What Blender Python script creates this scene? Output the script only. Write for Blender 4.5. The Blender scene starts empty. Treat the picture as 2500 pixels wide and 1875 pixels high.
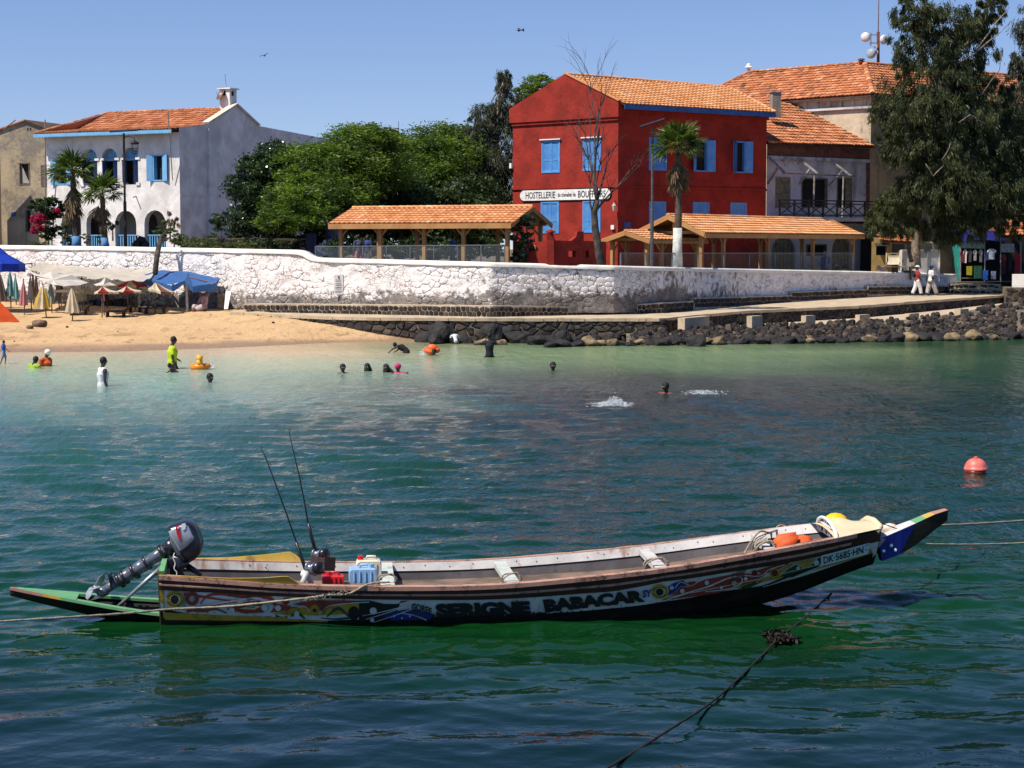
import bpy, math, random
import numpy as np
from mathutils import Vector, Matrix, Quaternion, noise
from mathutils.geometry import delaunay_2d_cdt
from mathutils.bvhtree import BVHTree
R = math.radians
sin, cos, pi = math.sin, math.cos, math.pi

# ------------------------------------------------------------------ camera, sky, sun, exposure
SC = bpy.context.scene
COL = SC.collection
FPX, IW, IH, CZ, HOR = 4500.0,2500.0,1875.0,3.7,600.0
PIT = math.atan((IH / 2 - HOR) / FPX)
cam = bpy.data.cameras.new('camera')
cam.sensor_width = 36.0
cam.lens = 36.0 * FPX / IW
cam.clip_start = 0.5
cam.clip_end = 6000
camo = bpy.data.objects.new('camera', cam)
COL.objects.link(camo)
camo.location = (0,0, CZ)
camo.rotation_euler = (pi / 2 - PIT, 0,0)
SC.camera = camo

SUN_EL = R(57)
SUN_AZ = (-0.85,-0.53)           # horizontal direction towards the sun: from the left, a little behind the camera
l_ = math.hypot(*SUN_AZ)
SDIR = Vector((SUN_AZ[0] / l_ * cos(SUN_EL), SUN_AZ[1] / l_ * cos(SUN_EL), sin(SUN_EL)))
world = bpy.data.worlds.new('World')
SC.world = world
world.use_nodes = True
wt = world.node_tree
for n_ in list(wt.nodes):
    wt.nodes.remove(n_)
sky = wt.nodes.new('ShaderNodeTexSky')
sky.sky_type = 'NISHITA'
sky.sun_disc = False
sky.sun_elevation = SUN_EL
sky.sun_rotation = math.atan2(SDIR.x, SDIR.y)
sky.altitude = 0
sky.air_density = 1.0
sky.dust_density = 0.0
sky.ozone_density = 1.0
bg = wt.nodes.new('ShaderNodeBackground')
bg.inputs['Strength'].default_value = 0.090
wo = wt.nodes.new('ShaderNodeOutputWorld')
hs = wt.nodes.new('ShaderNodeHueSaturation')
hs.inputs['Saturation'].default_value = 1.22
tc_ = wt.nodes.new('ShaderNodeTexCoord'); mp_ = wt.nodes.new('ShaderNodeMapping')
mp_.inputs['Scale'].default_value = (1,1,1); mp_.inputs['Location'].default_value = (0,0,.058)   # deeper, more even blue down to the skyline
wt.links.new(tc_.outputs['Generated'], mp_.inputs[0]); wt.links.new(mp_.outputs[0], sky.inputs['Vector'])
wt.links.new(sky.outputs[0], hs.inputs['Color'])
tn = wt.nodes.new('ShaderNodeMix'); tn.data_type = 'RGBA'; tn.blend_type = 'MULTIPLY'; tn.inputs[0].default_value = 1
tn.inputs[7].default_value = (1.08,.965,1.12,1)
wt.links.new(hs.outputs[0], tn.inputs[6]); wt.links.new(tn.outputs[2], bg.inputs['Color'])
wt.links.new(bg.outputs[0], wo.inputs['Surface'])
sl = bpy.data.lights.new('sun', 'SUN')
sl.energy = 5.0
sl.angle = R(0.5)
sl.color = (1.0,0.93,0.82)
slo = bpy.data.objects.new('sun', sl)
COL.objects.link(slo)
slo.location = (-20,-10,60)
slo.rotation_euler = SDIR.to_track_quat('Z', 'Y').to_euler()
SC.view_settings.view_transform = 'Standard'
SC.view_settings.look = 'None'
SC.view_settings.exposure = 0.34
SC.view_settings.gamma = 1.0
SC.view_settings.use_curve_mapping = False
SC.render.engine = 'CYCLES'
SC.cycles.max_bounces = 5
SC.cycles.diffuse_bounces = 1
SC.cycles.glossy_bounces = 3
SC.cycles.transmission_bounces = 3
SC.cycles.transparent_max_bounces = 8
SC.cycles.use_denoising = True

# ------------------------------------------------------------------ where things stand: image directions to places
CAMP = Vector((0,0, CZ))
def ray(px, py):
    a, b = (px - IW / 2) / FPX, (IH / 2 - py) / FPX
    return Vector((a, cos(PIT) + sin(PIT) * b, -sin(PIT) + cos(PIT) * b))
def P(px, py, Y):
    d = ray(px, py)
    return CAMP + d * (Y / d.y)
def G(px, py, z=0.0):
    d = ray(px, py)
    return CAMP + d * ((z - CZ) / d.z)
def proj(p):
    q = Vector(p) - CAMP
    f = q.y * cos(PIT) - q.z * sin(PIT)
    u = q.y * sin(PIT) + q.z * cos(PIT)
    return IW / 2 + FPX * q.x / f, IH / 2 - FPX * u / f
def lerp(a, b, t): return a + (b - a) * t
def tab(t, x):
    if x <= t[0][0]: i = 0
    elif x >= t[-1][0]: i = len(t) - 2
    else: i = max(k for k in range(len(t) - 1) if t[k][0] <= x)
    a, b = t[i], t[i + 1]
    f = (x - a[0]) / (b[0] - a[0])
    r = [lerp(a[j], b[j], f) for j in range(1, len(a))]
    return r[0] if len(r) == 1 else r

class Face:
    """vertical wall plane through a ground point with a horizontal direction; u runs along it, n faces the viewer"""
    def __init__(s, px, py, Y, dx, dy, side=1):
        s.o = P(px, py, Y); s.o.z = 0
        s.d = Vector((dx, dy, 0)).normalized()
        s.n = Vector((s.d.y, -s.d.x, 0)) * side
    def at(s, px, py):
        d = ray(px, py)
        t = (s.o - CAMP).dot(s.n) / d.dot(s.n)
        p = CAMP + d * t
        return ((p - s.o).dot(s.d), p.z)
    def pt(s, u, z, off=0.0):
        return s.o + s.d * u + s.n * off + Vector((0,0, z))

# ------------------------------------------------------------------ mesh builder and object bookkeeping
ORG = {}
class MB:
    def __init__(s):
        s.v, s.f, s.m, s.uv = [], [], [], {}
    def add(s, vs, fs, mi=0):
        b = len(s.v)
        s.v += [tuple(v) for v in vs]
        for f in fs:
            s.f.append(tuple(b + i for i in f)); s.m.append(mi)
        return s
    def quad(s, a, b, c, d, mi=0): return s.add([a, b, c, d], [(0,1,2,3)], mi)
    def boxx(s, o, ex, ey, ez, mi=0):
        o, ex, ey, ez = Vector(o), Vector(ex), Vector(ey), Vector(ez)
        if ex.cross(ey).dot(ez) < 0: ex, ey = ey, ex
        v = [o, o + ex, o + ex + ey, o + ey]
        v += [p + ez for p in v]
        return s.add(v, [(3,2,1,0), (4,5,6,7), (0,1,5,4), (1,2,6,5), (2,3,7,6), (3,0,4,7)], mi)
    def box(s, c, sx, sy, sz, rz=0, mi=0):
        c = Vector(c); q = Matrix.Rotation(rz, 3, 'Z')
        ex, ey, ez = q @ Vector((sx, 0,0)), q @ Vector((0, sy, 0)), Vector((0,0, sz))
        return s.boxx(c - ex / 2 - ey / 2 - ez / 2, ex, ey, ez, mi)
    def fbox(s, F, u0, u1, z0, z1, n0, n1, mi=0):
        return s.boxx(F.pt(u0, z0, n0), F.d * (u1 - u0), F.n * (n1 - n0), Vector((0,0, z1 - z0)), mi)
    def beam(s, a, b, w, h, up=(0,0,1), mi=0):
        a, b = Vector(a), Vector(b); d = b - a
        x = d.cross(Vector(up))
        if x.length < 1e-5: x = d.cross(Vector((1,0,0)))
        x.normalize(); y = x.cross(d).normalized()
        return s.boxx(a - x * w / 2 - y * h / 2, d, x * w, y * h, mi)
    def tube(s, pts, rad, n=6, cap=True, mi=0):
        pts = [Vector(p) for p in pts]
        if not hasattr(rad, '__len__'): rad = [rad] * len(pts)
        b = len(s.v); prev = None
        for i, p in enumerate(pts):
            t = (pts[min(i + 1, len(pts) - 1)] - pts[max(i - 1,0)])
            if t.length < 1e-9: t = Vector((0,0,1))
            t.normalize()
            if prev is None:
                x = t.cross(Vector((0.31,0.17,0.93)))
                if x.length < 1e-3: x = t.cross(Vector((1,0,0)))
            else:
                x = prev - t * prev.dot(t)
            x.normalize(); prev = x; y = t.cross(x)
            for k in range(n):
                a = 2 * pi * k / n
                s.v.append(tuple(p + (x * cos(a) + y * sin(a)) * rad[i]))
        for i in range(len(pts) - 1):
            for k in range(n):
                k2 = (k + 1) % n
                s.f.append((b + i * n + k, b + i * n + k2, b + (i + 1) * n + k2, b + (i + 1) * n + k)); s.m.append(mi)
        if cap:
            s.f.append(tuple(b + k for k in range(n))[::-1]); s.m.append(mi)
            e = b + (len(pts) - 1) * n
            s.f.append(tuple(e + k for k in range(n))); s.m.append(mi)
        return s
    def lathe(s, o, prof, n=12, ax=(0,0,1), mi=0):
        o, ax = Vector(o), Vector(ax).normalized()
        x = ax.cross(Vector((0.3,0.2,0.9)) if abs(ax.z) < 0.9 else Vector((1,0,0))).normalized(); y = ax.cross(x)
        b = len(s.v)
        for r, h in prof:
            for k in range(n):
                a = 2 * pi * k / n
                s.v.append(tuple(o + ax * h + (x * cos(a) + y * sin(a)) * r))
        for i in range(len(prof) - 1):
            for k in range(n):
                k2 = (k + 1) % n
                s.f.append((b + i * n + k, b + i * n + k2, b + (i + 1) * n + k2, b + (i + 1) * n + k)); s.m.append(mi)
        s.f.append(tuple(b + k for k in range(n))[::-1]); s.m.append(mi)
        e = b + (len(prof) - 1) * n
        s.f.append(tuple(e + k for k in range(n))); s.m.append(mi)
        return s
    def prism(s, poly, ext, mi=0):
        poly = [Vector(p) for p in poly]; ext = Vector(ext); n = len(poly)
        nn = Vector((0,0,0))
        for i in range(n): nn += poly[i].cross(poly[(i + 1) % n])
        if nn.dot(ext) > 0: poly = poly[::-1]
        fs = [tuple(range(n)), tuple(range(2 * n - 1, n - 1,-1))]
        fs += [(i, i + n, (i + 1) % n + n, (i + 1) % n) for i in range(n)]
        return s.add(poly + [p + ext for p in poly], fs, mi)
    def grid(s, fn, nu, nv, mi=0):
        b = len(s.v)
        for j in range(nv + 1):
            for i in range(nu + 1):
                s.v.append(tuple(fn(i / nu, j / nv)))
        for j in range(nv):
            for i in range(nu):
                a = b + j * (nu + 1) + i
                s.f.append((a, a + 1, a + nu + 2, a + nu + 1)); s.m.append(mi)
        return s
    def ball(s, c, r, n=8, sc=(1,1,1), mi=0):
        c = Vector(c); prof = []
        b = len(s.v)
        m = max(3, n // 2)
        for j in range(m + 1):
            th = pi * j / m
            for k in range(n):
                a = 2 * pi * k / n
                rr = max(sin(th), 0.02)
                s.v.append((c.x + r * sc[0] * rr * cos(a), c.y + r * sc[1] * rr * sin(a), c.z - r * sc[2] * cos(th)))
        for j in range(m):
            for k in range(n):
                k2 = (k + 1) % n
                s.f.append((b + j * n + k, b + j * n + k2, b + (j + 1) * n + k2, b + (j + 1) * n + k)); s.m.append(mi)
        return s
    def mesh(s, name, mats, org=Vector((0,0,0)), smooth=False):
        me = bpy.data.meshes.new(name)
        o = Vector(org)
        me.from_pydata([(x - o.x, y - o.y, z - o.z) for x, y, z in s.v], [], s.f)
        if not isinstance(mats, (list, tuple)): mats = [mats]
        for m in mats: me.materials.append(m)
        if any(s.m): me.polygons.foreach_set('material_index', s.m)
        if smooth: me.polygons.foreach_set('use_smooth', [True] * len(s.f))
        me.update()
        return me
    def build(s, name, mats, parent=None, smooth=False, org=None, kind=None, label=None):
        if org is None: org = ORG[parent.name] if parent else Vector((0,0,0))
        me = s.mesh(name, mats, org, smooth)
        return place(name, me, parent, None if parent else org, org, kind, label)
def place(name, me, parent=None, loc=None, org=None, kind=None, label=None):
    o = bpy.data.objects.new(name, me)
    COL.objects.link(o)
    if parent: o.parent = parent
    if loc is not None: o.location = loc
    ORG[o.name] = Vector(org if org is not None else (0,0,0))
    if kind: o['kind'] = kind
    if label: o['label'] = label
    return o
def tag(o, label, cat, group=None, kind=None):
    o['label'] = label; o['category'] = cat
    if group: o['group'] = group
    if kind: o['kind'] = kind
    return o
def thing(name, label, cat, loc=(0,0,0), group=None):
    o = bpy.data.objects.new(name, None)
    COL.objects.link(o)
    o.empty_display_size = 0.2
    o.location = loc
    ORG[o.name] = Vector(loc)
    return tag(o, label, cat, group)
def copy_tree(o, label=None, loc=None, parent=None):
    c = o.copy(); COL.objects.link(c)
    if parent: c.parent = parent
    if label: c['label'] = label
    if loc is not None: c.location = loc
    ORG[c.name] = Vector(c.location) if not parent else ORG[parent.name]
    for ch in list(o.children): copy_tree(ch, None, None, c)
    return c

# ------------------------------------------------------------------ materials
class NT:
    def __init__(s, name):
        s.mat = bpy.data.materials.new(name); s.mat.use_nodes = True
        s.t = s.mat.node_tree
        for n in list(s.t.nodes): s.t.nodes.remove(n)
        s.out = s.t.nodes.new('ShaderNodeOutputMaterial')
        s.geo = s.t.nodes.new('ShaderNodeNewGeometry')
        s.pos = s.geo.outputs['Position']
    def L(s, a, b):
        if isinstance(a, (int, float)): b.default_value = a
        elif isinstance(a, (tuple, list)): b.default_value = tuple(a) + ((1,) if len(a) == 3 and len(b.default_value) == 4 else ())
        else: s.t.links.new(a, b)
    def vec(s, v, sc=(1,1,1), loc=(0,0,0)):
        m = s.t.nodes.new('ShaderNodeMapping'); s.L(v, m.inputs[0])
        m.inputs['Scale'].default_value = sc; m.inputs['Location'].default_value = loc
        return m.outputs[0]
    def obj(s): return s.t.nodes.new('ShaderNodeTexCoord').outputs['Object']
    def noise(s, scale=5, det=4, rough=.55, v=None, dist=0):
        n = s.t.nodes.new('ShaderNodeTexNoise'); s.L(v if v is not None else s.pos, n.inputs['Vector'])
        n.inputs['Scale'].default_value = scale; n.inputs['Detail'].default_value = det
        n.inputs['Roughness'].default_value = rough; n.inputs['Distortion'].default_value = dist
        return n.outputs['Fac']
    def vor(s, scale=5, v=None, feat='F1', out='Distance', rnd=1):
        n = s.t.nodes.new('ShaderNodeTexVoronoi'); s.L(v if v is not None else s.pos, n.inputs['Vector'])
        n.feature = feat; n.inputs['Scale'].default_value = scale; n.inputs['Randomness'].default_value = rnd
        return n.outputs[out]
    def m(s, op, a, b=0.0, c=None, clamp=False):
        n = s.t.nodes.new('ShaderNodeMath'); n.operation = op; n.use_clamp = clamp
        s.L(a, n.inputs[0]); s.L(b, n.inputs[1])
        if c is not None: s.L(c, n.inputs[2])
        return n.outputs[0]
    def rng(s, v, a, b, c=0, d=1, smooth=True):
        n = s.t.nodes.new('ShaderNodeMapRange'); s.L(v, n.inputs[0])
        if smooth: n.interpolation_type = 'SMOOTHSTEP'
        for i, x in enumerate((a, b, c, d)): n.inputs[i + 1].default_value = x
        return n.outputs[0]
    def sep(s, v=None):
        n = s.t.nodes.new('ShaderNodeSeparateXYZ'); s.L(v if v is not None else s.pos, n.inputs[0]); return n.outputs
    def mix(s, f, a, b, mode='MIX'):
        n = s.t.nodes.new('ShaderNodeMix'); n.data_type = 'RGBA'; n.blend_type = mode
        s.L(f, n.inputs[0]); s.L(a, n.inputs[6]); s.L(b, n.inputs[7]); return n.outputs[2]
    def ramp(s, f, st):
        n = s.t.nodes.new('ShaderNodeValToRGB'); s.L(f, n.inputs[0]); e = n.color_ramp.elements
        while len(e) < len(st): e.new(0.5)
        for i, (p, c) in enumerate(st):
            e[i].position = p; e[i].color = tuple(c) + (1,)
        return n.outputs[0]
    def bump(s, h, st=.5, dist=.02, nrm=None):
        n = s.t.nodes.new('ShaderNodeBump'); s.L(h, n.inputs['Height'])
        n.inputs['Strength'].default_value = st; n.inputs['Distance'].default_value = dist
        if nrm is not None: s.L(nrm, n.inputs['Normal'])
        return n.outputs[0]
    def rand(s, island=False):
        if island: return s.geo.outputs['Random Per Island']
        return s.t.nodes.new('ShaderNodeObjectInfo').outputs['Random']
    def attr(s, name):
        n = s.t.nodes.new('ShaderNodeAttribute'); n.attribute_name = name; return n.outputs['Fac']
    def bsdf(s, col, rough=.8, nrm=None, spec=.5, metal=0, **kw):
        n = s.t.nodes.new('ShaderNodeBsdfPrincipled')
        s.L(col, n.inputs['Base Color']); s.L(rough, n.inputs['Roughness']); s.L(metal, n.inputs['Metallic'])
        s.L(spec, n.inputs['Specular IOR Level'])
        for k, v in kw.items(): s.L(v, n.inputs[k.replace('_', ' ')])
        if nrm is not None: s.L(nrm, n.inputs['Normal'])
        s.b = n
        return n.outputs[0]
    def done(s, sh):
        s.t.links.new(sh, s.out.inputs['Surface']); return s.mat
MC = {}
def mat(name, col, rough=.75, var=.18, sc=2.0, bump=.25, bsc=18, bd=.01, col2=None, spots=None, isl=0, metal=0, spec=.4, streak=False):
    """painted / plain material with uneven colour, optional second colour in patches, spots of dirt and fine relief"""
    if name in MC: return MC[name]
    t = NT(name)
    v = t.obj()
    if streak: v = t.vec(v, (1,1,.18))
    n1 = t.noise(sc, 5,.6, v)
    c2 = col2 or tuple(c * (1 - var * 1.6) for c in col)
    c = t.mix(t.rng(n1,.35,.68), tuple(min(1, x * (1 + var * .3)) for x in col), c2)
    if isl:
        c = t.mix(t.m('MULTIPLY', t.rand(isl == 2), .6), c, tuple(x * (1 - var) for x in c2))
    if spots:
        n2 = t.noise(sc * 3.1,6,.7, v, .4)
        c = t.mix(t.rng(n2, spots[1], spots[1] + .12), c, spots[0])
    nb = t.noise(bsc, 4,.6, v)
    MC[name] = t.done(t.bsdf(c, rough, t.bump(nb, bump, bd) if bump else None, spec, metal))
    return MC[name]

# ------------------------------------------------------------------ rubble masonry: irregular cells packed in a strip
def cells(W, H, cw, ch, rnd, jit=.46, drop=.16):
    nx, ny = max(1, int(round(W / cw))) + 2, max(1, int(round(H / ch))) + 2
    pts = []
    for j in range(-1, ny):
        for i in range(-1, nx):
            if 0 <= j < ny - 2 and rnd.random() < drop: continue
            pts.append(Vector((i + .5 + (j % 2) * .5 + rnd.uniform(-jit, jit), j + .5 + rnd.uniform(-jit, jit) * .8)))
    vs, es, fs, *_ = delaunay_2d_cdt(pts, [], [], 0,1e-6)
    cc, inc = [], [[] for _ in vs]
    for k, f in enumerate(fs):
        a, b, c = (vs[i] for i in f[:3])
        d = 2 * (a.x * (b.y - c.y) + b.x * (c.y - a.y) + c.x * (a.y - b.y))
        if abs(d) < 1e-9: cc.append((a + b + c) / 3)
        else:
            A, B, C = a.length_squared, b.length_squared, c.length_squared
            cc.append(Vector(((A * (b.y - c.y) + B * (c.y - a.y) + C * (a.y - b.y)) / d, (A * (c.x - b.x) + B * (a.x - c.x) + C * (b.x - a.x)) / d)))
        for i in f: inc[i].append(k)
    su, sv = W / (nx - 2), H / (ny - 2)
    out = []
    for i, p in enumerate(vs):
        if not (0 <= p.x <= nx - 2 and 0 <= p.y <= ny - 2) or len(inc[i]) < 3: continue
        ks = sorted(inc[i], key=lambda k: math.atan2(cc[k].y - p.y, cc[k].x - p.x))
        poly = [(min(max(cc[k].x * su, 0), W), min(max(cc[k].y * sv, 0), H)) for k in ks]
        q = [poly[0]]
        for a in poly[1:]:
            if math.hypot(a[0] - q[-1][0], a[1] - q[-1][1]) > .02: q.append(a)
        if len(q) >= 4: out.append(q)
    return out
def stone(mb, poly, fn, h, gap, rnd, back=.03):
    cu = sum(p[0] for p in poly) / len(poly); cv = sum(p[1] for p in poly) / len(poly)
    n = len(poly); tilt = (rnd.uniform(-1,1) * h * .6, rnd.uniform(-1,1) * h * .6)
    size = max(.05, max(math.hypot(p[0] - cu, p[1] - cv) for p in poly))
    rings = [(1 - gap, -back), (1 - gap * 1.1, h * .55), (.66, h)]
    vs = []
    for k, (s_, hh) in enumerate(rings):
        for p in poly:
            du, dv = (p[0] - cu) * s_, (p[1] - cv) * s_
            o = hh + (0 if k == 0 else (tilt[0] * du + tilt[1] * dv) / size + rnd.uniform(-.15,.15) * h)
            vs.append(fn(cu + du, cv + dv, o))
    vs.append(fn(cu, cv, h * rnd.uniform(.9,1.25)))
    fs = []
    for k in range(2):
        fs += [(k * n + i, k * n + (i + 1) % n, (k + 1) * n + (i + 1) % n, (k + 1) * n + i) for i in range(n)]
    fs += [(2 * n + i, 2 * n + (i + 1) % n, 3 * n) for i in range(n)]
    return mb.add(vs, fs)
def masonry(parent, fn, W, H, cw, ch, m, seed=1, h=.05, gap=.12, smooth=False, maxp=280, name='stone', keep=None, jit=.46, drop=.16):
    rnd = random.Random(seed)
    cs = cells(W, H, cw, ch, rnd, jit, drop)
    if keep: cs = [c for c in cs if keep(sum(p[0] for p in c) / len(c), sum(p[1] for p in c) / len(c))]
    def key(c):
        ps = [proj(fn(u, v, 0)) for u, v in c]
        x0, x1 = min(p[0] for p in ps), max(p[0] for p in ps)
        if x1 < 0 or x0 > IW: return 0
        return -(x1 - x0) * (max(p[1] for p in ps) - min(p[1] for p in ps))
    cs.sort(key=key)
    for c in cs[:maxp]:
        stone(MB(), c, fn, h, gap, rnd).build(name, m, parent, smooth)
    rest = cs[maxp:]
    if rest:
        mb = MB()
        for c in rest: stone(mb, c, fn, h, gap, rnd)
        mb.build(name + '_fill', m, parent, smooth, kind='stuff')
# ------------------------------------------------------------------ ground materials
t = NT('sand')
zz = t.sep()[2]
n1, n2, n3 = t.noise(.35,4), t.noise(6,5,.6), t.noise(1.6,5,.65, t.vec(t.pos, (1,.5,1)))
c = t.mix(t.rng(n1,.3,.7), (.56,.365,.18), (.50,.315,.15))
c = t.mix(t.rng(n2,.58,.72), c, (.40,.235,.105))
c = t.mix(t.m('MULTIPLY', t.rng(n3,.54,.64), t.rng(zz, .12,.6,1,.45)), c, (.30,.175,.085))
ft = t.vor(4.2, t.vec(t.pos, (1,.5,1)))
c = t.mix(t.m('MULTIPLY', t.rng(ft, .12,.24,1,0), t.rng(n1,.42,.56)), c, (.30,.17,.075))
wet = t.rng(t.m('ADD', zz, t.m('MULTIPLY', n1,.25)), .18,.34,1,0)
c = t.mix(wet, c, (.30,.185,.10))
SAND = t.done(t.bsdf(c, t.rng(wet, 0,1,.95,.45), t.bump(t.m('ADD', n3, t.m('MULTIPLY', n2,.5)), .9,.12)))
WHITE = (.84,.79,.76)
def whitewash(name, base=WHITE, dark=(.085,.072,.062), amt=0.0, joints=False, tone=None):
    t = NT(name)
    x, y, z = t.sep()
    n1, n2, n3 = t.noise(.55,5,.6), t.noise(3.2,6,.68), t.noise(1.3,5,.6, None, .5)
    low = t.m('MULTIPLY', t.rng(z, 1.25,2.15,.26,0), t.rng(x, 6,10,1,.25))
    mid = t.m('MULTIPLY', t.rng(x, -5,0,0,1), t.rng(x, 8.5,12.5,1,0))
    wear = t.m('ADD', t.m('ADD', t.m('MULTIPLY', n2,.62), t.m('MULTIPLY', n1,.38)), t.m('ADD', low, t.m('MULTIPLY', mid, .085)))
    wear = t.m('ADD', wear, amt + (.035 if joints else 0))
    w = t.rng(wear, .60,.72)
    stain = t.rng(n3,.48,.72,0,.5)
    c = t.mix(stain, base, (base[0] * .80, base[1] * .72, base[2] * .66))
    if tone: c = t.mix(t.rng(n1,.5,.7,0,.8), c, tone)
    c = t.mix(t.m('MULTIPLY', w, .9), c, t.mix(t.rng(n3,.4,.6), dark, tuple(v * 2.6 for v in dark)))
    dv = t.t.nodes.new('ShaderNodeVectorMath'); dv.operation = 'MULTIPLY_ADD'; nz = t.t.nodes.new('ShaderNodeTexNoise'); t.L(t.pos, nz.inputs['Vector']); nz.inputs['Scale'].default_value = 2.5; nz.inputs['Detail'].default_value = 3
    t.L(nz.outputs['Color'], dv.inputs[0]); dv.inputs[1].default_value = (.5,.5,.5); t.L(t.pos, dv.inputs[2])
    ed = t.vor(3.6, t.vec(dv.outputs[0], (1,1,1.45)), 'DISTANCE_TO_EDGE')
    gate = t.rng(t.noise(1.1,4,.6, t.vec(t.pos, (1,1,1.6), (7,3,2))), .44,.58)
    cr_ = t.m('MULTIPLY', t.rng(ed, .0,.07,1,0), gate)
    c = t.mix(t.m('MULTIPLY', cr_, .42), c, (.22,.19,.17))
    hb = t.m('ADD', t.m('MULTIPLY', cr_, -1.2), t.m('ADD', t.noise(9,5,.65), t.m('MULTIPLY', t.noise(30,3), .35)))
    return t.done(t.bsdf(c, .92, t.bump(hb, .8,.05), .2))
WW = whitewash('whitewash')
WWJ = whitewash('whitewash_joint', joints=True)
WWS = whitewash('whitewash_stone', amt=-.015)
WTOP = mat('whitewash_top', (.86,.80,.70), .9,.1,1.5,.3,9,.03, spots=((.35,.30,.25), .66))
t = NT('basalt')
r_ = t.rand(); n1, n2 = t.noise(4,6,.6), t.noise(20,5,.65)
c = t.ramp(r_, [(0,(.007,.006,.006)), (.55,(.026,.020,.017)), (.85,(.055,.038,.027)), (1,(.10,.075,.05))])
c = t.mix(t.rng(n1,.5,.72), c, (.075,.058,.045))
BASALT = t.done(t.bsdf(c, .82, t.bump(t.m('ADD', n1, t.m('MULTIPLY', n2,.5)), .7,.05), .35))
t = NT('basalt_fill')
r_ = t.rand(True); n1, n2 = t.noise(4,6,.6), t.noise(20,5,.65)
c = t.ramp(r_, [(0,(.007,.006,.006)), (.55,(.026,.020,.017)), (.85,(.055,.038,.027)), (1,(.10,.075,.05))])
c = t.mix(t.rng(n1,.5,.72), c, (.075,.058,.045))
BASALTF = t.done(t.bsdf(c, .82, t.bump(t.m('ADD', n1, t.m('MULTIPLY', n2,.5)), .7,.05), .35))
t = NT('tan_rock')
n1, n2 = t.noise(3,6,.6), t.noise(14,5,.65)
c = t.mix(t.rng(n1,.35,.65), (.34,.24,.12), (.12,.085,.05))
c = t.mix(t.rng(t.sep()[2], .02,.22,1,0), c, (.05,.042,.028))
TANROCK = t.done(t.bsdf(c, .85, t.bump(t.m('ADD', n1, n2), .7,.06), .3))
t = NT('dark_rock')
n1, n2 = t.noise(2.2,7,.62), t.noise(12,6,.65)
c = t.mix(t.rng(n1,.40,.62), (.008,.007,.0065), (.028,.023,.019))
c = t.mix(t.rng(n2,.62,.74), c, (.13,.105,.08))
DARKROCK = t.done(t.bsdf(c, .7, t.bump(t.m('ADD', n1, n2), .8,.08), .4))
MORTAR = mat('mortar', (.50,.40,.29), .95,.25,2.5,.6,14,.04, spots=((.14,.11,.085), .56))
MORTARD = mat('dark_mortar', (.20,.16,.115), .95,.3,2.5,.6,14,.04, spots=((.05,.04,.035), .5))
PATHM = mat('path_concrete', (.50,.39,.26), .95,.16,1.2,.5,8,.02, spots=((.36,.27,.18), .64))
EARTH = mat('terrace_earth', (.15,.115,.075), .95,.25,.6,.5,5,.05)

# ------------------------------------------------------------------ ground, beach, terrace
def struct(name, mb, m, smooth=False, kind='structure'):
    return mb.build(name, m, None, smooth, kind=kind)
mb = MB(); mb.grid(lambda a, b: (lerp(-1500,1500, a), lerp(-200,3000, b), -3.2), 6,6)
struct('ground', mb, EARTH)
SHORE = [(-700,62.6), (-200,63.3), (0,63.9), (315,64.6), (560,66.9), (820,70.6), (930,70.9), (1100,71.0), (1700,71.0)]
BACK = [(-700,88,1.2), (0,86,1.08), (540,80.4,.96), (640,77.6,.92), (700,75.4,.84), (810,73.2,.56), (900,72.6,.30), (1000,72.4,.05), (1100,72.2,-.2), (1700,72.2,-.5)]
def sand_pt(px, v):
    ys = tab(SHORE, px); yb, zb = tab(BACK, px)
    Y = lerp(ys - 6, yb + 1.5, v)
    tt = (Y - ys) / (yb - ys)
    if tt < 0: z = max(-.9, tt * (yb - ys) * .14)
    else: z = zb * (min(tt, 1) ** .85) + .05 * sin(min(tt, 1) * pi) + max(0, tt - 1) * .1
    X = (px - 1250) / FPX * lerp(ys, yb, .5) * (1 + (Y - lerp(ys, yb, .5)) / 78 * .98)
    f = 0 if z < .1 else min(1,(z - .1) * 5)
    z += f * (.05 * noise.noise(Vector((X * .5, Y * .35,0))) + .028 * noise.noise(Vector((X * 2.1, Y * 1.2,3))))
    return (X, Y, z)
mb = MB(); mb.grid(lambda a, b: sand_pt(lerp(-700,1650, a), b), 330,170)
struct('beach', mb, SAND, True)
def sandz(px, Y):
    ys = tab(SHORE, px); yb, zb = tab(BACK, px)
    return sand_pt(px, (Y - ys + 6) / (yb + 1.5 - ys + 6))[2]

WALL = [(-700,94), (0,86), (540,80.4), (595,79.4), (1200,74.2), (1500,75.6), (1620,78.0), (1819,87.5), (2026,95.1), (2240,102.6), (2335,106)]
WTOPY = [(-700,594), (0,601), (300,605), (725,613), (738,616), (760,630), (775,632), (1500,651), (1694,656), (2100,664), (2335,671)]
WBOTY = [(-700,730), (0,735), (540,752), (595,749), (1200,750), (1560,748), (1694,732), (1934,717), (2119,703), (2335,699)]
def wall_pt(px, v, off=0):
    Y = tab(WALL, px)
    a, b = P(px, tab(WTOPY, px), Y), P(px, tab(WBOTY, px), Y)
    b.z -= .25
    e = .5
    d = (P(px + e, 600, tab(WALL, px + e)) - P(px - e, 600, tab(WALL, px - e))); d.z = 0; d.normalize()
    return a.lerp(b, v) + Vector((d.y, -d.x, 0)) * off
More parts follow.
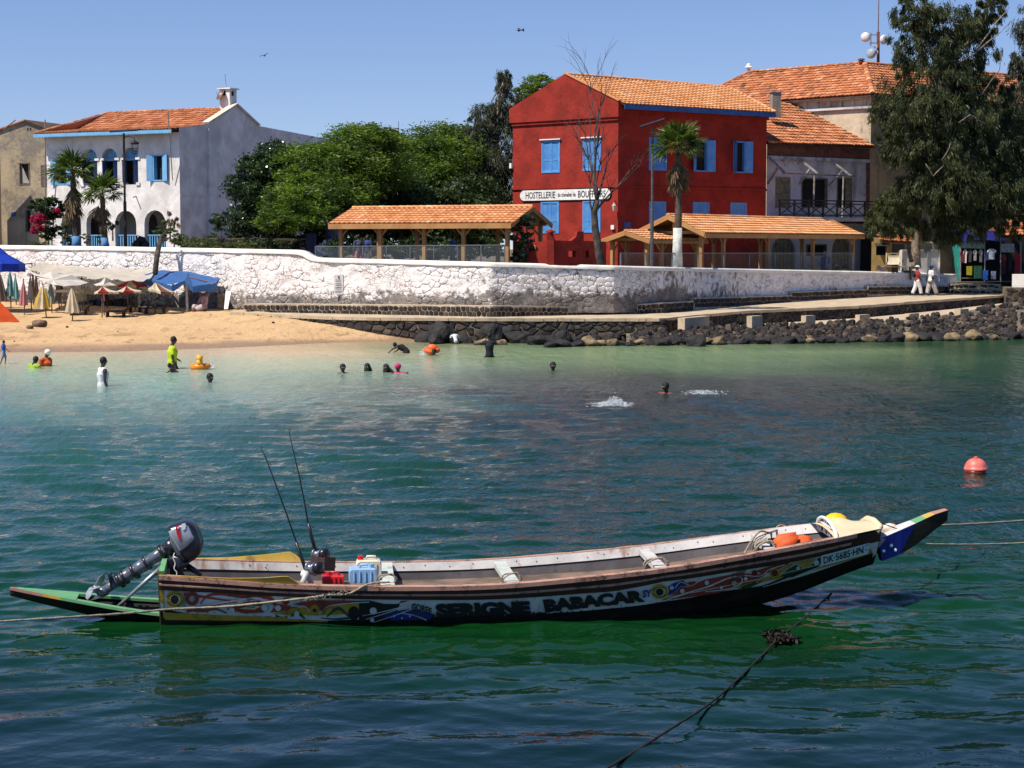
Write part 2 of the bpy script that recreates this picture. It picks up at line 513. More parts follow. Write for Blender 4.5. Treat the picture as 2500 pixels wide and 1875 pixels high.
# arc length table of the wall
WPX = np.linspace(-500,2335,700)
_w = [wall_pt(p, 0) for p in WPX]
WLEN = np.concatenate([[0], np.cumsum([math.hypot(_w[i + 1].x - _w[i].x, _w[i + 1].y - _w[i].y) for i in range(len(_w) - 1)])])
def wpx(u): return float(np.interp(u, WLEN, WPX))
SW = thing('sea_wall', 'long whitewashed rubble sea wall between the beach and the terrace with its buildings', 'wall', wall_pt(1000,1))
def wall_fn(u, v, o):
    px = wpx(u); a = wall_pt(px, 0); b = wall_pt(px, 1)
    return wall_pt(px, min(1, v / (a.z - b.z)), o)
def body(a, b):
    px = lerp(-500,2335, a); p = wall_pt(px, b)
    k = .05 * noise.noise(p * 1.4) + .035 * noise.noise(p * 3.7) + .02 * noise.noise(p * 8)
    return wall_pt(px, b, k * min(1, b * 8))
mb = MB(); mb.grid(body, 1100,22)
mb.build('wall_face', WWJ, SW, True)
mb = MB()
NS = 240
cop = []
for i in range(NS + 1):
    px = lerp(-500,2335, i / NS)
    if 1338 < px < 1425: dz = -.06
    else: dz = 0
    w_ = .02 * noise.noise(Vector((px * .02,0,0)))
    a = wall_pt(px, 0)
    d = wall_pt(px, 0,1) - a
    up = Vector((0,0,1))
    cop.append([a + d * (.06 + w_) - up * (.13 + w_), a + d * (.07 + w_) - up * .03, a + d * .02 + up * (.045 + dz), a - d * .5 + up * (.05 + dz), a - d * .55 - up * .6])
vs = [p for r in cop for p in r]
fs = [(i * 5 + k, i * 5 + k + 1,(i + 1) * 5 + k + 1,(i + 1) * 5 + k) for i in range(NS) for k in range(4)]
fs.append(tuple(NS * 5 + k for k in range(5)))
mb.add(vs, [f[::-1] for f in fs]); mb.build('coping', WTOP, SW, True)
endp = wall_pt(2335,0); d = wall_pt(2335,0,1) - endp
mb = MB().quad(endp + d * .05, endp - d * .55, wall_pt(2335,1) - d * .55, wall_pt(2335,1) + d * .05); mb.build('wall_end', WW, SW)
def keepw(u, v):
    px = wpx(u); z = wall_fn(u, v, 0).z
    q = noise.noise(Vector((px * .006, v * .8,5))) * .5 + noise.noise(Vector((px * .02, v * 1.7,9))) * .5
    thr = .10
    if px > 1560: thr = -.14 - .2 * (z < 1.75)
    if px < 560: thr = .22
    if 1010 < px < 1560: thr = .34
    if z < 1.9: thr += .35
    return q < thr - .12 and v > .12
masonry(SW, wall_fn, float(WLEN[-1]), 2.55,.34,.21, WWS, 3,.015,.03, True, 290, keep=lambda u, v: keepw(u, v) and v < wall_pt(wpx(u), 0).z - wall_pt(wpx(u), 1).z - .05)

# terrace ground behind the wall
def terr(px, v):
    yw = tab(WALL, px); zt = P(px, tab(WTOPY, px), yw).z
    Y = yw + .3 + (v ** 2.2) * 300
    z = min(zt - .32,3.1) + v * .3
    return P(px, 600, Y).x, Y, z
mb = MB(); mb.grid(lambda a, b: terr(lerp(-1400,2335, a), b), 60,24); mb.grid(lambda a, b: (lerp(P(2335,600,106.3 + (b ** 2.2) * 300).x, 330, a), 106.3 + (b ** 2.2) * 300,1.6 + b * .6), 10,24)
struct('terrace', mb, EARTH, True)
def tz(px, Y):
    return min(P(px, tab(WTOPY, px), tab(WALL, px)).z - .32,3.1) if px < 2335 else 1.6

# ------------------------------------------------------------------ footpath, its stone kerb and the walls below
PIN = [(560,79.3,.93), (595,78.3,.90), (1200,73.3,.88), (1620,77.3,.88), (1819,86.9,.90), (2026,94.5,.95), (2240,102,1.0), (2312,104.4,1.02), (2560,112,1.15)]
POUT = [(560,77.4,.93), (700,74.8,.88), (810,73.3,.87), (900,72.5,.87), (1200,72.0,.86), (1620,71.7,.87), (1819,79.2,.9), (2100,84.8,.93), (2450,98.5,1.05), (2560,102,1.1)]
def xy(px, Y, z): p = P(px, 600, Y); return Vector((p.x, p.y, z))
def path_pt(a, b):
    px = lerp(560,2560, a); i, o = tab(PIN, px), tab(POUT, px)
    p = xy(px, i[0] + .3, i[1]).lerp(xy(px, o[0], o[1]), b)
    p.z += .012 * noise.noise(p * 1.5); return p
mb = MB(); mb.grid(path_pt, 200,8); struct('footpath', mb, PATHM, True)
mb = MB()
for i in range(120):      # broken outer edge of the path
    a0, a1 = i / 120,(i + 1) / 120
    w_ = .05 * noise.noise(Vector((i * .7,0,0)))
    p0, p1 = path_pt(a0,1), path_pt(a1,1)
    up = Vector((0,0,.02 + .02 * noise.noise(Vector((i * 1.3,3,0)))))
    mb.boxx(p0 - Vector((0,.1 + w_, .1)), (p1 - p0), Vector((0,.4,0)), Vector((0,0,.1)) + up)
struct('path_edge', mb, PATHM)
# stone bench / kerb along the foot of the sea wall, in stepped lengths
SEG = [(595,1556,741.5,749.5), (1556,1694,742.5,734.5), (1694,1934,727,721), (1934,2120,713,705.5), (2120,2316,699,697)]
for k, (p0, p1, y0, y1) in enumerate(SEG):
    lab = ['longest low kerb of dark stones at the foot of the sea wall', 'short kerb of dark stones beside the bend of the sea wall', 'middle step of the dark stone kerb climbing beside the path', 'upper step of the dark stone kerb behind the path', 'topmost stretch of dark stone kerb behind the two walkers'][k]
    def kf(px, v=0, off=0):
        Y = tab(PIN, px)[0]; e = .5
        d = xy(px + e, tab(PIN, px + e)[0], 0) - xy(px - e, tab(PIN, px - e)[0], 0); d.normalize()
        top = P(px, lerp(y0, y1,(px - p0) / (p1 - p0)), Y + .02)
        zb = tab(PIN, px)[1] - .15
        return Vector((top.x, top.y, lerp(top.z, zb, v))) + Vector((d.y, -d.x, 0)) * off
    kb = thing('stone_kerb', lab, 'kerb', kf((p0 + p1) / 2,1), 'dark stone kerbs along the foot of the sea wall')
    n = max(6, int((p1 - p0) / 14))
    mb = MB()
    for i in range(n):
        a, b = lerp(p0, p1, i / n), lerp(p0, p1,(i + 1) / n)
        mb.quad(kf(a, 1), kf(b, 1), kf(b, 0,.0), kf(a, 0,.0))
        mb.quad(kf(a, 0,.0), kf(b, 0,.0), kf(b, 0,-1.0), kf(a, 0,-1.0), 1)
    mb.quad(kf(p0,0), kf(p0,1), kf(p0,1,-1), kf(p0,0,-1)); mb.quad(kf(p1,0), kf(p1,1), kf(p1,1,-1), kf(p1,0,-1))
    mb.build('kerb_body', [MORTAR, PATHM], kb)
    L_ = (kf(p1) - kf(p0)).length; H_ = .5
    pxs = np.linspace(p0, p1,60); ww = [kf(p) for p in pxs]
    ln = np.concatenate([[0], np.cumsum([(ww[i + 1] - ww[i]).length for i in range(59)])])
    def kfn(u, v, o):
        px = float(np.interp(u, ln, pxs)); h = kf(px, 0).z - kf(px, 1).z
        return kf(px, min(1,(v + .03) / h), o)
    masonry(kb, kfn, float(ln[-1]), .42,.22,.205, BASALT, 20 + k, .03,.13, False, 300 if k else 290, jit=.22, drop=0)
def strip_wall(name, label, px0, px1, top, bot, m_body, m_stone, cw, ch, seed, h, gap, maxp=295, group=None, cat='wall', over=None):
    """a masonry face between two lines; top and bot give a point for each image column"""
    pxs = np.linspace(px0, px1,90)
    tp = [top(p) for p in pxs]
    ln = np.concatenate([[0], np.cumsum([(tp[i + 1] - tp[i]).length for i in range(89)])])
    th = thing(name, label, cat, bot((px0 + px1) / 2), group)
    def fn(u, v, o):
        px = float(np.interp(u, ln, pxs)); a, b = top(px), bot(px)
        d = top(px + .6) - top(px - .6)
        n = (a - b).cross(d).normalized()
        if n.y > 0: n = -n
        return a.lerp(b, min(1, v / max(.05,(a - b).length))) + n * o
    Hm = max((top(p) - bot(p)).length for p in pxs)
    mb = MB()
    mb.grid(lambda a, b: fn(a * ln[-1], b * (top(float(np.interp(a * ln[-1], ln, pxs))) - bot(float(np.interp(a * ln[-1], ln, pxs)))).length, 0), 90,5)
    mb.build('wall_body', m_body, th, True)
    masonry(th, fn, float(ln[-1]), Hm, cw, ch, m_stone, seed, h, gap, False, maxp,
            keep=lambda u, v: v < (top(float(np.interp(u, ln, pxs))) - bot(float(np.interp(u, ln, pxs)))).length)
    return th
LEDGE = [(1520,70.6,.33), (1640,70.8,.34), (1751,73.1,.40), (1859,74.2,.42), (2018,76.3,.46), (2209,79.0,.52), (2328,83.5,.60), (2500,96.7,.80), (2620,100,.85)]
def po(px): o = tab(POUT, px); return xy(px, o[0] + .02, o[1] - .03)
strip_wall('revetment_wall', 'rubble retaining wall of black stones below the path and above the beach', 585,1640, po,
           lambda px: xy(px, tab(POUT, px)[0] - .22,-.25), MORTARD, BASALT, .34,.24,31,.07,.10)
strip_wall('retaining_wall', 'dark stone retaining wall carrying the path above the lower ledge', 1641,2560, po,
           lambda px: xy(px, tab(POUT, px)[0] - .05, tab(LEDGE, px)[1] - .13), MORTARD, BASALT, .30,.22,32,.05,.13)
mb = MB(); mb.grid(lambda a, b: (lambda px: xy(px, tab(LEDGE, px)[0], tab(LEDGE, px)[1]).lerp(xy(px, tab(POUT, px)[0] + .1, tab(LEDGE, px)[1] - .10), b))(lerp(1520,2620, a)), 90,2)
struct('lower_ledge', mb, PATHM, True)
WL = [(1380,69.4), (1620,67.6), (1800,68.4), (2058,70.4), (2212,71.4), (2500,73), (2620,74)]
def lt(px): l = tab(LEDGE, px); return xy(px, l[0], l[1] + .02)
RS = thing('rubble_bank', 'sloping bank of loose black stones between the lower ledge and the water', 'stone bank', xy(2000,72,.2))
def bank_pt(px, v):
    a, b2 = lt(px), xy(px, tab(WL, px) + .2,-.3)
    p = a.lerp(b2, v); p.z += .04 * sin(v * pi); return p
mb = MB(); mb.grid(lambda a, b2: bank_pt(lerp(1530,2620, a), b2), 120,8); mb.build('bank_bed', MORTARD, RS, True)
import bmesh
def pebble(seed, m):
    bm = bmesh.new(); bmesh.ops.create_icosphere(bm, subdivisions=1, radius=1); r_ = random.Random(seed)
    for v in bm.verts: v.co *= r_.uniform(.72,1.12)
    me = bpy.data.meshes.new('stone'); bm.to_mesh(me); bm.free(); me.materials.append(m); return me
PEB = [pebble(i, BASALT) for i in range(7)]
rp = random.Random(8); rest = MB(); nrock = 0
spots = []
for i in range(1900):
    px = rp.uniform(1545,2600); v = rp.random() ** .8; s_ = rp.uniform(.09,.22)
    spots.append((bank_pt(px, v), s_, px))
spots.sort(key=lambda q: -q[1] if q[2] < 2500 else 0)
for k, (p, s_, px) in enumerate(spots):
    e_ = (rp.uniform(0,6), rp.uniform(0,6), rp.uniform(0,6))
    if k < 298:
        o = place('stone', PEB[k % 7], RS, p + Vector((0,0, s_ * .3)) - ORG[RS.name], ORG[RS.name]); o.scale = (s_ * 1.15, s_, s_ * .8); o.rotation_euler = e_
    else:
        q_ = Matrix.LocRotScale(p + Vector((0,0, s_ * .3)), __import__('mathutils').Euler(e_), (s_ * 1.15, s_, s_ * .8)); me = PEB[k % 7]
        rest.add([q_ @ v_.co for v_ in me.vertices], [tuple(f_.vertices) for f_ in me.polygons])
rest.build('stone_fill', BASALTF, RS, kind='stuff')
# buttress blocks on the ledge
for k, (x0, x1, xm, yt, yb_) in enumerate([(1655,1732,1672,777,813), (1823,1862,1836,772,804), (1956,1991,1968,771,796), (2088,2124,2099,769,788), (2209,2244,2222,766,780), (2330,2365,2345,755,769)]):
    zl = tab(LEDGE, xm)[1]
    p = G(xm, yb_, zl - .02); q = P(xm, yt, p.y); r2 = P(x1, yt, p.y + .1)
    wd = r2.x - q.x
    dw = (po(xm + 40) - po(xm - 40)); dw.z = 0; dw.normalize(); dn = Vector((-dw.y, dw.x, 0))
    if dn.y < .8: dn = (dn + Vector((0,1,0))).normalized()
    if abs(dw.y) < .3: dw = Vector((.85,.52,0))
    lo_, hi_ = .05,3
    for _ in range(30):
        m_ = (lo_ + hi_) / 2
        if proj(Vector((q.x, q.y, q.z)) + dw * m_)[0] < x1: lo_ = m_
        else: hi_ = m_
    side = Vector((-.52,.85,0)) * .75
    ls, hs2 = .01,3
    for _ in range(30):
        m_ = (ls + hs2) / 2
        if proj(q + Vector((-.52,.85,0)) * m_)[0] > x0: ls = m_
        else: hs2 = m_
    side = Vector((-.52,.85,0)) * ls
    mb = MB().boxx(Vector((q.x, q.y, zl - .05)), dw * lo_, side, Vector((0,0, q.z - zl + .05)))
    o = mb.build('buttress_block', PATHM if k != 1 else PATHM, None, org=Vector((q.x, q.y, zl)))
    tag(o, ['widest concrete block on the lower ledge, beside the tall grey boulder', 'narrow concrete block on the lower ledge, second from the widest one', 'concrete block on the lower ledge, third from the widest one',
            'concrete block on the lower ledge below the middle of the upper path', 'small concrete block on the lower ledge below the kerb step', 'small tan concrete block nearest the right end of the ledge'][k], 'concrete block', 'concrete blocks on the lower ledge')
# steps to the square and the pier head at the right
for k, (py0, py1, Y0) in enumerate([(716,707,104), (707,697.5,105.3)]):
    a = P(2300 if k else 2318, py0, Y0); b = P(2452 - k * 8, py0, Y0 - 1.5 + k * .4)
    zt = 1.26 + k * .27
    mb = MB().boxx(Vector((a.x, a.y, zt - .5)), Vector((b.x - a.x, b.y - a.y, 0)), Vector((.3,4.5,0)), Vector((0,0,.5)))
    o = mb.build('stone_step', PATHM, None, org=Vector((a.x, a.y, zt - .3)))
    tag(o, ['lower broad stone step from the path to the market square', 'upper broad stone step at the edge of the market square'][k], 'step', 'steps up to the square')
    fn = lambda u, v, off: Vector((a.x, a.y, zt - .04)) + (b - a).normalized() * u * Vector((1,1,0)) + Vector((0,-off, -v))
    masonry(o, fn, (b - a).length * .97,.18,.32,.17, BASALT, 50 + k, .02,.15, maxp=60)
pb = thing('stone_pier', 'squat whitewashed pier standing on dark stones at the right end of the path', 'pier', P(2480,735,98.2))
z1 = P(2480,702,97.5).z
a = P(2455,702,97.5); mb = MB().boxx(Vector((a.x, a.y, .5)), Vector((4,-1.2,0)), Vector((.6,3,0)), Vector((0,0, z1 - .5))); mb.build('pier_base', MORTARD, pb)
fn = lambda u, v, off: Vector((a.x, a.y, z1)) + Vector((4,-1.2,0)).normalized() * u + Vector((-.29,-.96,0)) * off + Vector((0,0,-v))
masonry(pb, fn, 4.1, z1 - .5,.3,.22, BASALT, 61,.04,.12, maxp=80)
a = P(2472,670,98.2); z0 = P(2472,700,98.2).z
MB().boxx(Vector((a.x, a.y, z1 - .02)), Vector((2.2,-.5,0)), Vector((.3,1.2,0)), Vector((0,0, a.z - z1 + .02))).build('pier_cap', WTOP, pb)

# ------------------------------------------------------------------ boulders
def boulder_mesh(seed, m, sub=3):
    import bmesh
    bm = bmesh.new(); bmesh.ops.create_icosphere(bm, subdivisions=sub, radius=1)
    rnd = random.Random(seed); off = Vector((rnd.uniform(0,99), rnd.uniform(0,99), 0))
    cuts = [(Vector((rnd.gauss(0,1), rnd.gauss(0,1), rnd.gauss(.3,.8))).normalized(), rnd.uniform(.55,.85)) for _ in range(7)]
    for v in bm.verts:
        p = v.co.copy()
        for n, d in cuts:
            k = p.dot(n)
            if k > d: p -= n * (k - d) * .92
        p *= 1 + .16 * noise.noise(p * 1.7 + off) + .07 * noise.noise(p * 4.5 + off)
        v.co = p
    me = bpy.data.meshes.new('boulder'); bm.to_mesh(me); bm.free(); me.materials.append(m)
    return me
BM = {k: [boulder_mesh(i * 7 + j * 31, m) for i in range(6)] for j, (k, m) in enumerate((('d', DARKROCK), ('t', TANROCK)))}
def boulder(px, py, w, h, kind, label, group=None, Y=None, i=None, rnd=random.Random(5)):
    p = G(px, py, 0) if Y is None else P(px, py, Y)
    s = FPX / p.y
    o = place('boulder', BM[kind][(rnd.randrange(6) if i is None else i)], None, p + Vector((0,.25 * w / s, .28 * h / s)), None)
    o.scale = (w / s * .56, w / s * .48, h / s * .72)
    o.rotation_euler = (rnd.uniform(-.25,.25), rnd.uniform(-.25,.25), rnd.uniform(0,6.28))
    o.scale = (w / s * .56, w / s * .54, h / s * .72)
    return tag(o, label, 'boulder', group)
BL = [(885,826,62,38, 'd', 'rounded brown-topped boulder at the end of the sand'), (832,806,36,22, 't', 'pale tan boulder where the rubble wall meets the sand'),
      (843,812,40,26, 'd', 'dark flat-faced boulder leaning on the pale tan one'), (868,829,34,12, 'd', 'low dark slab on the sand below the rounded boulder'),
      (903,818,30,26, 'd', 'small split boulder with a pale vein beside the rounded one'), (950,824,88,36, 'd', 'long low black boulder resting on the sand'),
      (968,812,40,34, 'd', 'upright dark boulder behind the long low one'), (973,828,48,24, 'd', 'wedge shaped black boulder at the end of the sand'),
      (888,832,50,12, 'd', 'half buried dark rock at the water edge on the sand'), (1045,836,62,36, 'd', 'dark boulder at the waterline left of the biggest one'),
      (1082,838,78,62, 'd', 'biggest black boulder, beside the child in white'), (1065,840,36,24, 'd', 'streaked boulder at the foot of the biggest one'),
      (1128,818,54,30, 'd', 'squared brown boulder above the child in white'), (1134,838,62,24, 'd', 'wet jagged rock beside the child in white'),
      (1200,838,60,50, 'd', 'tall dark boulder behind the bather in black'), (1238,836,44,54, 'd', 'steep black boulder right of the bather in black'),
      (1266,838,62,40, 'd', 'rounded shiny black boulder with a grey crown'), (1180,842,44,16, 't', 'low tan rock at the waterline behind the bather in black'),
      (1222,842,40,14, 't', 'flat tan rock between the two steep boulders'), (1310,842,44,28, 'd', 'angular dark rock beyond the grey crowned boulder')]
for b in BL: boulder(*b)
boulder(1727,826,42,44, 'd', 'tall grey boulder standing before the widest concrete block', i=2)
boulder(1700,846,46,36, 'd', 'dark rock in front of the tall grey boulder', i=3)
rb = random.Random(11)
ORDS = 'first second third fourth fifth sixth seventh eighth ninth tenth eleventh twelfth thirteenth fourteenth fifteenth sixteenth seventeenth eighteenth nineteenth twentieth twenty-first twenty-second twenty-third twenty-fourth twenty-fifth twenty-sixth twenty-seventh twenty-eighth twenty-ninth thirtieth'.split()
cnt_ = {'t': 0, 'd': 0, 'b': 0}
x = 1345
while x < 2560:
    w = rb.uniform(22,50); f = (x - 1345) / 1155
    k = 't' if rb.random() < .45 else 'd'
    boulder(x, lerp(847,828.5, f) + rb.uniform(-1,1.5), w, w * rb.uniform(.42,.62), k, '%s waterline boulder below the stone bank, %s %s one from the left' % (('tan', ORDS[cnt_[k]], 'tan') if k == 't' else ('dark', ORDS[cnt_[k]], 'dark')), {'t': 'tan waterline boulders', 'd': 'dark waterline boulders'}[k], rnd=rb)
    if rb.random() < .6:
        w2 = rb.uniform(26,44)
        boulder(x + rb.uniform(-10,20), lerp(836,819, f), w2, w2 * rb.uniform(.5,.8), 'd', 'dark boulder higher on the bank behind the waterline rocks, %s from the left' % ORDS[cnt_['b']], 'dark boulders on the bank', rnd=rb); cnt_['b'] += 1
    cnt_[k] += 1
    x += w * rb.uniform(.62,.95)

# ------------------------------------------------------------------ water
t = NT('sea_water')
x_, y_, z_ = t.sep()
lo = t.noise(.10,3,.5)
lo2 = t.noise(.35,4,.6, t.vec(t.pos, (1,.45,1)))
yy = t.m('ADD', y_, t.m('MULTIPLY', t.m('SUBTRACT', lo, .5), 9))
yy = t.m('ADD', yy, t.m('MULTIPLY', t.m('SUBTRACT', lo2,.5), 7))
yn = t.rng(yy, 10,74,0,1, False)
left = t.ramp(yn, [(0,(.0015,.008,.012)), (.07,(.002,.016,.014)), (.125,(.0025,.032,.007)), (.20,(.006,.046,.030)), (.34,(.018,.072,.058)), (.42,(.040,.095,.085)), (.47,(.085,.16,.13)), (.54,(.14,.24,.20)), (.66,(.24,.36,.27)), (.76,(.34,.40,.27)), (.83,(.48,.40,.26)), (.88,(.50,.36,.21))])
right = t.ramp(yn, [(0,(.0015,.007,.011)), (.07,(.002,.015,.012)), (.125,(.0025,.032,.006)), (.22,(.004,.026,.014)), (.36,(.008,.032,.020)), (.50,(.018,.030,.022)), (.64,(.04,.06,.045)), (.74,(.12,.21,.10)), (.84,(.17,.26,.12)), (.92,(.14,.20,.10))])  # duller middle stops: weed, with the red hotel's reflection put into the colour
far = t.ramp(yn, [(0,(.0015,.007,.010)), (.10,(.002,.026,.010)), (.25,(.0022,.025,.011)), (.5,(.003,.024,.011)), (.75,(.014,.060,.026)), (.9,(.018,.055,.022))])
xa = t.m('ADD', x_, t.m('MULTIPLY', t.m('SUBTRACT', lo, .5), 14))
c = t.mix(t.rng(xa, -9,1.5), left, right)
c = t.mix(t.rng(xa, 7,15), c, far)
v1, v2 = t.vec(t.pos, (1,1.4,1)), t.vec(t.pos, (1,.55,1))
b1, b2, b3 = t.noise(2.3,3,.5, v1,.3), t.noise(6.5,3,.6, v2,.3), t.noise(15,2,.5, v2)
calm = t.rng(y_, 17,29,.10,1)
bf = t.m('MULTIPLY', t.noise(1.5,3,.6, t.vec(t.pos, (1,.28,1)), .4), t.rng(y_, 26,46))
nrm = t.bump(bf, .6,.24)
nrm = t.bump(b1,.25,.05, nrm)
nrm = t.bump(t.m('MULTIPLY', b2, calm), .8,.065, nrm)
nrm = t.bump(t.m('MULTIPLY', b3, calm), .5,.016, nrm)
WATER = t.done(t.bsdf(c, t.rng(y_, 25,65,.04,.16, False), nrm, .5, IOR=1.215))
rw = np.random.RandomState(4)
rows = [9.0]
while rows[-1] < 76: rows.append(rows[-1] + max(.03, rows[-1] ** 2 / (FPX * CZ) * 2.1))
Yr = np.array(rows); nx_ = 460
A = np.concatenate([-np.linspace(1.6, .38, 40, endpoint=False), np.linspace(-.38, .38, nx_ - 80), np.linspace(.38, 1.6, 41)[1:]])
XX = A[None, :] * Yr[:, None]; YY = np.repeat(Yr[:, None], nx_, 1)
dY = np.gradient(Yr)[:, None]
Hh = np.zeros_like(XX)
def vn(x, y, s, seed):
    r = np.random.RandomState(seed); g = r.rand(64,64); x, y = x * s, y * s
    xi, yi = np.floor(x).astype(int), np.floor(y).astype(int); fx, fy = x - xi, y - yi
    fx, fy = fx * fx * (3 - 2 * fx), fy * fy * (3 - 2 * fy)
    a, b, c_, d = g[yi % 64, xi % 64], g[yi % 64,(xi + 1) % 64], g[(yi + 1) % 64, xi % 64], g[(yi + 1) % 64,(xi + 1) % 64]
    return (a * (1 - fx) + b * fx) * (1 - fy) + (c_ * (1 - fx) + d * fx) * fy
warp = (vn(XX, YY, .35,1) - .5) * 1.6
for i in range(58):
    lam = .22 * (6.0 ** (rw.rand() ** 1.15))
    th = rw.normal(pi / 2 + .12,.55)
    k = 2 * pi / lam
    amp = .0046 * lam ** .95 * rw.uniform(.5,1.2) * (np.clip((YY - 12.5) / 7,.30,1) if lam < .75 else np.clip((YY - 9) / 9,.6,1))
    fade = np.clip((lam / dY - 2.5) / 3,0,1)
    far_ = 1 + np.clip((YY - 24) / 20,0,.5)
    gust = .35 + 1.1 * vn(XX + i * 3.7, YY, .22 + .3 / lam * .3,20 + i)
    ph = k * (XX * cos(th) + (YY + warp * .4) * sin(th)) + rw.rand() * 6.28
    Hh += amp * far_ * fade * gust * (np.cos(ph) + .22 * np.cos(2 * ph))
edge = np.clip((XX[:, :] * 0 + 1), 0,1)
Hh *= np.clip((YY - 9) / 1.5,0,1) * np.clip((75 - YY) / 6,.3,1)
Hh *= np.clip((1.6 - np.abs(A)) / .3, 0, 1)[None, :]; Hh[:, [0, -1]] = -.09; Hh[0] = -.09; Hh[-1] = -.09
nr = len(Yr)
V = np.stack([XX, YY, Hh], -1).reshape(-1,3)
I = np.arange(nr * nx_).reshape(nr, nx_)
Q = np.stack([I[:-1, :-1], I[:-1,1:], I[1:, 1:], I[1:, :-1]], -1).reshape(-1,4)
b = len(V)
ext = np.array([(-1500,-200,-.07), (1500,-200,-.07), (1500,110,-.07), (-1500,110,-.07)], float)
V = np.vstack([V, ext]); Q = np.vstack([Q, [[b, b + 1, b + 2, b + 3]]])
def np_mesh(name, V, Q, mats, smooth=True, attr=None):
    me = bpy.data.meshes.new(name)
    k = Q.shape[1]
    me.vertices.add(len(V)); me.vertices.foreach_set('co', V.astype(np.float32).ravel())
    me.loops.add(Q.size); me.loops.foreach_set('vertex_index', Q.astype(np.int32).ravel())
    me.polygons.add(len(Q)); me.polygons.foreach_set('loop_start', np.arange(0, Q.size, k, dtype=np.int32))
    me.polygons.foreach_set('loop_total', np.full(len(Q), k, np.int32))
    me.polygons.foreach_set('use_smooth', np.full(len(Q), smooth))
    for m in (mats if isinstance(mats, (list, tuple)) else [mats]): me.materials.append(m)
    if attr is not None:
        a_ = me.attributes.new('rnd', 'FLOAT', 'FACE'); a_.data.foreach_set('value', attr.astype(np.float32))
    me.update(calc_edges=True)
    return me
place('water', np_mesh('water', V, Q, WATER), kind='structure')
# ------------------------------------------------------------------ building helpers
def arch(u0, u1, z0, z1, n=8, rise=None):
    """opening outline: rectangle with a round head"""
    r = (u1 - u0) / 2; rise = rise if rise is not None else r; c = (u0 + u1) / 2
    return [(u0, z0), (u1, z0)] + [(c + r * cos(a), z1 - rise + rise * sin(a)) for a in [pi * k / n for k in range(n + 1)]]
def rect(u0, u1, z0, z1): return [(u0, z0), (u1, z0), (u1, z1), (u0, z1)]
def pin(poly, x, y):
    c = False; n = len(poly)
    for i in range(n):
        x0, y0 = poly[i]; x1, y1 = poly[(i + 1) % n]
        if (y0 > y) != (y1 > y) and x < (x1 - x0) * (y - y0) / (y1 - y0) + x0: c = not c
    return c
def wallpoly(mb, F, outline, holes=(), off=0, depth=.3, mi=0, mir=None):
    pts, edges = [], []
    for pl in [outline] + list(holes):
        b = len(pts); pts += [Vector(p) for p in pl]
        edges += [(b + i, b + (i + 1) % len(pl)) for i in range(len(pl))]
    vs, es, fs, *_ = delaunay_2d_cdt(pts, edges, [], 0,1e-5)
    b = len(mb.v); mb.v += [tuple(F.pt(v.x, v.y, off)) for v in vs]
    for f in fs:
        cx = sum(vs[i].x for i in f) / 3; cy = sum(vs[i].y for i in f) / 3
        if pin(outline, cx, cy) and not any(pin(h, cx, cy) for h in holes):
            a, b2, c = (F.pt(vs[i].x, vs[i].y) for i in f)
            ff = tuple(b + i for i in f)
            if (b2 - a).cross(c - a).dot(F.n) < 0: ff = ff[::-1]
            mb.f.append(ff); mb.m.append(mi)
    for h in holes:
        for i in range(len(h)):
            p, q = h[i], h[(i + 1) % len(h)]
            mb.quad(F.pt(*p, off), F.pt(*q, off), F.pt(*q, off - depth), F.pt(*p, off - depth), mi if mir is None else mir)
    return mb
def fuv(F, px0, px1, py0, py1):
    """an upright rectangle on a face from its outline in the picture"""
    pm = (py0 + py1) / 2
    u0, u1 = F.at(px0, pm)[0], F.at(px1, pm)[0]
    xm = (px0 + px1) / 2
    z1, z0 = F.at(xm, py0)[1], F.at(xm, py1)[1]
    return min(u0, u1), max(u0, u1), z0, z1
DARKIN = mat('dark_interior', (.012,.011,.012), .9,.2,1,0)  # near-black colour stands for the unlit rooms behind openings
BLUE = mat('blue_paint', (.075,.24,.58), .6,.22,2.5,.3,20,.01,(.12,.34,.66), ((.30,.44,.62), .66))
BLUED = mat('deep_blue_paint', (.035,.11,.34), .6,.2,2.5,.2,20,.01)
GLASS = mat('window_glass', (.02,.025,.03), .08,.1,1,0, spec=.6)
def leaf(F, u0, u1, z0, z1, m, parent, off=.04, ang=0, hinge=None, name='shutter', panes=2):
    """one louvred shutter leaf; ang swings it about the hinge edge out of the wall plane"""
    mb = MB(); w = u1 - u0
    hu = u0 if hinge == 'l' else u1
    def T(u, z, o):
        du = u - hu
        return F.pt(hu + du * cos(ang), z, off + abs(du) * sin(ang) + o * cos(ang))
    def bar(a, b, c, d, o0, o1):
        v = [T(a, c, o0), T(b, c, o0), T(b, c, o1), T(a, c, o1), T(a, d, o0), T(b, d, o0), T(b, d, o1), T(a, d, o1)]
        mb.add(v, [(0,1,2,3), (7,6,5,4), (0,4,5,1), (1,5,6,2), (2,6,7,3), (3,7,4,0)])
    s = .06; h = z1 - z0
    bar(u0, u0 + s, z0, z1,0,.04); bar(u1 - s, u1, z0, z1,0,.04)
    for zc in (z0, z0 + h * .38 - s / 2, z1 - s): bar(u0 + s, u1 - s, zc, zc + s, 0,.038)
    z = z0 + s
    while z < z1 - s - .03:
        bar(u0 + s, u1 - s, z, z + .045,.004 if int(z * 30) % 2 else .012,.022)
        z += .058
    bar(u0 + s, u1 - s, z0 + s, z1 - s, -.004,.003)
    return mb.build(name, m, parent)
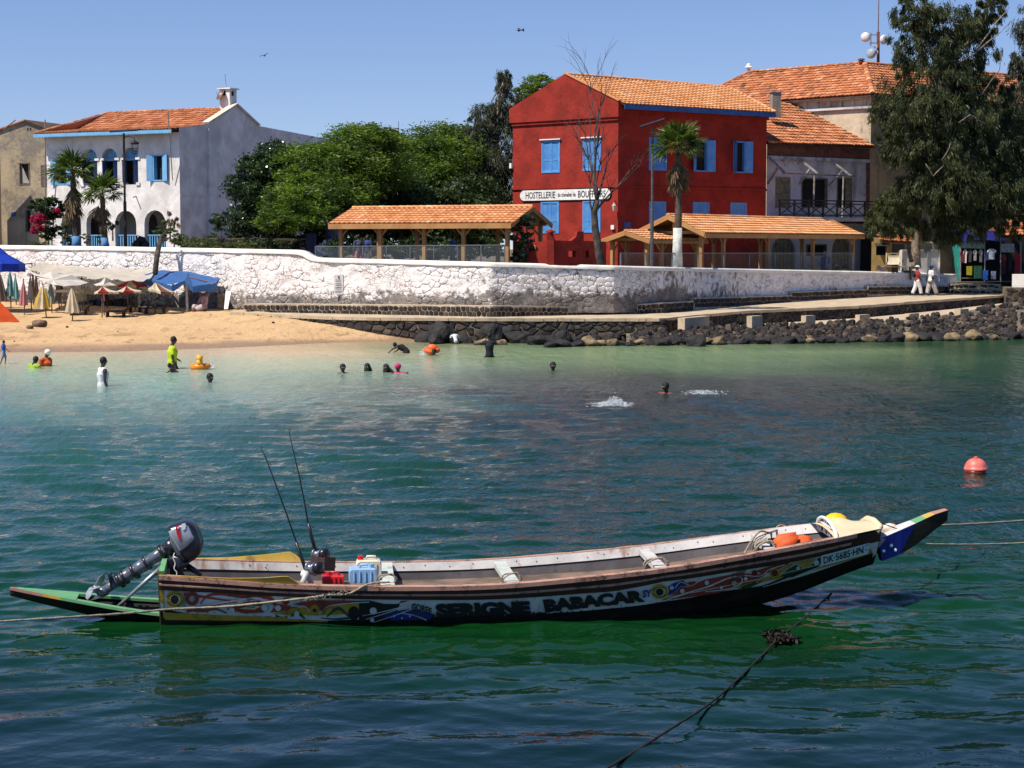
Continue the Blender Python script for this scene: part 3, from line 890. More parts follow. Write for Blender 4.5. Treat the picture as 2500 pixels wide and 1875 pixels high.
def window(F, r, parent, mode='closed', m=BLUE, mf=None, depth=.16, cap=None, la=2.9, ra=2.9, sides='lr', inner=None):
    """r = u0,u1,z0,z1. A framed opening: parts frame (the window itself), shutters, pane, sill"""
    u0, u1, z0, z1 = r; mf = mf or m
    fr = MB()
    s = .07
    for a, b, c, d in ((u0, u0 + s, z0, z1), (u1 - s, u1, z0, z1), (u0 + s, u1 - s, z1 - s, z1), (u0 + s, u1 - s, z0, z0 + s)):
        fr.fbox(F, a, b, c, d, -depth, .03)
    w = fr.build('window', mf, parent)
    MB().quad(F.pt(u0, z0,-depth), F.pt(u1, z0,-depth), F.pt(u1, z1,-depth), F.pt(u0, z1,-depth)).build('pane', DARKIN if mode != 'glass' else GLASS, w)  # without glass, a near-black sheet stands for the unlit room
    um = (u0 + u1) / 2
    if mode == 'closed':
        leaf(F, u0 + s, um - .006, z0 + s, z1 - s, m, w, -.03,0, 'l'); leaf(F, um + .006, u1 - s, z0 + s, z1 - s, m, w, -.03,0, 'r')
    elif mode == 'open':
        lw = um - u0
        if 'l' in sides: leaf(F, u0, um, z0, z1, m, w, .05, la, 'l')
        if 'r' in sides: leaf(F, um, u1, z0, z1, m, w, .05, ra, 'r')
    if cap: MB().fbox(F, u0 - .08, u1 + .08, z1 + .002, z1 + .06,0,.12).build('lintel_cap', cap, w)
    return w
# one clay tile, then copies of it
TILEM = {}
def tilemat(kind):
    if kind in TILEM: return TILEM[kind]
    base, dark, pale = {'new': ((.66,.31,.13), (.54,.21,.08), (.76,.44,.23)), 'old': ((.50,.18,.075), (.30,.10,.045), (.62,.31,.16))}[kind]
    r = []
    for isl in (False, True):
        t = NT('clay_tile_' + kind)
        a = t.rand(isl)
        c = t.ramp(a, [(0, dark), (.35, base), (.75, base), (1, pale)])
        n = t.noise(1.1,5,.65)
        c = t.mix(t.rng(n, .52 if kind == 'old' else .62,.75), c, (.10,.06,.04) if kind == 'old' else (.42,.20,.10))
        r.append(t.done(t.bsdf(c, .85, t.bump(t.noise(14,4), .4,.02), .3)))
    TILEM[kind] = r; return r
def tile_geo(mb, o, eu, ev, n, tw, th):
    prof = [(0,.008), (.12,.028), (.28,.030), (.42,.008), (.6,.0), (.8,.0), (1.0,.008)]
    vs = []
    for a, hh in prof: vs.append(o + eu * (a - .5) * tw * .98 - ev * th * .5 + n * (hh + .062))
    for a, hh in prof: vs.append(o + eu * (a - .5) * tw * .98 + ev * th * .62 + n * (hh + .004))
    for a, hh in prof: vs.append(o + eu * (a - .5) * tw * .98 - ev * th * .47 + n * (hh + .000))
    k = len(prof)
    fs = [(i, i + 1, k + i + 1, k + i) for i in range(k - 1)] + [(2 * k + i, 2 * k + i + 1, i + 1, i) for i in range(k - 1)]
    return mb.add(vs, fs)
def roof_plane(parent, e0, e1, r1, r0, kind='new', tw=.25, rows=None, th=.33, maxp=290, seed=1, board=None, skip=0):
    """tiled slope: eave e0-e1, top edge r0-r1 (may be a point); tiles are parts of the roof"""
    e0, e1, r0, r1 = map(Vector, (e0, e1, r0, r1))
    eu = (e1 - e0).normalized(); n = eu.cross((r0 + r1) / 2 - (e0 + e1) / 2).normalized()
    if n.z < 0: n = -n
    ev = n.cross(eu)
    if ev.z < 0: ev = -ev
    pl = [((p - e0).dot(eu), (p - e0).dot(ev)) for p in (e0, e1, r1, r0)]
    H = max(p[1] for p in pl)
    if rows: th = H / rows
    ms = tilemat(kind); rnd = random.Random(seed)
    MB().prism([e0 - n * .02, e1 - n * .02, r1 - n * .02, r0 - n * .02], -n * .05).build('roof_boards', board or WOODD, parent)
    tl = []
    nv = int(H / th + .5); u0, u1 = min(p[0] for p in pl), max(p[0] for p in pl)
    for j in range(nv):
        v = (j + .5) * th; nu = int((u1 - u0) / tw)
        for i in range(nu + 1):
            u = u0 + (i + .5) * tw
            if pin(pl, u, min(v, H - .01)) and not (skip and rnd.random() < skip): tl.append(e0 + eu * u + ev * v)
    tl.sort(key=lambda p: p.y)
    mb = MB(); tile_geo(mb, Vector((0,0,0)), eu, ev, n, tw, th)
    me = mb.mesh('tile', ms[0], (0,0,0), False)
    og = ORG[parent.name]
    old = kind == 'old'
    for p in tl[:maxp]:
        o = place('tile', me, parent, p - og + (n * rnd.uniform(0,.02) if old else n * rnd.uniform(0,.006)), ORG[parent.name])
        if old: o.rotation_euler = (rnd.uniform(-.02,.02), rnd.uniform(-.03,.03), rnd.uniform(-.05,.05))
    if tl[maxp:]:
        mb = MB()
        for p in tl[maxp:]:
            tile_geo(mb, p + (n * rnd.uniform(0,.02) if old else Vector()), (eu + n * rnd.uniform(-.03,.03) * old + ev * rnd.uniform(-.04,.04) * old).normalized(), ev, n, tw, th)
        mb.build('tile_fill', ms[1], parent, kind='stuff')
    return n
def ridge(parent, a, b, kind='new', r=.11, step=.4, name='ridge_tile'):
    a, b = Vector(a), Vector(b); L = (b - a).length; k = max(1, int(L / step)); d = (b - a) / k
    mb = MB(); x = d.cross(Vector((0,0,1))).normalized(); up = x.cross(d).normalized()
    if up.z < 0: up = -up
    n = 5
    for j in range(2):
        s = 1.15 if j == 0 else .9
        for i in range(n + 1):
            t_ = pi * i / n
            mb.v.append(tuple(d * j * 1.12 + x * cos(t_) * r * s + up * sin(t_) * r * .75 * s))
    for i in range(n): mb.f.append((i, i + 1, n + 2 + i, n + 1 + i)); mb.m.append(0)
    mb.f.append(tuple(range(n + 1))); mb.m.append(0)
    me = mb.mesh(name, tilemat(kind)[0], (0,0,0), False)
    for i in range(k): place(name, me, parent, a + d * i + up * .03 - ORG[parent.name], ORG[parent.name])
WOOD = mat('new_timber', (.50,.26,.095), .7,.2,1.5,.35,30,.01,(.38,.18,.06), isl=1)
WOODD = mat('dark_timber', (.10,.055,.03), .85,.25,2,.3,20,.01)
def text_mesh(body, size, loc_fn, m, parent, name='lettering', shear=0, bold=0, spacing=1, xs=1, off=.004):
    """flat lettering: curve text turned into a mesh and laid on a surface by loc_fn(x, y)"""
    cu = bpy.data.curves.new('t', 'FONT'); cu.body = body; cu.size = size; cu.shear = shear; cu.offset = bold
    cu.space_character = spacing; cu.fill_mode = 'FRONT'; cu.resolution_u = 3
    ob = bpy.data.objects.new('t', cu); COL.objects.link(ob)
    dg = bpy.context.evaluated_depsgraph_get(); me = bpy.data.meshes.new_from_object(ob.evaluated_get(dg))
    w = max((v.co.x for v in me.vertices), default=1)
    mb = MB(); mb.v = [tuple(loc_fn(v.co.x * xs, v.co.y, w * xs)) for v in me.vertices]
    mb.f = [tuple(p.vertices) for p in me.polygons]; mb.m = [0] * len(mb.f)
    bpy.data.objects.remove(ob); bpy.data.meshes.remove(me)
    return mb.build(name, m, parent)

# ------------------------------------------------------------------ the red hotel
def plaster(name, col, dark, w0=.58, sc=.6, bumpd=.06, streaks=True, grime=(.06,.05,.045), low=None):
    t = NT(name)
    n1, n2 = t.noise(sc, 6,.62, None, .3), t.noise(4,6,.65)
    n3 = t.noise(1.2,5,.65, t.vec(t.pos, (1,1,.16)))
    c = t.mix(t.rng(n1,.35,.65), tuple(min(1, v * 1.06) for v in col), tuple(v * .74 for v in col))
    c = t.mix(t.rng(t.m('ADD', t.m('MULTIPLY', n1,.55), t.m('MULTIPLY', n2,.45)), w0, w0 + .1), c, dark)
    if streaks: c = t.mix(t.rng(n3,.55,.72,0,.6), c, grime)
    return t.done(t.bsdf(c, .9, t.bump(t.m('ADD', n2, t.m('MULTIPLY', n1,1.5)), .5, bumpd), .25))
RED = plaster('red_plaster', (.31,.029,.018), (.20,.022,.014), .52,.9,.05, True, (.18,.028,.016))
REDH = thing('red_hotel', 'two storey red plastered hotel with blue shutters and orange tiled roof', 'building', P(1508,655,95))
F1 = Face(1508,655,95,-.748,.664,-1); F2 = Face(1508,655,95,.81,.585,1)
zb = 2.2
L1 = F1.at(1252,400)[0]; L2 = F2.at(1871,400)[0]
zc1 = F1.at(1380,293)[1]; zeave = F1.at(1509,247.5)[1]; zapex = F1.at(1383,181)[1]; uap = F1.at(1383,181)[0]
zl = F1.at(1252,266)[1]
w1 = [fuv(F1, *q) for q in ((1323,1367.5,342,422), (1423.5,1467.5,337,417), (1321,1365,492.5,570), (1423,1466.5,490,568))]
w2 = [fuv(F2, *q) for q in ((1584,1627,336,416), (1697,1727,342,419), (1790,1819,345,422), (1584,1625,492,572), (1691,1731,493.5,574), (1782.5,1822,495,574))]
mb = MB()
wallpoly(mb, F1, [(0, zb), (L1, zb), (L1, zc1), (0, zc1)], [rect(*w) for w in w1], 0,.18)
wallpoly(mb, F2, [(0, zb), (L2, zb), (L2, zeave - .1), (0, zeave - .1)], [rect(*w) for w in w2], 0,.18)
bk1, bk2 = F1.pt(L1,0), F2.pt(L2,0); far_ = bk1 + F2.d * L2
for a, b in ((bk1, far_), (far_, bk2)): mb.quad(a + Vector((0,0, zb)), b + Vector((0,0, zb)), b + Vector((0,0, zeave)), a + Vector((0,0, zeave)))
mb.build('wall', RED, REDH)
mb = MB(); wallpoly(mb, F1, [(-.12, zc1), (L1 + .12, zc1), (L1 + .12, zl), (uap, zapex), (-.12, zeave)], (), .16)
o = [F1.pt(u, z, .16) for u, z in ((-.12, zc1), (L1 + .12, zc1), (L1 + .12, zl), (uap, zapex), (-.12, zeave))]
for i in range(5): mb.quad(o[i], o[(i + 1) % 5], o[(i + 1) % 5] - F1.n * .5, o[i] - F1.n * .5)
mb.build('gable', RED, REDH)
MB().fbox(F1,-.02, L1 + .02, zc1 - .16, zc1 - .002,-.05,.09).build('cornice', RED, REDH)
zs = F1.at(1380,457)[1]
mb = MB()
for i in range(14):
    a, b = L1 * i / 14, L1 * (i + 1) / 14; k = .03 * noise.noise(Vector((i * .9,0,0)))
    mb.fbox(F1, a, b, zs - .07 + k * .5, zs + .05 + k * .3,-.05,.07 + k)
mb.build('string_course', RED, REDH)
mb = MB(); zs2 = F2.at(1690,459)[1]; mb.fbox(F2,.01, L2, zs2 - .07, zs2 + .05,-.05,.07); mb.build('string_course', RED, REDH)
mb = MB(); mb.fbox(F2,.0, L2 + .05, zeave - .55, zeave - .12,-.05,.12); mb.fbox(F2,.0, L2 + .05, zeave - .12 + .002, zeave - .02,-.05,.26); mb.build('eave_moulding', RED, REDH)
for k, w in enumerate(w1): window(F1, w, REDH, 'closed', BLUE, cap=WTOP if k < 2 else None)
window(F2, w2[0], REDH, 'closed', BLUE)
window(F2, w2[1], REDH, 'open', BLUE, la=2.5, ra=2.75); window(F2, w2[2], REDH, 'open', BLUE, la=1.9, ra=2.8)
for w in w2[3:]: window(F2, w, REDH, 'closed', BLUE)
# roof
ez = F2.at(1512,255)[1]
E0, E1 = F2.pt(.08, ez, .42), F2.pt(L2 + .25, ez, .42)
R0 = F1.pt(uap, zapex - .02,.0)
lo_, hi_ = 3,12
for _ in range(40):
    m_ = (lo_ + hi_) / 2
    if proj(R0 + F2.d * m_)[0] < 1778: lo_ = m_
    else: hi_ = m_
R1 = R0 + F2.d * lo_; R1.z = P(1778,214, R1.y).z
RF = MB().prism([E0 - F2.n * .3 - Vector((0,0,.15)), E1 - Vector((0,0,.15)) - F2.n * .3, R1 - Vector((0,0,.15)), R0 - Vector((0,0,.15))], Vector((0,0,.05))).build('roof', WOODD, REDH)
roof_plane(RF, E0, E1, R1, R0, 'new', .26,14, seed=2)
bE = far_ + Vector((0,0, ez))
MB().prism([E1, bE, R1], Vector((0,0,-.06))).build('hip_slope', tilemat('new')[0], RF)
MB().prism([F1.pt(L1, zl - .05,0), bE, R1, R0], Vector((0,0,-.06))).build('back_slope', tilemat('new')[0], RF)
ridge(RF, R0, R1); ridge(RF, E1, R1)
MB().beam(F1.pt(-.16, zeave + .03,.1), F1.pt(uap, zapex + .05,.1), .22,.06).build('verge', tilemat('new')[0], RF)
MB().beam(E0 - Vector((0,0,.13)), E1 - Vector((0,0,.13)), .05,.24).build('fascia', BLUED, REDH)
# painted name board
SIGNW = mat('sign_white', (.82,.80,.76), .6,.1,3,.1)
BLACK = mat('black_paint', (.012,.012,.014), .5,.1,3,0)
sg = fuv(F1,1275,1489,463.5,487.5)
su0, su1 = sg[0], sg[1]; szc = (sg[2] + sg[3]) / 2 ; sh = (F1.at(1382,463)[1] - F1.at(1382,488.5)[1]) / 2
ol = [(su0 + .12, szc - sh), (su1 - .12, szc - sh)] + [(su1 - .12 + .22 * cos(a), szc + sh * .86 * sin(a)) for a in (-.9,-.3,.3,.9)] + [(su1 - .12, szc + sh), (su0 + .12, szc + sh)] + [(su0 + .12 - .22 * cos(a), szc + sh * .86 * sin(a)) for a in (.9,.3,-.3,-.9)]
SB = MB().prism([F1.pt(u, z, .03) for u, z in ol], F1.n * .05).build('name_board', SIGNW, REDH)
MB().prism([F1.pt(lerp((su0 + su1) / 2, u, 1.012), lerp(szc, z, 1.1), .028) for u, z in ol], F1.n * .03).build('board_rim', BLACK, SB)
def onsign(px0, px1, zc, x0w):
    ua, ub = F1.at(px0,475)[0], F1.at(px1,475)[0]
    return lambda x, y, w: F1.pt(lerp(ua, ub, x / w), zc + y, .086)
hgt = sh * 1.25
for i, (tx, p0, p1, sc_) in enumerate((('HOSTELLERIE', 1285,1358,1.0), ('du chevalier de', 1364,1408,.62), ('BOUFFLERS', 1413,1481,1.0))):
    text_mesh(tx, hgt * 1.42 * sc_, onsign(p0, p1, szc - sh * .58 * sc_ , 0), BLACK, SB, bold=.006)
# wall lamp and small boxes on the corner
wl = thing('wall_lamp', 'small glass wall lantern on the corner of the red hotel', 'wall lamp', F1.pt(.05, F1.at(1504,505)[1], .2))
q = F1.pt(.04, F1.at(1504,507)[1], .28)
MB().lathe(q, [(.07,-.16), (.11,.06), (.12,.1), (.03,.2), (.01,.28)], 6).build('lantern', mat('lamp_glass', (.55,.5,.42), .2,.1), wl)
MB().tube([q + Vector((0,0,.28)), q + Vector((0,0,.36)) - F1.n * .1, q + Vector((0,0,.1)) - F1.n * .28], .02,5).build('bracket', BLACK, wl)
q = F1.pt(.18, F1.at(1499,560)[1], .01)
tag(MB().boxx(q, F1.d * .2, F1.n * .1, Vector((0,0,.22))).build('meter_box', SIGNW, None, org=q), 'small white box low on the corner of the red hotel', 'meter box')
q = F1.pt(L1 - .02, F1.at(1254,411)[1], .01)
tag(MB().boxx(q, F1.d * .14, F1.n * .14, Vector((0,0,.28))).build('junction_box', SIGNW, None, org=q), 'small white box high on the far left edge of the red hotel', 'junction box')
q = F2.pt(F2.at(1523,551)[0], F2.at(1523,556)[1], .01)
NB = MB().boxx(q, F2.d * .42, F2.n * .03, Vector((0,0,.28))).build('street_plate', BLUED, None, org=q)
tag(NB, 'small dark blue street plate on the shaded wall of the red hotel', 'street sign')

# ------------------------------------------------------------------ the white house
WPL = plaster('white_plaster', (.84,.79,.74), (.56,.50,.45), .60,.7,.04, True, (.50,.44,.40))
LBLUE = mat('light_blue_paint', (.14,.36,.62), .6,.2,2.5,.2,20,.01,(.20,.45,.70))
WH = thing('white_house', 'two storey white house with arcades, light blue shutters and tiled roof', 'house', P(441,600,110))
G1 = Face(441,600,110,-.895,.446,-1); G2 = Face(441,600,110,.446,.895,1)
gz = 3.0; LG = G1.at(114,400)[0]; ze = G1.at(435,318)[1] - .1
low = [fuv(G1, a, b, c, 602) for a, b, c in ((352.5,404.5,513), (281,333,514), (211,260,514.5), (150,198,516))]
low = [(a, b, gz + .02, z) for a, b, _, z in low]
upp = [fuv(G1, a, b, c, d) for a, b, c, d in ((298,337,360,450.5), (249,286.5,362,451.5), (201,237.5,364,452.5))]
wr = fuv(G1,374,399,378,442); wlft = fuv(G1,139,164,389,451)
mb = MB()
wallpoly(mb, G1, [(0, gz), (LG, gz), (LG, ze), (0, ze)], [arch(*a) for a in low] + [arch(*a) for a in upp] + [rect(*wr), rect(*wlft)], 0,.42)
pp = [(437.5,311), (508,302), (577,257), (631.5,307.6), (640,309), (796,338.6), (835,346)]
so = [G2.at(*p) for p in pp]
LS = so[-1][0]
wallpoly(mb, G2, [(0, gz), (LS, gz), so[-1], so[-2], so[-3], so[-4], so[2], so[1], (0, so[0][1])], (), 0)
bkl, bkr = G1.pt(LG, 0), G2.pt(LS, 0)
mb.quad(bkl + Vector((0,0, gz)), bkl + G2.d * 8 + Vector((0,0, gz)), bkl + G2.d * 8 + Vector((0,0, ze)), bkl + Vector((0,0, ze)))
mb.quad(bkl + G2.d * 8 + Vector((0,0, gz)), G2.pt(8.2, gz), G2.pt(8.2, ze), bkl + G2.d * 8 + Vector((0,0, ze)))
mb.build('wall', WPL, WH)
GREYIN = mat('gallery_wall', (.42,.38,.34), .9,.2,.8,.2)
mb = MB()
zf = upp[0][2] - .12
mb.quad(G1.pt(.1, gz, -2.3), G1.pt(LG, gz, -2.3), G1.pt(LG, zf, -2.3), G1.pt(.1, zf, -2.3))
mb.build('gallery_back_wall', GREYIN, WH)
mb = MB(); mb.quad(G1.pt(.1, zf, -1.9), G1.pt(LG, zf, -1.9), G1.pt(LG, ze, -1.9), G1.pt(.1, ze, -1.9)); mb.build('upper_back_wall', GREYIN, WH)
MB().boxx(G1.pt(.1, zf - .25,-2.3), G1.d * (LG - .2), G1.n * 1.88, Vector((0,0,.25))).build('gallery_floor', GREYIN, WH)
MB().boxx(G1.pt(.1, gz - .3,-2.3), G1.d * (LG - .2), G1.n * 2.28, Vector((0,0,.28))).build('ground_floor', GREYIN, WH)
DBR = mat('dark_door', (.035,.022,.018), .6,.2,3,.1)
for k, a in enumerate(low):
    dr = MB().prism([G1.pt(u, z, -2.29) for u, z in arch(a[0] + (.55 if k == 0 else .2), a[1] - (.05 if k == 0 else .15), gz, a[3] - .1)], G1.n * .05)
    if k != 2: dr.build('door', DBR, WH)
    mb = MB()
    zt = G1.at(300,573)[1]
    mb.fbox(G1, a[0] + .02, a[1] - .02, zt - .06, zt, -.25,-.17)
    n = 9
    for i in range(n):
        u = lerp(a[0] + .08, a[1] - .08, i / (n - 1)); mb.fbox(G1, u - .03, u + .03, gz, zt - .06,-.23,-.19)
    mb.build('balustrade', LBLUE, WH)
for k, a in enumerate(upp):
    zsp = a[3] - (a[1] - a[0]) / 2
    hd = [(u, z) for u, z in arch(a[0], a[1], zsp, a[3])]
    fl = MB().prism([G1.pt(u, z, -.40) for u, z in hd], G1.n * .04).build('fanlight', LBLUE, WH)
    MB().fbox(G1, a[0], a[1], zsp - .16, zsp - .02,-.42,-.28).build('transom', LBLUE, WH)
    c = (a[0] + a[1]) / 2
    for j in range(4):
        th_ = pi * (j + .5) / 4; r_ = (a[1] - a[0]) / 2
        MB().beam(G1.pt(c, zsp, -.34), G1.pt(c + r_ * .95 * cos(th_), zsp + r_ * .95 * sin(th_), -.34), .03,.03).build('glazing_bar', LBLUE, fl)
    leaf(G1, a[0] + .02, c, a[2], zsp - .16, BLUED, WH, -.42,1.3, 'l', 'gallery_shutter'); leaf(G1, c, a[1] - .02, a[2], zsp - .16, BLUED, WH, -.42,1.3, 'r', 'gallery_shutter')
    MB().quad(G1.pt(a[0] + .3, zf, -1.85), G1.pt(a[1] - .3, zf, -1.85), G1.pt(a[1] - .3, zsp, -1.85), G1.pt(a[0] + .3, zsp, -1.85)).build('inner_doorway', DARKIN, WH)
    for u in (a[0], a[1]):
        MB().fbox(G1, u - .16, u + .06 if u == a[1] else u + .16, zsp - .14, zsp + .0,-.38,.06).build('capital', WPL, WH)
        MB().fbox(G1, u - .14, u + .14, a[2] - .06, a[2] + .12,-.38,.07).build('column_base', WPL, WH)
window(G1, wr, WH, 'open', LBLUE, la=2.85, ra=2.7, depth=.3); window(G1, wlft, WH, 'open', LBLUE, la=2.9, ra=2.9, depth=.3)
# roof: low front slope, steeper main slope, hipped at the left
Ez = G1.at(435,317)[1]
apx = so[2]; A0 = G1.pt(-.02, Ez, .75); A1 = G1.pt(LG + .35, Ez, .75)
K0 = G2.pt(so[1][0], so[1][1] - .12,-.15)
T0 = G2.pt(apx[0], apx[1] - .18,-.3)
lo_, hi_ = 2,12
for _ in range(40):
    m_ = (lo_ + hi_) / 2
    if proj(T0 + G1.d * m_)[0] > 262: lo_ = m_
    else: hi_ = m_
T1 = T0 + G1.d * lo_; T1.z = T0.z
K1 = A1.lerp(T1,(K0.z - A1.z) / (T1.z - A1.z)); K1 = K0 + G1.d * (K1 - K0).dot(G1.d)
WR = MB().prism([A0 - Vector((0,0,.1)), A1 - Vector((0,0,.1)), K1 - Vector((0,0,.1)), K0 - Vector((0,0,.1))], Vector((0,0,.03))).build('roof', WOODD, WH)
roof_plane(WR, A0, A1, K1, K0, 'old', .26,8, seed=5, maxp=150)
roof_plane(WR, K0, K1, T1, T0, 'old', .26,8, seed=6, maxp=150)
bkc = bkl + G2.d * 8 + Vector((0,0, Ez))
MB().prism([A1, bkc, T1], Vector((0,0,-.05))).build('hip_slope', tilemat('old')[0], WR)
MB().prism([bkc, G2.pt(8.2, Ez), T0, T1], Vector((0,0,-.05))).build('back_slope', tilemat('old')[0], WR)
ridge(WR, T0, T1, 'old'); ridge(WR, A1, T1, 'old', .09)
mb = MB()
n = 60
for i in range(n):       # scalloped fascia
    a, b = A0.lerp(A1, i / n), A0.lerp(A1,(i + 1) / n); d = b - a
    sc_ = [a + Vector((0,0,-.02)), b + Vector((0,0,-.02)), b + Vector((0,0,-.17)), a + d * .75 + Vector((0,0,-.24)), a + d * .25 + Vector((0,0,-.24)), a + Vector((0,0,-.17))]
    mb.prism([p + G1.n * .01 for p in sc_], G1.n * .03)
mb.build('scalloped_fascia', LBLUE, WH)
CREAM = mat('cream_render', (.66,.58,.44), .9,.15,1.2,.3)
mb = MB().beam(G2.pt(so[1][0] - .1, so[1][1] + .05,-.1), G2.pt(apx[0], apx[1] + .07,-.1), .5,.12)
mb.build('gable_coping', CREAM, WH)
MB().beam(G2.pt(apx[0], apx[1] + .05,0), G2.pt(so[3][0], so[3][1] + .05,0), .3,.08).build('gable_coping', WPL, WH)
zm = G2.at(514,478)[1]
mb = MB().fbox(G2, so[1][0] - .12, so[1][0] + .18, zm, so[1][1] - .3,0,.14); mb.fbox(G2, so[1][0] - .2, so[1][0] + .42, gz, zm, 0,.26)
mb.build('pilaster', WPL, WH)
MB().fbox(G2,0, LS, zm - .06, zm, 0,.03).build('string_course', WPL, WH)
CH = G2.pt(apx[0] - .35, apx[1] - .25,-.25); chh = P(560,217, CH.y).z - CH.z
mb = MB().boxx(CH, G2.d * .75,-G2.n * .75, Vector((0,0, chh)))
ch_ = mb.build('chimney', WPL, WH)
MB().boxx(CH + Vector((0,0, chh + .002)) + (G2.n * .12 - G2.d * .12), G2.d * 1.0,-G2.n * 1.0, Vector((0,0,.07))).build('chimney_cap', WPL, ch_)
for k in range(2):
    MB().boxx(CH + G2.d * (.2 if k else -.003) + Vector((0,0, chh - .4)) + (-G2.n * .3 if not k else G2.n * -.0), G2.d * (.22 if k else -.01), (G2.n * .01 if k else -G2.n * .22), Vector((0,0,.28))).build('flue_opening', DARKIN, ch_)
METAL = mat('grey_metal', (.30,.30,.31), .5,.2,4,.1, metal=.3)
an = MB().tube([CH + Vector((0,0, chh)) + G2.d * .1 - G2.n * .3, P(549,181, CH.y + .1)], .018,5)
tag(an.build('aerial', METAL, None, org=CH + Vector((0,0, chh))), 'thin aerial rod on the chimney of the white house', 'aerial')
def dish(p, aim, r, label, m, cat='satellite dish', arm=True):
    t_ = thing('satellite_dish', label, cat, p); aim = Vector(aim).normalized()
    MB().lathe(p, [(.01,-.02)] + [(r * s, r * .28 * s * s) for s in (.3,.6,.85,1.0)] + [(r * 1.0, r * .30), (r * .6, r * .13), (.01,.0)], 14, aim).build('reflector', m, t_, True)
    if arm: MB().tube([p + aim * r * .3 - Vector((0,0, r * .9)), p + aim * r * 1.1], .012,4).build('feed_arm', METAL, t_)
    return t_
dish(P(541,233, CH.y + .2), (-.7,-.5,.45), .38, 'rust brown satellite dish on the chimney of the white house', mat('rusty_dish', (.22,.12,.09), .7,.3,4,.2))
# poles and pipes on the white house
tag(MB().tube([G1.pt(G1.at(117,560)[0], gz, .25), P(110,292,113.6)], [.05,.035], 6).build('corner_pole', METAL, None, org=P(117,600,114)), 'tall thin pole at the far left corner of the white house', 'pole')
tag(MB().tube([G1.pt(G1.at(425,440)[0], G1.at(425,440)[1], .15), P(410,272,109.2)], .03,6).build('aerial_pole', METAL, None, org=P(425,440,109.5)), 'slim pole rising through the eave of the white house beside its right window', 'pole')
MB().tube([G1.pt(G1.at(332,479)[0], G1.at(332,479)[1], 0), G1.pt(G1.at(336,480)[0], G1.at(336,482)[1], .4)], .04,6).build('waterspout', METAL, WH)

# ------------------------------------------------------------------ the ochre house at the left edge
OCH = plaster('ochre_plaster', (.44,.35,.23), (.22,.19,.155), .50,.5,.06, True, (.10,.085,.07))
OH = thing('ochre_house', 'weathered ochre house with stained walls at the left edge behind the bougainvillea', 'house', P(60,600,117))
O1 = Face(131,600,116.5,-.95,.31,-1)
LO = O1.at(-60,450)[0]
ow = [fuv(O1,47,73,397,451), fuv(O1,100,114,402,455), fuv(O1,62,77,511,567)]
at_ = [O1.at(127,324), O1.at(62,295), O1.at(-8,320)]
vents = [fuv(O1,66.5,70,312,319), fuv(O1,73,76.5,312,319)]
mb = MB(); wallpoly(mb, O1, [(at_[0][0], gz), (at_[2][0], gz), at_[2], at_[1], at_[0]], [rect(*w) for w in ow + vents], 0,.25)
b_ = Vector((2.5,9,0))
mb.quad(O1.pt(at_[0][0], gz), O1.pt(at_[0][0], gz) + b_, O1.pt(*at_[0]) + b_, O1.pt(*at_[0]))
mb.build('wall', OCH, OH)
MB().quad(O1.pt(0, gz, -.6), O1.pt(LO, gz, -.6), O1.pt(LO, at_[1][1] - 1.1,-.6), O1.pt(0, at_[1][1] - 1.1,-.6)).build('unlit_backing', DARKIN, OH)
rf = MB().prism([O1.pt(*at_[1], .15), O1.pt(*at_[0], .15) + O1.d * -.3, O1.pt(*at_[0], .15) + O1.d * -.3 + b_, O1.pt(*at_[1], .15) + b_], Vector((0,0,.08))).build('roof', WOODD, OH)
MB().prism([O1.pt(*at_[1], .15), O1.pt(*at_[2], .15), O1.pt(*at_[2], .15) + b_, O1.pt(*at_[1], .15) + b_], Vector((0,0,.08))).build('roof_slope', tilemat('old')[0], rf)
WBRN = mat('weathered_wood', (.12,.085,.06), .85,.3,4,.4,25,.01,(.22,.18,.14))
for k, w in enumerate(ow):
    window(O1, w, OH, 'closed' if k == 1 else 'glass', WBRN, depth=.2)
MB().prism([O1.pt(ow[0][0] + .1, ow[0][2] + .1,-.12), O1.pt(ow[0][1] - .1, ow[0][2] + .1,-.12), O1.pt(ow[0][1] - .1, ow[0][3] - .1,-.12)], O1.n * .02).build('torn_curtain', mat('grey_cloth', (.45,.42,.38), .9), OH)
q = O1.pt(O1.at(39,523)[0], O1.at(33,528)[1], .01)
tag(MB().boxx(q, O1.d * .34, O1.n * .02, Vector((0,0,.26))).build('street_plate', BLUED, None, org=q), 'small blue street plate on the ochre house wall', 'street sign')
tag(MB().tube([P(8,317,115), P(38,293,115)], .035,5).build('roof_pole', WBRN, None, org=P(8,317,115)), 'slanting pole on the roof of the ochre house', 'pole')
# next house corner, further left
MB().boxx(P(-100,600,115.5) - Vector((0,0,.8)), Vector((2.55,0,0)), Vector((0,.5,0)), Vector((0,0,6.9))).build('side_wall', plaster('pale_plaster', (.55,.42,.28), (.3,.24,.18)), OH)
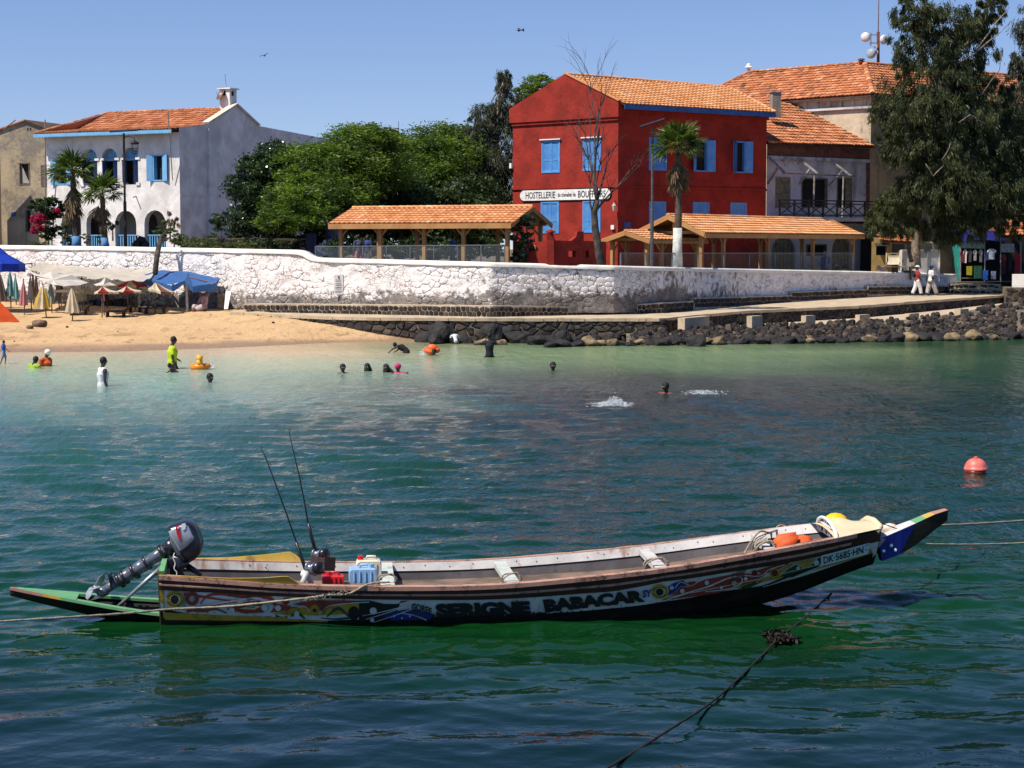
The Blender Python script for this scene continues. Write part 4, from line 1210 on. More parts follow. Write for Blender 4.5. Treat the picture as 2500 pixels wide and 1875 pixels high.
# ------------------------------------------------------------------ shabby balcony house
GRW = plaster('worn_grey_plaster', (.60,.58,.60), (.20,.185,.185), .54,.5,.06, True, (.05,.045,.05))
BH = thing('balcony_house', 'derelict grey plastered house with a wooden balcony beside the red hotel', 'house', P(1990,620,104))
B1 = Face(1870,600,102,.81,.585,1)
LB = B1.at(2123,450)[0]; zbe = B1.at(1870,352)[1]
bo = [fuv(B1,1893,1929,432,492), fuv(B1,1956,2020,434.5,492), fuv(B1,2043,2080,434,493)]
bo = [(a, b, c - .35, d) for a, b, c, d in bo]
ga = [fuv(B1,1884,1941,577,650), fuv(B1,2031,2077,577,650)]
gw = fuv(B1,1968,2018,596,625)
ga = [(a, b, 1.9, d) for a, b, _, d in ga]
mb = MB(); wallpoly(mb, B1, [(0,1.6), (LB, 1.6), (LB, zbe), (0, zbe)], [rect(*w) for w in bo] + [arch(*a) for a in ga] + [rect(*gw)], 0,.3)
mb.build('wall', GRW, BH)
BRK = mat('old_brick', (.20,.07,.045), .9,.3,3,.6,9,.05,(.08,.04,.03))
MB().fbox(B1,0, LB - .1, zbe - .62, zbe - .02,0,.05).build('brick_band', BRK, BH)
MB().fbox(B1,0, LB - .1, zbe - .80, zbe - .622,0,.12).build('cornice', GRW, BH)
MB().fbox(B1, LB - .3, LB, 1.6, zbe - .8,0,.04).build('brick_quoin', BRK, BH)
YSH = mat('faded_shutter', (.26,.22,.13), .85,.3,5,.5,20,.01,(.14,.12,.08), ((.35,.32,.26), .6))
for k, w in enumerate(bo):
    if k == 0: window(B1, w, BH, 'closed', YSH)
    elif k == 1: window(B1, w, BH, 'x', WBRN)
    else:
        x_ = window(B1, w, BH, 'x', WBRN); leaf(B1,(w[0] + w[1]) / 2 + .1, w[1] - .05, w[2], w[3] - .08, YSH, x_, -.03,0, 'r')
for k, a in enumerate(ga):
    d_ = MB().prism([B1.pt(u, z, -.18) for u, z in arch(a[0], a[1], a[2], a[3])], B1.n * .05).build('door', YSH, BH)
    for i in range(6):
        u = lerp(a[0], a[1], (i + .5) / 6); MB().fbox(B1, u - .02, u + .02, a[2], a[3] - .35,-.13,-.11).build('plank_batten', WBRN, d_)
window(B1, gw, BH, 'x', WBRN)
# balcony
zsl = B1.at(1990,531)[1]
BK = MB().fbox(B1,-.05, B1.at(2150,535)[0], zsl - .22, zsl, .0,1.15).build('balcony', GRW, BH)
DW = mat('charred_wood', (.022,.020,.022), .8,.3,5,.3,25,.01,(.05,.045,.045))
ztop = zsl + .95; ub = B1.at(2146,500)[0] - .1
mb = MB().fbox(B1,.0, ub, ztop - .07, ztop, 1.02,1.10).fbox(B1,0, ub, ztop - .24, ztop - .18,1.03,1.08).fbox(B1,0, ub, zsl + .08, zsl + .14,1.03,1.09); mb.build('handrail', DW, BK)
nb = 8
for i in range(nb + 1):
    u = ub * i / nb; MB().fbox(B1, u - .045, u + .045, zsl, ztop - .07,1.02,1.10).build('baluster_post', DW, BK)
    if i < nb:
        a, b = u + .06, ub * (i + 1) / nb - .06
        MB().beam(B1.pt(a, zsl + .14,1.06), B1.pt(b, ztop - .26,1.06), .045,.045).beam(B1.pt(b, zsl + .14,1.055), B1.pt(a, ztop - .26,1.055), .045,.045).build('cross_brace', DW, BK)
MB().fbox(B1, ub - .06, ub + .02, ztop - .07, ztop - .002,0,1.02).fbox(B1, ub - .06, ub + .02, zsl + .08, zsl + .14,0,1.02).build('side_rail', DW, BK)
for i in range(9):
    u = lerp(.3, ub - .2, i / 8); MB().beam(B1.pt(u, zsl - .25,0), B1.pt(u, zsl - .28,1.1), .1,.12).build('joist', DW, BK)
GREYW = mat('silvered_wood', (.30,.28,.26), .85,.3,5,.4,25,.01,(.14,.12,.11), ((.5,.48,.45), .6))
AW = thing('timber_lattice', 'bare timber awning frame leaning out over the balcony of the derelict house', 'awning frame', B1.pt(LB / 2, zsl, .8))
tops = [(1874,381), (1949,386), (2024,388)]; ends = [(1917,423), (1997,424), (2079,430)]; br = [(1874,449), (1951,450), (2023,454)]
ee = []
for k in range(3):
    ua, za = B1.at(*tops[k]); p0 = B1.pt(ua, za, .02)
    d = ray(*ends[k]); o_ = B1.o + B1.n * 1.1
    tt = (o_ - CAMP).dot(B1.n) / d.dot(B1.n); p1 = CAMP + d * tt
    ee.append(p1)
    MB().beam(p0, p1,.12,.10).build('rafter', GREYW, AW)
    ub_, zb_ = B1.at(*br[k]); MB().beam(B1.pt(ub_, zb_, .02), p0.lerp(p1,.62), .10,.08).build('brace', GREYW, AW)
MB().beam(ee[0] - B1.d * .2, ee[2] + B1.d * .15,.08,.08).build('front_beam', GREYW, AW)
for px in (1986,2057):
    d = ray(px, 480); o_ = B1.o + B1.n * .98; tt = (o_ - CAMP).dot(B1.n) / d.dot(B1.n); p = CAMP + d * tt
    z1_ = ee[0].z - .04; p.z = zsl
    MB().tube([p, (p.x + .04, p.y, z1_)], .05,6).build('post', GREYW, AW)
# its roof
R_e0, R_e1 = B1.pt(-.2, zbe + .05,.3), B1.pt(LB + .1, B1.at(2121,357)[1], .3)
rise = P(1890,250, R_e0.y + 5).z - R_e0.z
bk = -B1.n * 5.5
top0 = R_e0 + bk; top0.z = P(1850,247, top0.y).z; top1 = R_e1 + bk; top1.z = top0.z + .3
BR = MB().prism([R_e0 - Vector((0,0,.12)), R_e1 - Vector((0,0,.12)), top1 - Vector((0,0,.12)), top0 - Vector((0,0,.12))], Vector((0,0,.04))).build('roof', WOODD, BH)
roof_plane(BR, R_e0, R_e1, top1, top0, 'old', .26,15, seed=8)
q = P(1886,268,(R_e0.y + top0.y) / 2 + 1); zt_ = P(1895,224, q.y).z
c_ = MB().boxx(q - Vector((0,0,.4)), Vector((.5,.1,0)), Vector((-.1,.5,0)), Vector((0,0, zt_ - q.z + .4))).build('chimney', plaster('sooty', (.30,.25,.20), (.1,.08,.07)), BR)
MB().boxx(Vector((q.x - .06, q.y - .06, zt_ - .02)), Vector((.62,.12,0)), Vector((-.12,.62,0)), Vector((0,0,.07))).build('chimney_cap', GRW, BR)

# ------------------------------------------------------------------ tall ochre house behind the casuarina
OC2 = plaster('peeling_ochre', (.50,.37,.20), (.24,.19,.14), .50,.45,.06, True, (.10,.08,.06))
OC3 = plaster('peeling_cream', (.60,.50,.36), (.26,.20,.16), .52,.7,.06, True, (.16,.12,.10))
TH = thing('tall_ochre_house', 'tall peeling ochre house with hipped tile roof behind the big casuarina', 'house', P(2122,620,106.7))
T1_ = Face(2122,600,106.7,-.748,.664,-1); T2 = Face(2122,600,106.7,.81,.585,1)
zt0 = P(2119,232,106.7).z; zb0 = 1.4
tw_ = [fuv(T2,2178,2208,308,367), fuv(T2,2190,2222,440,484), fuv(T2,2370,2400,262,286), fuv(T2,2450,2480,470,540)]
mb = MB(); wallpoly(mb, T2, [(0, zb0), (24, zb0), (24, zt0), (0, zt0)], [rect(*w) for w in tw_], 0,.3)
mb.build('wall', OC2, TH)
mb = MB(); wallpoly(mb, T1_, [(0, zb0), (11, zb0), (11, zt0), (0, zt0)], (), 0); mb.build('side_wall', OC3, TH)
MB().fbox(T1_, -.1,11, zt0 - .75, zt0 - .62,0,.16).fbox(T1_, -.1,11, zt0 - .2, zt0 - .05,0,.2).build('cornice', GRW, TH)
for i in range(9): MB().fbox(T1_, .3 + i * .8,.55 + i * .8, zt0 - .6, zt0 - .2,0,.06).build('cornice_block', OC3, TH)
MB().fbox(T2,0,24, zt0 - .25, zt0 - .05,0,.15).build('cornice', OC2, TH)
for k, w in enumerate(tw_): window(T2, w, TH, 'glass' if k != 3 else 'x', WBRN, depth=.2)
for i in range(6): MB().fbox(T2, tw_[0][0] + .1 + i * .11, tw_[0][0] + .12 + i * .11, tw_[0][2], tw_[0][3], .03,.05).build('window_bar', METAL, TH)
MB().fbox(T2, tw_[1][0] - .15, tw_[1][1] + .15, tw_[1][3] + .01, tw_[1][3] + .12,0,.1).build('brick_lintel', BRK, TH)
ap = T1_.pt(0,0) + T1_.d * 2.4 + T2.d * 2.4; ap.z = P(2100,155, ap.y).z
C0 = T1_.pt(0, zt0 + .02,0) + (T1_.n + T2.n) * .35
CL = T1_.pt(13.5, P(1846,250,115).z - .3,.45)
ar = ap + T1_.d * 8.2; ar.z = P(1968,177, ar.y).z
CR = T2.pt(24, zt0 + .02,.45); rr = ap + T2.d * 22
TR = MB().prism([C0 - Vector((0,0,.12)), CL - Vector((0,0,.12)), ar - Vector((0,0,.2)), ap - Vector((0,0,.2))], Vector((0,0,.03))).build('roof', WOODD, TH)
roof_plane(TR, C0, CL, ar, ap, 'old', .27,13, seed=9)
TR2 = MB().prism([C0 - Vector((0,0,.12)), CR - Vector((0,0,.12)), rr - Vector((0,0,.2)), ap - Vector((0,0,.2))], Vector((0,0,.03))).build('roof', WOODD, TH)
roof_plane(TR2, C0, CR, rr, ap, 'old', .27,12, seed=10)
ridge(TR, C0, ap, 'old', .16); ridge(TR, ap, ar, 'old', .13); ridge(TR, CL, ar, 'old', .1); ridge(TR2, ap, rr, 'old', .13)
MB().prism([ap, rr, rr - T2.n * 5 - Vector((0,0,1.8)), ar], Vector((0,0,-.05))).build('back_slope', tilemat('old')[0], TR2)
MB().lathe(ap + Vector((-.2,0,.05)), [(.16,0), (.13,.12), (.22,.16), (.2,.22), (.05,.26)], 8).build('finial', BRK, TR)
MB().lathe(ar + Vector((0,0,.05)), [(.1,0), (.12,.2), (.26,.26), (.14,.34), (.12,.46), (.04,.5)], 8).build('finial', WPL, TR)
# radio mast
ms = thing('radio_mast', 'rusty radio mast with three microwave dishes on the roof of the tall ochre house', 'radio mast', Vector((P(2144,158,111).x, 111, ap.z - .2)))
q = P(2144,160,111); RUST = mat('rusty_steel', (.22,.08,.05), .7,.3,5,.3)
MB().tube([q, P(2144,78,111)], .09,6).build('mast', RUST, ms)
MB().tube([P(2144,80,111), P(2146,-25,111)], [.035,.02], 6).build('whip', RUST, ms)
MB().beam(P(2122,85,111), P(2146,85,111), .06,.06).beam(P(2122,105,111), P(2146,105,111), .06,.06).tube([P(2126,80,111), P(2126,112,111)], .04,5).build('side_arm', METAL, ms)
DSH = mat('dish_white', (.68,.66,.62), .5,.15,5,.1); DSG = mat('dish_grey', (.35,.38,.42), .5,.1,5,.1)
for p, a, r, m in ((P(2114,91,110.6), (-.45,-.85,0), .29, DSH), (P(2156,97,110.8), (.75,-.6,0), .29, DSH), (P(2128,131,110.6), (-.7,-.7,0), .3, DSG)):
    a = Vector(a).normalized(); MB().lathe(p, [(.02,-.14), (r * .8,-.1), (r, .0), (r, .12), (r * .7,.2), (.03,.22)], 14, a).build('microwave_dish', m, ms, True)
for p in (P(2138,113,110.8), P(2140,128,110.8)): MB().box(p, .16,.16,.22).build('radio_unit', DSH, ms)

# ------------------------------------------------------------------ pergolas on the terrace
def roof_shelter(name, label, F, us, depth_, ze, rise, over=.35, gl=True, gr=True, posts_back=True, kind='new', hipr=False, gz=None, seed=3, rows=7, fasc=.2):
    """timber shelter: front posts at us along F, gable roof with ridge parallel to F"""
    th = thing(name, label, 'shelter', F.pt((us[0] + us[-1]) / 2, gz), 'tiled timber shelters on the terrace')
    u0, u1 = us[0] - over, us[-1] + over
    for u in us:
        for o in ((0,) if not posts_back else (0,-depth_)):
            MB().fbox(F, u - .08, u + .08, gz, ze - .1, o - .08, o + .08).build('post', WOOD, th)
            for s in (-1,1):
                if u0 < u + s * .6 < u1: MB().beam(F.pt(u + s * .05, ze - .55, o), F.pt(u + s * .42, ze - .14, o), .05,.07).build('knee_brace', WOOD, th)
    for o in (0,-depth_): MB().fbox(F, u0 + .1, u1 - .1, ze - .1, ze + .08, o - .06, o + .06).build('wall_plate', WOOD, th)
    e = .45
    E = lambda u, o: F.pt(u, ze - .02, o)
    r0u, r1u = u0, u1 - (1.3 if hipr else 0)
    Rg = lambda u: F.pt(u, ze + rise, -depth_ / 2)
    ru = MB().prism([E(u0, e) - Vector((0,0,.03)), E(u1, e) - Vector((0,0,.03)), Rg(r1u) - Vector((0,0,.05)), Rg(r0u) - Vector((0,0,.05))], Vector((0,0,.02))).build('roof', WOOD, th)
    roof_plane(ru, E(u0, e), E(u1, e), Rg(r1u), Rg(r0u), 'new', .25, rows, seed=seed, board=WOOD)
    rb_ = MB().prism([E(u1,-depth_ - e), E(u0,-depth_ - e), Rg(r0u), Rg(r1u)], Vector((0,0,.05))).build('back_roof', tilemat('new')[0], th)
    if hipr: MB().prism([E(u1, e), E(u1,-depth_ - e), Rg(r1u)], Vector((0,0,.05))).build('hip_roof', tilemat('new')[0], th)
    ridge(ru, Rg(r0u), Rg(r1u), 'new', .1,.33)
    MB().beam(E(u0, e + .02) - Vector((0,0, fasc / 2 + .02)), E(u1, e + .02) - Vector((0,0, fasc / 2 + .02)), .05, fasc).build('fascia', WOOD, th)
    for u, on in ((u0, gl), (u1, gr)):
        if not on: continue
        for o in (e, -depth_ - e): MB().beam(E(u, o) - Vector((0,0,.08)), Rg(u) - Vector((0,0,.08)), .06,.2).build('barge_board', WOOD, th)
    for u in us + ([(us[i] + us[i + 1]) / 2 for i in range(len(us) - 1)]):
        MB().beam(E(u, 0) + Vector((0,0,.04)), E(u, -depth_) + Vector((0,0,.04)), .07,.14).build('tie_beam', WOOD, th)
        MB().beam(F.pt(u, ze, -depth_ / 2), Rg(u) - Vector((0,0,.1)), .06,.08).build('king_post', WOOD, th)
    return th
# left shelter: front line from px 833 to 1240
p0, p1 = P(833,600,82.5), P(1240,600,79.2)
d_ = (p1 - p0)
S1 = Face(833,600,82.5, d_.x, d_.y, 1)
us = [S1.at(px, 600)[0] for px in (833,929,1036,1132,1239)]
zeS = S1.at(1036,545)[1]
roof_shelter('shelter', 'long tiled timber shelter on five posts between the trees and the red hotel', S1, us, 3.6, zeS, P(1100,506, S1.pt(6,0).y + 1.9).z - zeS, gz=2.6, seed=12, over=.38)
# right shelter
p0, p1 = P(1712,600,86), P(2082,600,100)
d_ = p1 - p0; S2 = Face(1712,600,86, d_.x, d_.y, 1)
us2 = [S2.at(px, 600)[0] for px in (1712,1766,1874,1984,2082)]
zeS2 = S2.at(1850,570)[1]
roof_shelter('shelter', 'tiled timber shelter along the shaded wall of the red hotel and the derelict house', S2, us2,3.0, zeS2, P(1850,530, S2.pt(5,0).y + 1.5).z - zeS2, gz=2.0, seed=13, hipr=True, over=.5)
# small low roof between the lamp post and the shelter
p0, p1 = P(1580,600,85.5), P(1716,600,88.2); d_ = p1 - p0; S3 = Face(1580,600,85.5, d_.x, d_.y, 1)
roof_shelter('shelter', 'small low tiled shelter beside the grey lamp post', S3, [S3.at(1580,600)[0], S3.at(1615,600)[0], S3.at(1700,600)[0]], 2.2, S3.at(1640,585)[1], .38, gz=2.2, seed=14, rows=4, over=.3, fasc=.15)

# glass balustrades
t = NT('fence_glass')
g1_ = t.t.nodes.new('ShaderNodeBsdfTransparent'); g1_.inputs[0].default_value = (.80,.84,.86,1)
g2_ = t.t.nodes.new('ShaderNodeBsdfGlossy'); g2_.inputs['Roughness'].default_value = .05; g2_.inputs[0].default_value = (.9,.95,1,1)
g3_ = t.t.nodes.new('ShaderNodeBsdfDiffuse'); g3_.inputs[0].default_value = (.5,.52,.55,1)
mx = t.t.nodes.new('ShaderNodeMixShader'); mx.inputs[0].default_value = .05
mx2 = t.t.nodes.new('ShaderNodeMixShader'); mx2.inputs[0].default_value = .012
t.t.links.new(g1_.outputs[0], mx.inputs[1]); t.t.links.new(g2_.outputs[0], mx.inputs[2])
t.t.links.new(mx.outputs[0], mx2.inputs[1]); t.t.links.new(g3_.outputs[0], mx2.inputs[2])
FGL = t.done(mx2.outputs[0])
FRM = mat('fence_frame', (.16,.17,.18), .5,.1,5,.05, metal=.4)
def glass_fence(label, pa, Ya, pb, Yb, pys, n, gz):
    W_ = lambda px: (lambda q_: Vector((q_.x, q_.y, gz)))(P(px, 600, tab(WALL, px) + 1.0))
    a, b = W_(pa), W_(pb)
    za, zb_ = P(pa, pys[0], a.y).z, P(pb, pys[1], b.y).z
    th = thing('glass_fence', label, 'fence', a.lerp(b, .5), 'glass fences behind the sea wall')
    for i in range(n):
        p, q_ = W_(lerp(pa, pb, i / n)), W_(lerp(pa, pb, (i + 1) / n)); zt_, z2 = lerp(za, zb_, i / n), lerp(za, zb_, (i + 1) / n); d = (q_ - p).normalized()
        MB().box((p.x, p.y, (gz + zt_) / 2), .06,.06, zt_ - gz).build('fence_post', FRM, th)
        MB().quad(p + Vector((0,0,.05)) + d * .05, q_ + Vector((0,0,.05)) - d * .05, Vector((q_.x, q_.y, z2 - .04)) - d * .05, Vector((p.x, p.y, zt_ - .04)) + d * .05).build('glass_panel', FGL, th)
        MB().beam((p.x, p.y, zt_), (q_.x, q_.y, z2), .05,.04).build('top_rail', FRM, th)
    MB().box((q_.x, q_.y, (gz + z2) / 2), .06,.06, z2 - gz).build('fence_post', FRM, th)
glass_fence('glass fence in metal frames before the long shelter with five posts', 770,80.3,1232,77.5,(602,598), 8,2.6)
glass_fence('glass fence in dark frames before the shelter along the red hotel', 1515,80.5,2082,97,(618,618), 9,2.0)
# red garden wall with stepped top
GWl = thing('garden_wall', 'red plastered garden wall with stepped battlements and small openings', 'wall', P(1400,650,80.5))
W1 = Face(1342,650,79.2,.86,.5,1)
def wp(*pts): return [W1.at(*p) for p in pts]
ol_ = wp((1342,672), (1480,672), (1480,590), (1425,588), (1425,565), (1410,565), (1407,578), (1395,588), (1356,587), (1351,574), (1342,574))
hs_ = [rect(*fuv(W1,1388,1406,613,627)), rect(*fuv(W1,1430,1438,612,628))]
mb = MB(); wallpoly(mb, W1, ol_, hs_, 0,.3)
o3 = [W1.pt(u, z, 0) for u, z in ol_]
for i in range(len(o3)): mb.quad(o3[i], o3[(i + 1) % len(o3)], o3[(i + 1) % len(o3)] - W1.n * .3, o3[i] - W1.n * .3)
mb2 = MB(); wallpoly(mb, W1, ol_, hs_, -.3,0)
mb.build('wall_body', RED, GWl)
W2 = Face(1342,650,79.2,-.93,.37,-1)
ol2 = [W2.at(*p) for p in ((1342,672), (1252,672), (1252,622), (1268,600), (1306,590), (1330,589), (1342,589))]
mb = MB(); wallpoly(mb, W2, ol2,(), 0)
o3 = [W2.pt(u, z, 0) for u, z in ol2]
for i in range(len(o3)): mb.quad(o3[i], o3[(i + 1) % len(o3)], o3[(i + 1) % len(o3)] - W2.n * .3, o3[i] - W2.n * .3)
mb.build('wall_return', RED, GWl)
for px, pt_, pb_, YY_ in ((1344,562,672,79.2),):
    q = P(px, pt_ + 6, YY_); zb_ = P(px, pb_, YY_).z
    MB().box((q.x, q.y + .12,(q.z + zb_) / 2), .30,.3, q.z - zb_).build('wall_pillar', RED, GWl)
    MB().lathe((q.x, q.y + .12, q.z), [(.24,0), (.24,.05), (.02,.16)], 4).build('pillar_cap', RED, GWl)

# ------------------------------------------------------------------ lamp posts with solar panels
def lamp_post(label, px, Y, gz, top, pl, lantern, m):
    a = P(px, 600, Y); a.z = gz; zt_ = P(px, top, Y).z
    th = thing('street_lamp', label, 'street lamp', a, 'solar street lamps on the terrace')
    MB().tube([a, (a.x, a.y, lerp(gz, zt_, .45)), (a.x, a.y, lerp(gz, zt_, .46)), (a.x, a.y, zt_)], [.085,.08,.055,.055], 8).build('pole', m, th)
    q = Vector((a.x, a.y, zt_ + .05))
    pa, pb_ = P(pl[0], pl[2], Y - .3), P(pl[1], pl[3], Y + .3)
    dd = (pb_ - pa); w_ = Vector((.08,.5,.10))
    MB().boxx(pa - w_ * .5, dd, w_, Vector((0,0,.05))).build('solar_panel', mat('solar_panel', (.02,.022,.03), .75,.1,3,0), th)
    lp = P(*lantern, Y - .15)
    arm = MB().tube([(a.x, a.y, lp.z + .45), (a.x + (lp.x - a.x) * .6, a.y - .1, lp.z + .5), (lp.x, lp.y, lp.z + .42), lp + Vector((0,0,.25))], .022,5); arm.build('arm', m, th)
    mb = MB().lathe(lp, [(.10,.1), (.20,.12), (.22,.18), (.12,.26), (.03,.3)], 8)
    mb.build('lamp_hood', BLACK, th)
    mb = MB()
    for k in range(6):
        an_ = k * pi / 3; x, y = cos(an_), sin(an_)
        mb.tube([lp + Vector((x * .16, y * .16,.1)), lp + Vector((x * .18, y * .18,-.1)), lp + Vector((x * .12, y * .12,-.2)), lp + Vector((x * .16, y * .16,-.34))], .013,4)
    for z_ in (-.08,-.2,-.34): mb.tube([lp + Vector((.17 * cos(k * pi / 6), .17 * sin(k * pi / 6), z_)) for k in range(13)], .012,4)
    mb.build('wrought_cage', BLACK, th)
lamp_post('tall dark street lamp with solar panel standing before the white house', 306.5,90,3.1,325,(272,340,322,318), (329,358), mat('lamp_brown', (.045,.032,.028), .6,.2,4,.1))
lamp_post('grey street lamp with tilted solar panel before the red hotel', 1591.5,82,2.3,312,(1563,1622,311,292), (1610,340), mat('lamp_grey', (.10,.10,.105), .6,.2,4,.1))

# ------------------------------------------------------------------ low rubble garden wall behind the sea wall
strip_wall('garden_rubble_wall', 'low dark rubble wall under the dark tree left of the long shelter', 470,765, lambda px: P(px, 580 + (px - 470) * .01,93), lambda px: xy(px, 93,2.9), MORTARD, BASALT, .4,.25,71,.05,.12,200)
for k, (a, b) in enumerate(((796,832), (748,772))):  # blue of gate and door darkened to stand for the trees' shade
    p = P(a, 575,90); p2 = P(b, 575,90)
    mb = MB()
    if k == 0:
        n = 9
        for i in range(n): x_ = lerp(p.x, p2.x, i / n); mb.boxx(Vector((x_, 90,2.8)), Vector((.05,0,0)), Vector((0,.03,0)), Vector((0,0, p.z - 2.8 + .8)))
        o = mb.build('picket_gate', mat('shaded_blue_paint', (.008,.014,.05), .7), None, org=Vector((p.x, 90,2.8))); tag(o, 'blue slatted gate in shade-darkened paint behind the glass fence', 'gate')
    else:
        mb.boxx(Vector((p.x, 90,2.8)), Vector((p2.x - p.x, 0,0)), Vector((0,.06,0)), Vector((0,0, p.z - 2.8 + .1)))
        o = mb.build('blue_door', mat('shaded_blue_paint', (.008,.014,.05), .7), None, org=Vector((p.x, 90,2.8))); tag(o, 'blue door leaf in shade-darkened paint at the end of the rubble wall', 'door')

# ------------------------------------------------------------------ kiosk, boat on trestle, market stalls at the right
YEL = plaster('yellow_plaster', (.50,.34,.13), (.30,.2,.09), .55,.8,.03)
KI = thing('kiosk', 'small yellow kiosk with tiled roof and open hatch under the casuarina', 'kiosk', P(2180,660,104))
K1_ = Face(2127,650,103.5,.99,.12,1)
kz = 1.7; kt = K1_.at(2150,580)[1]
hh_ = fuv(K1_, 2139,2165,596,623)
mb = MB(); wallpoly(mb, K1_, [(0, kz), (K1_.at(2172,600)[0], kz), (K1_.at(2172,600)[0], kt), (0, kt)], [rect(*hh_), rect(*fuv(K1_, 2177,2200,592,640))][:1], 0,.25)
mb.build('wall', YEL, KI)
MB().fbox(K1_, K1_.at(2172,600)[0] + .01, K1_.at(2177,600)[0], kz, kt, -.15,.02).build('corner_post', YEL, KI)
MB().fbox(K1_, K1_.at(2177,600)[0], K1_.at(2240,600)[0], kz, kt, -2.6,-2.4).build('back_wall', YEL, KI)
MB().fbox(K1_, .1, K1_.at(2240,600)[0], kz, kt - .05,-2.3,-2.2).build('unlit_backing', DARKIN, KI)
a = K1_.pt(hh_[0] - .1, hh_[3] + .02,.02); MB().prism([a, a + K1_.d * (hh_[1] - hh_[0] + .2), a + K1_.d * (hh_[1] - hh_[0] + .1) + K1_.n * .6 - Vector((0,0,.12)), a + K1_.n * .6 - K1_.d * .1 - Vector((0,0,.14))], Vector((0,0,.04))).build('hatch', DW, KI)
ka, kb_ = P(2153,588,103), P(2234,592,103.4)
KR = MB().boxx(ka - Vector((0,0,.12)), kb_ - ka, Vector((0,1.8,.25)), Vector((0,0,.04))).build('roof', WOODD, KI)
roof_plane(KR, ka, kb_, kb_ + Vector((-.1,1.9,.42)), ka + Vector((.1,1.9,.42)), 'old', .27,4, seed=22, maxp=60)
PAN = mat('white_panel', (.78,.74,.68), .5,.12,2,.1, spots=((.45,.4,.34), .66))
WB = thing('white_cart', 'white panelled vendor cart with a cloth on top under the casuarina', 'cart', P(2240,660,102.8))
q0 = P(2203,655,102.8); q1 = P(2293,655,103.6); dq = q1 - q0; dq.z = 0; ztp = P(2250,611,103).z
MB().boxx(Vector((q0.x, q0.y, 2.0)), dq, Vector((-.1,.8,0)), Vector((0,0, ztp - 2.0))).build('cart_body', PAN, WB)
for i in range(4): MB().boxx(Vector((q0.x, q0.y, 1.7)) + dq * (i / 3) - Vector((.03,.05,0)), Vector((.06,0,0)), Vector((0,.05,0)), Vector((0,0, ztp - 1.65))).build('cart_post', METAL if i in (0,2) else PAN, WB)
MB().boxx(Vector((q0.x, q0.y - .06, ztp - .02)), dq, Vector((0,.9,0)), Vector((0,0,.05))).build('cart_top', PAN, WB)
MB().boxx(Vector((q0.x + .05, q0.y - .06,2.05)) + dq * .02, dq * .33, Vector((0,.02,0)), Vector((0,0,.25))).build('cart_shelf', DARKIN, WB)
MB().beam(P(2261,592,103), P(2288,592,103), .08,.08).tube([P(2278,592,103), P(2280,612,103)], .07,6).build('cart_pipe', PAN, WB)
cl = MB().grid(lambda a, b: P(lerp(2255,2273, a), lerp(602,616, b) + 1.5 * sin(a * 7) * b, 102.7 - .15 * sin(b * 2)), 8,5).build('hung_cloth', mat('grey_towel', (.36,.38,.42), .9), None, True, org=P(2264,610,102.7)); tag(cl, 'grey towel hung over the top of the white vendor cart', 'towel')
# deck chair and sun bed
WDL = mat('pale_wood', (.50,.36,.20), .8,.2,4,.2)
dc = thing('deck_chair', 'wooden deck chair with pale sling seat beside the white cart', 'deck chair', P(2180,658,102.2))
for px in (2163,2196):
    MB().beam(P(px, 660,101.6), P(px + 1,618,102.6), .05,.07).build('frame_bar', WDL, dc)
    MB().beam(P(px, 660,102.8), P(px + 1,640,101.7), .05,.07).build('leg', WDL, dc)
MB().beam(P(2163,619,102.6), P(2197,618,102.6), .05,.05).build('top_bar', WDL, dc)
MB().grid(lambda a, b: P(lerp(2164,2196, a), lerp(619,646, b) + 4 * sin(a * pi) * (1 - b), lerp(102.5,101.9, b) + .25 * sin(b * pi)), 8,6).build('sling', mat('sling_cloth', (.55,.48,.36), .9), dc, True)
sbd = thing('trestle_table', 'low wooden trestle table with folded cushions beside the deck chair', 'table', P(2195,662,101.5))
MB().boxx(P(2155,652,101.4), P(2228,653,101.8) - P(2155,652,101.4), Vector((0,.7,0)), Vector((0,0,.05))).build('table_top', WDL, sbd)
for px in (2158,2190,2224): MB().boxx(P(px, 652,101.6) - Vector((0,0,.7)), Vector((.06,0,0)), Vector((0,.5,0)), Vector((0,0,.7))).build('leg', WBRN, sbd)
cu = MB().grid(lambda a, b: P(lerp(2140,2166, a), lerp(650,661, b), 101.3) + Vector((0,.2 * b, .06 * sin(a * 8))), 8,3).build('folded_cushion', mat('striped_cushion', (.55,.35,.28), .9,.4,9,0, col2=(.6,.6,.62)), None, True, org=P(2150,658,101.3)); tag(cu, 'faded striped cushion lying on top of the sea wall end', 'cushion')
# teal stall with clothes
TEAL = mat('teal_tarp', (.03,.30,.27), .6,.25,3,.3); NAVY = mat('navy_tarp', (.012,.018,.16), .5,.25,2,.3)
ST = thing('market_stall', 'teal market stall hung with clothes beside the end of the sea wall', 'stall', P(2365,690,106.5))
y0 = 106.8
MB().quad(P(2327,602, y0 + 1.6), P(2342,690, y0 + .1), P(2347,592, y0 - .1), P(2354,588, y0 + 1.6)).build('side_tarp', TEAL, ST)
MB().prism([P(2325,603, y0 + 2), P(2345,593, y0), P(2342,690, y0), P(2336,692, y0 + 2)], Vector((.05,0,0))).build('side_panel', TEAL, ST)
MB().boxx(P(2346,606, y0), P(2405,607, y0) - P(2346,606, y0), Vector((0,.05,0)), Vector((0,0,.38))).build('valance', mat('pale_valance', (.35,.52,.48), .7,.3,3,.1), ST)
for px in (2345,2404): MB().tube([P(px, 692, y0), P(px, 590, y0)], .035,6).build('stall_post', METAL, ST)
MB().boxx(P(2344,692, y0 + 1.8), P(2500,692, y0 + 1.8) - P(2344,692, y0 + 1.8), Vector((0,.05,0)), Vector((0,0,2.7))).build('dark_backing', DARKIN, ST)  # near-black sheet painted as the unlit inside of the stalls
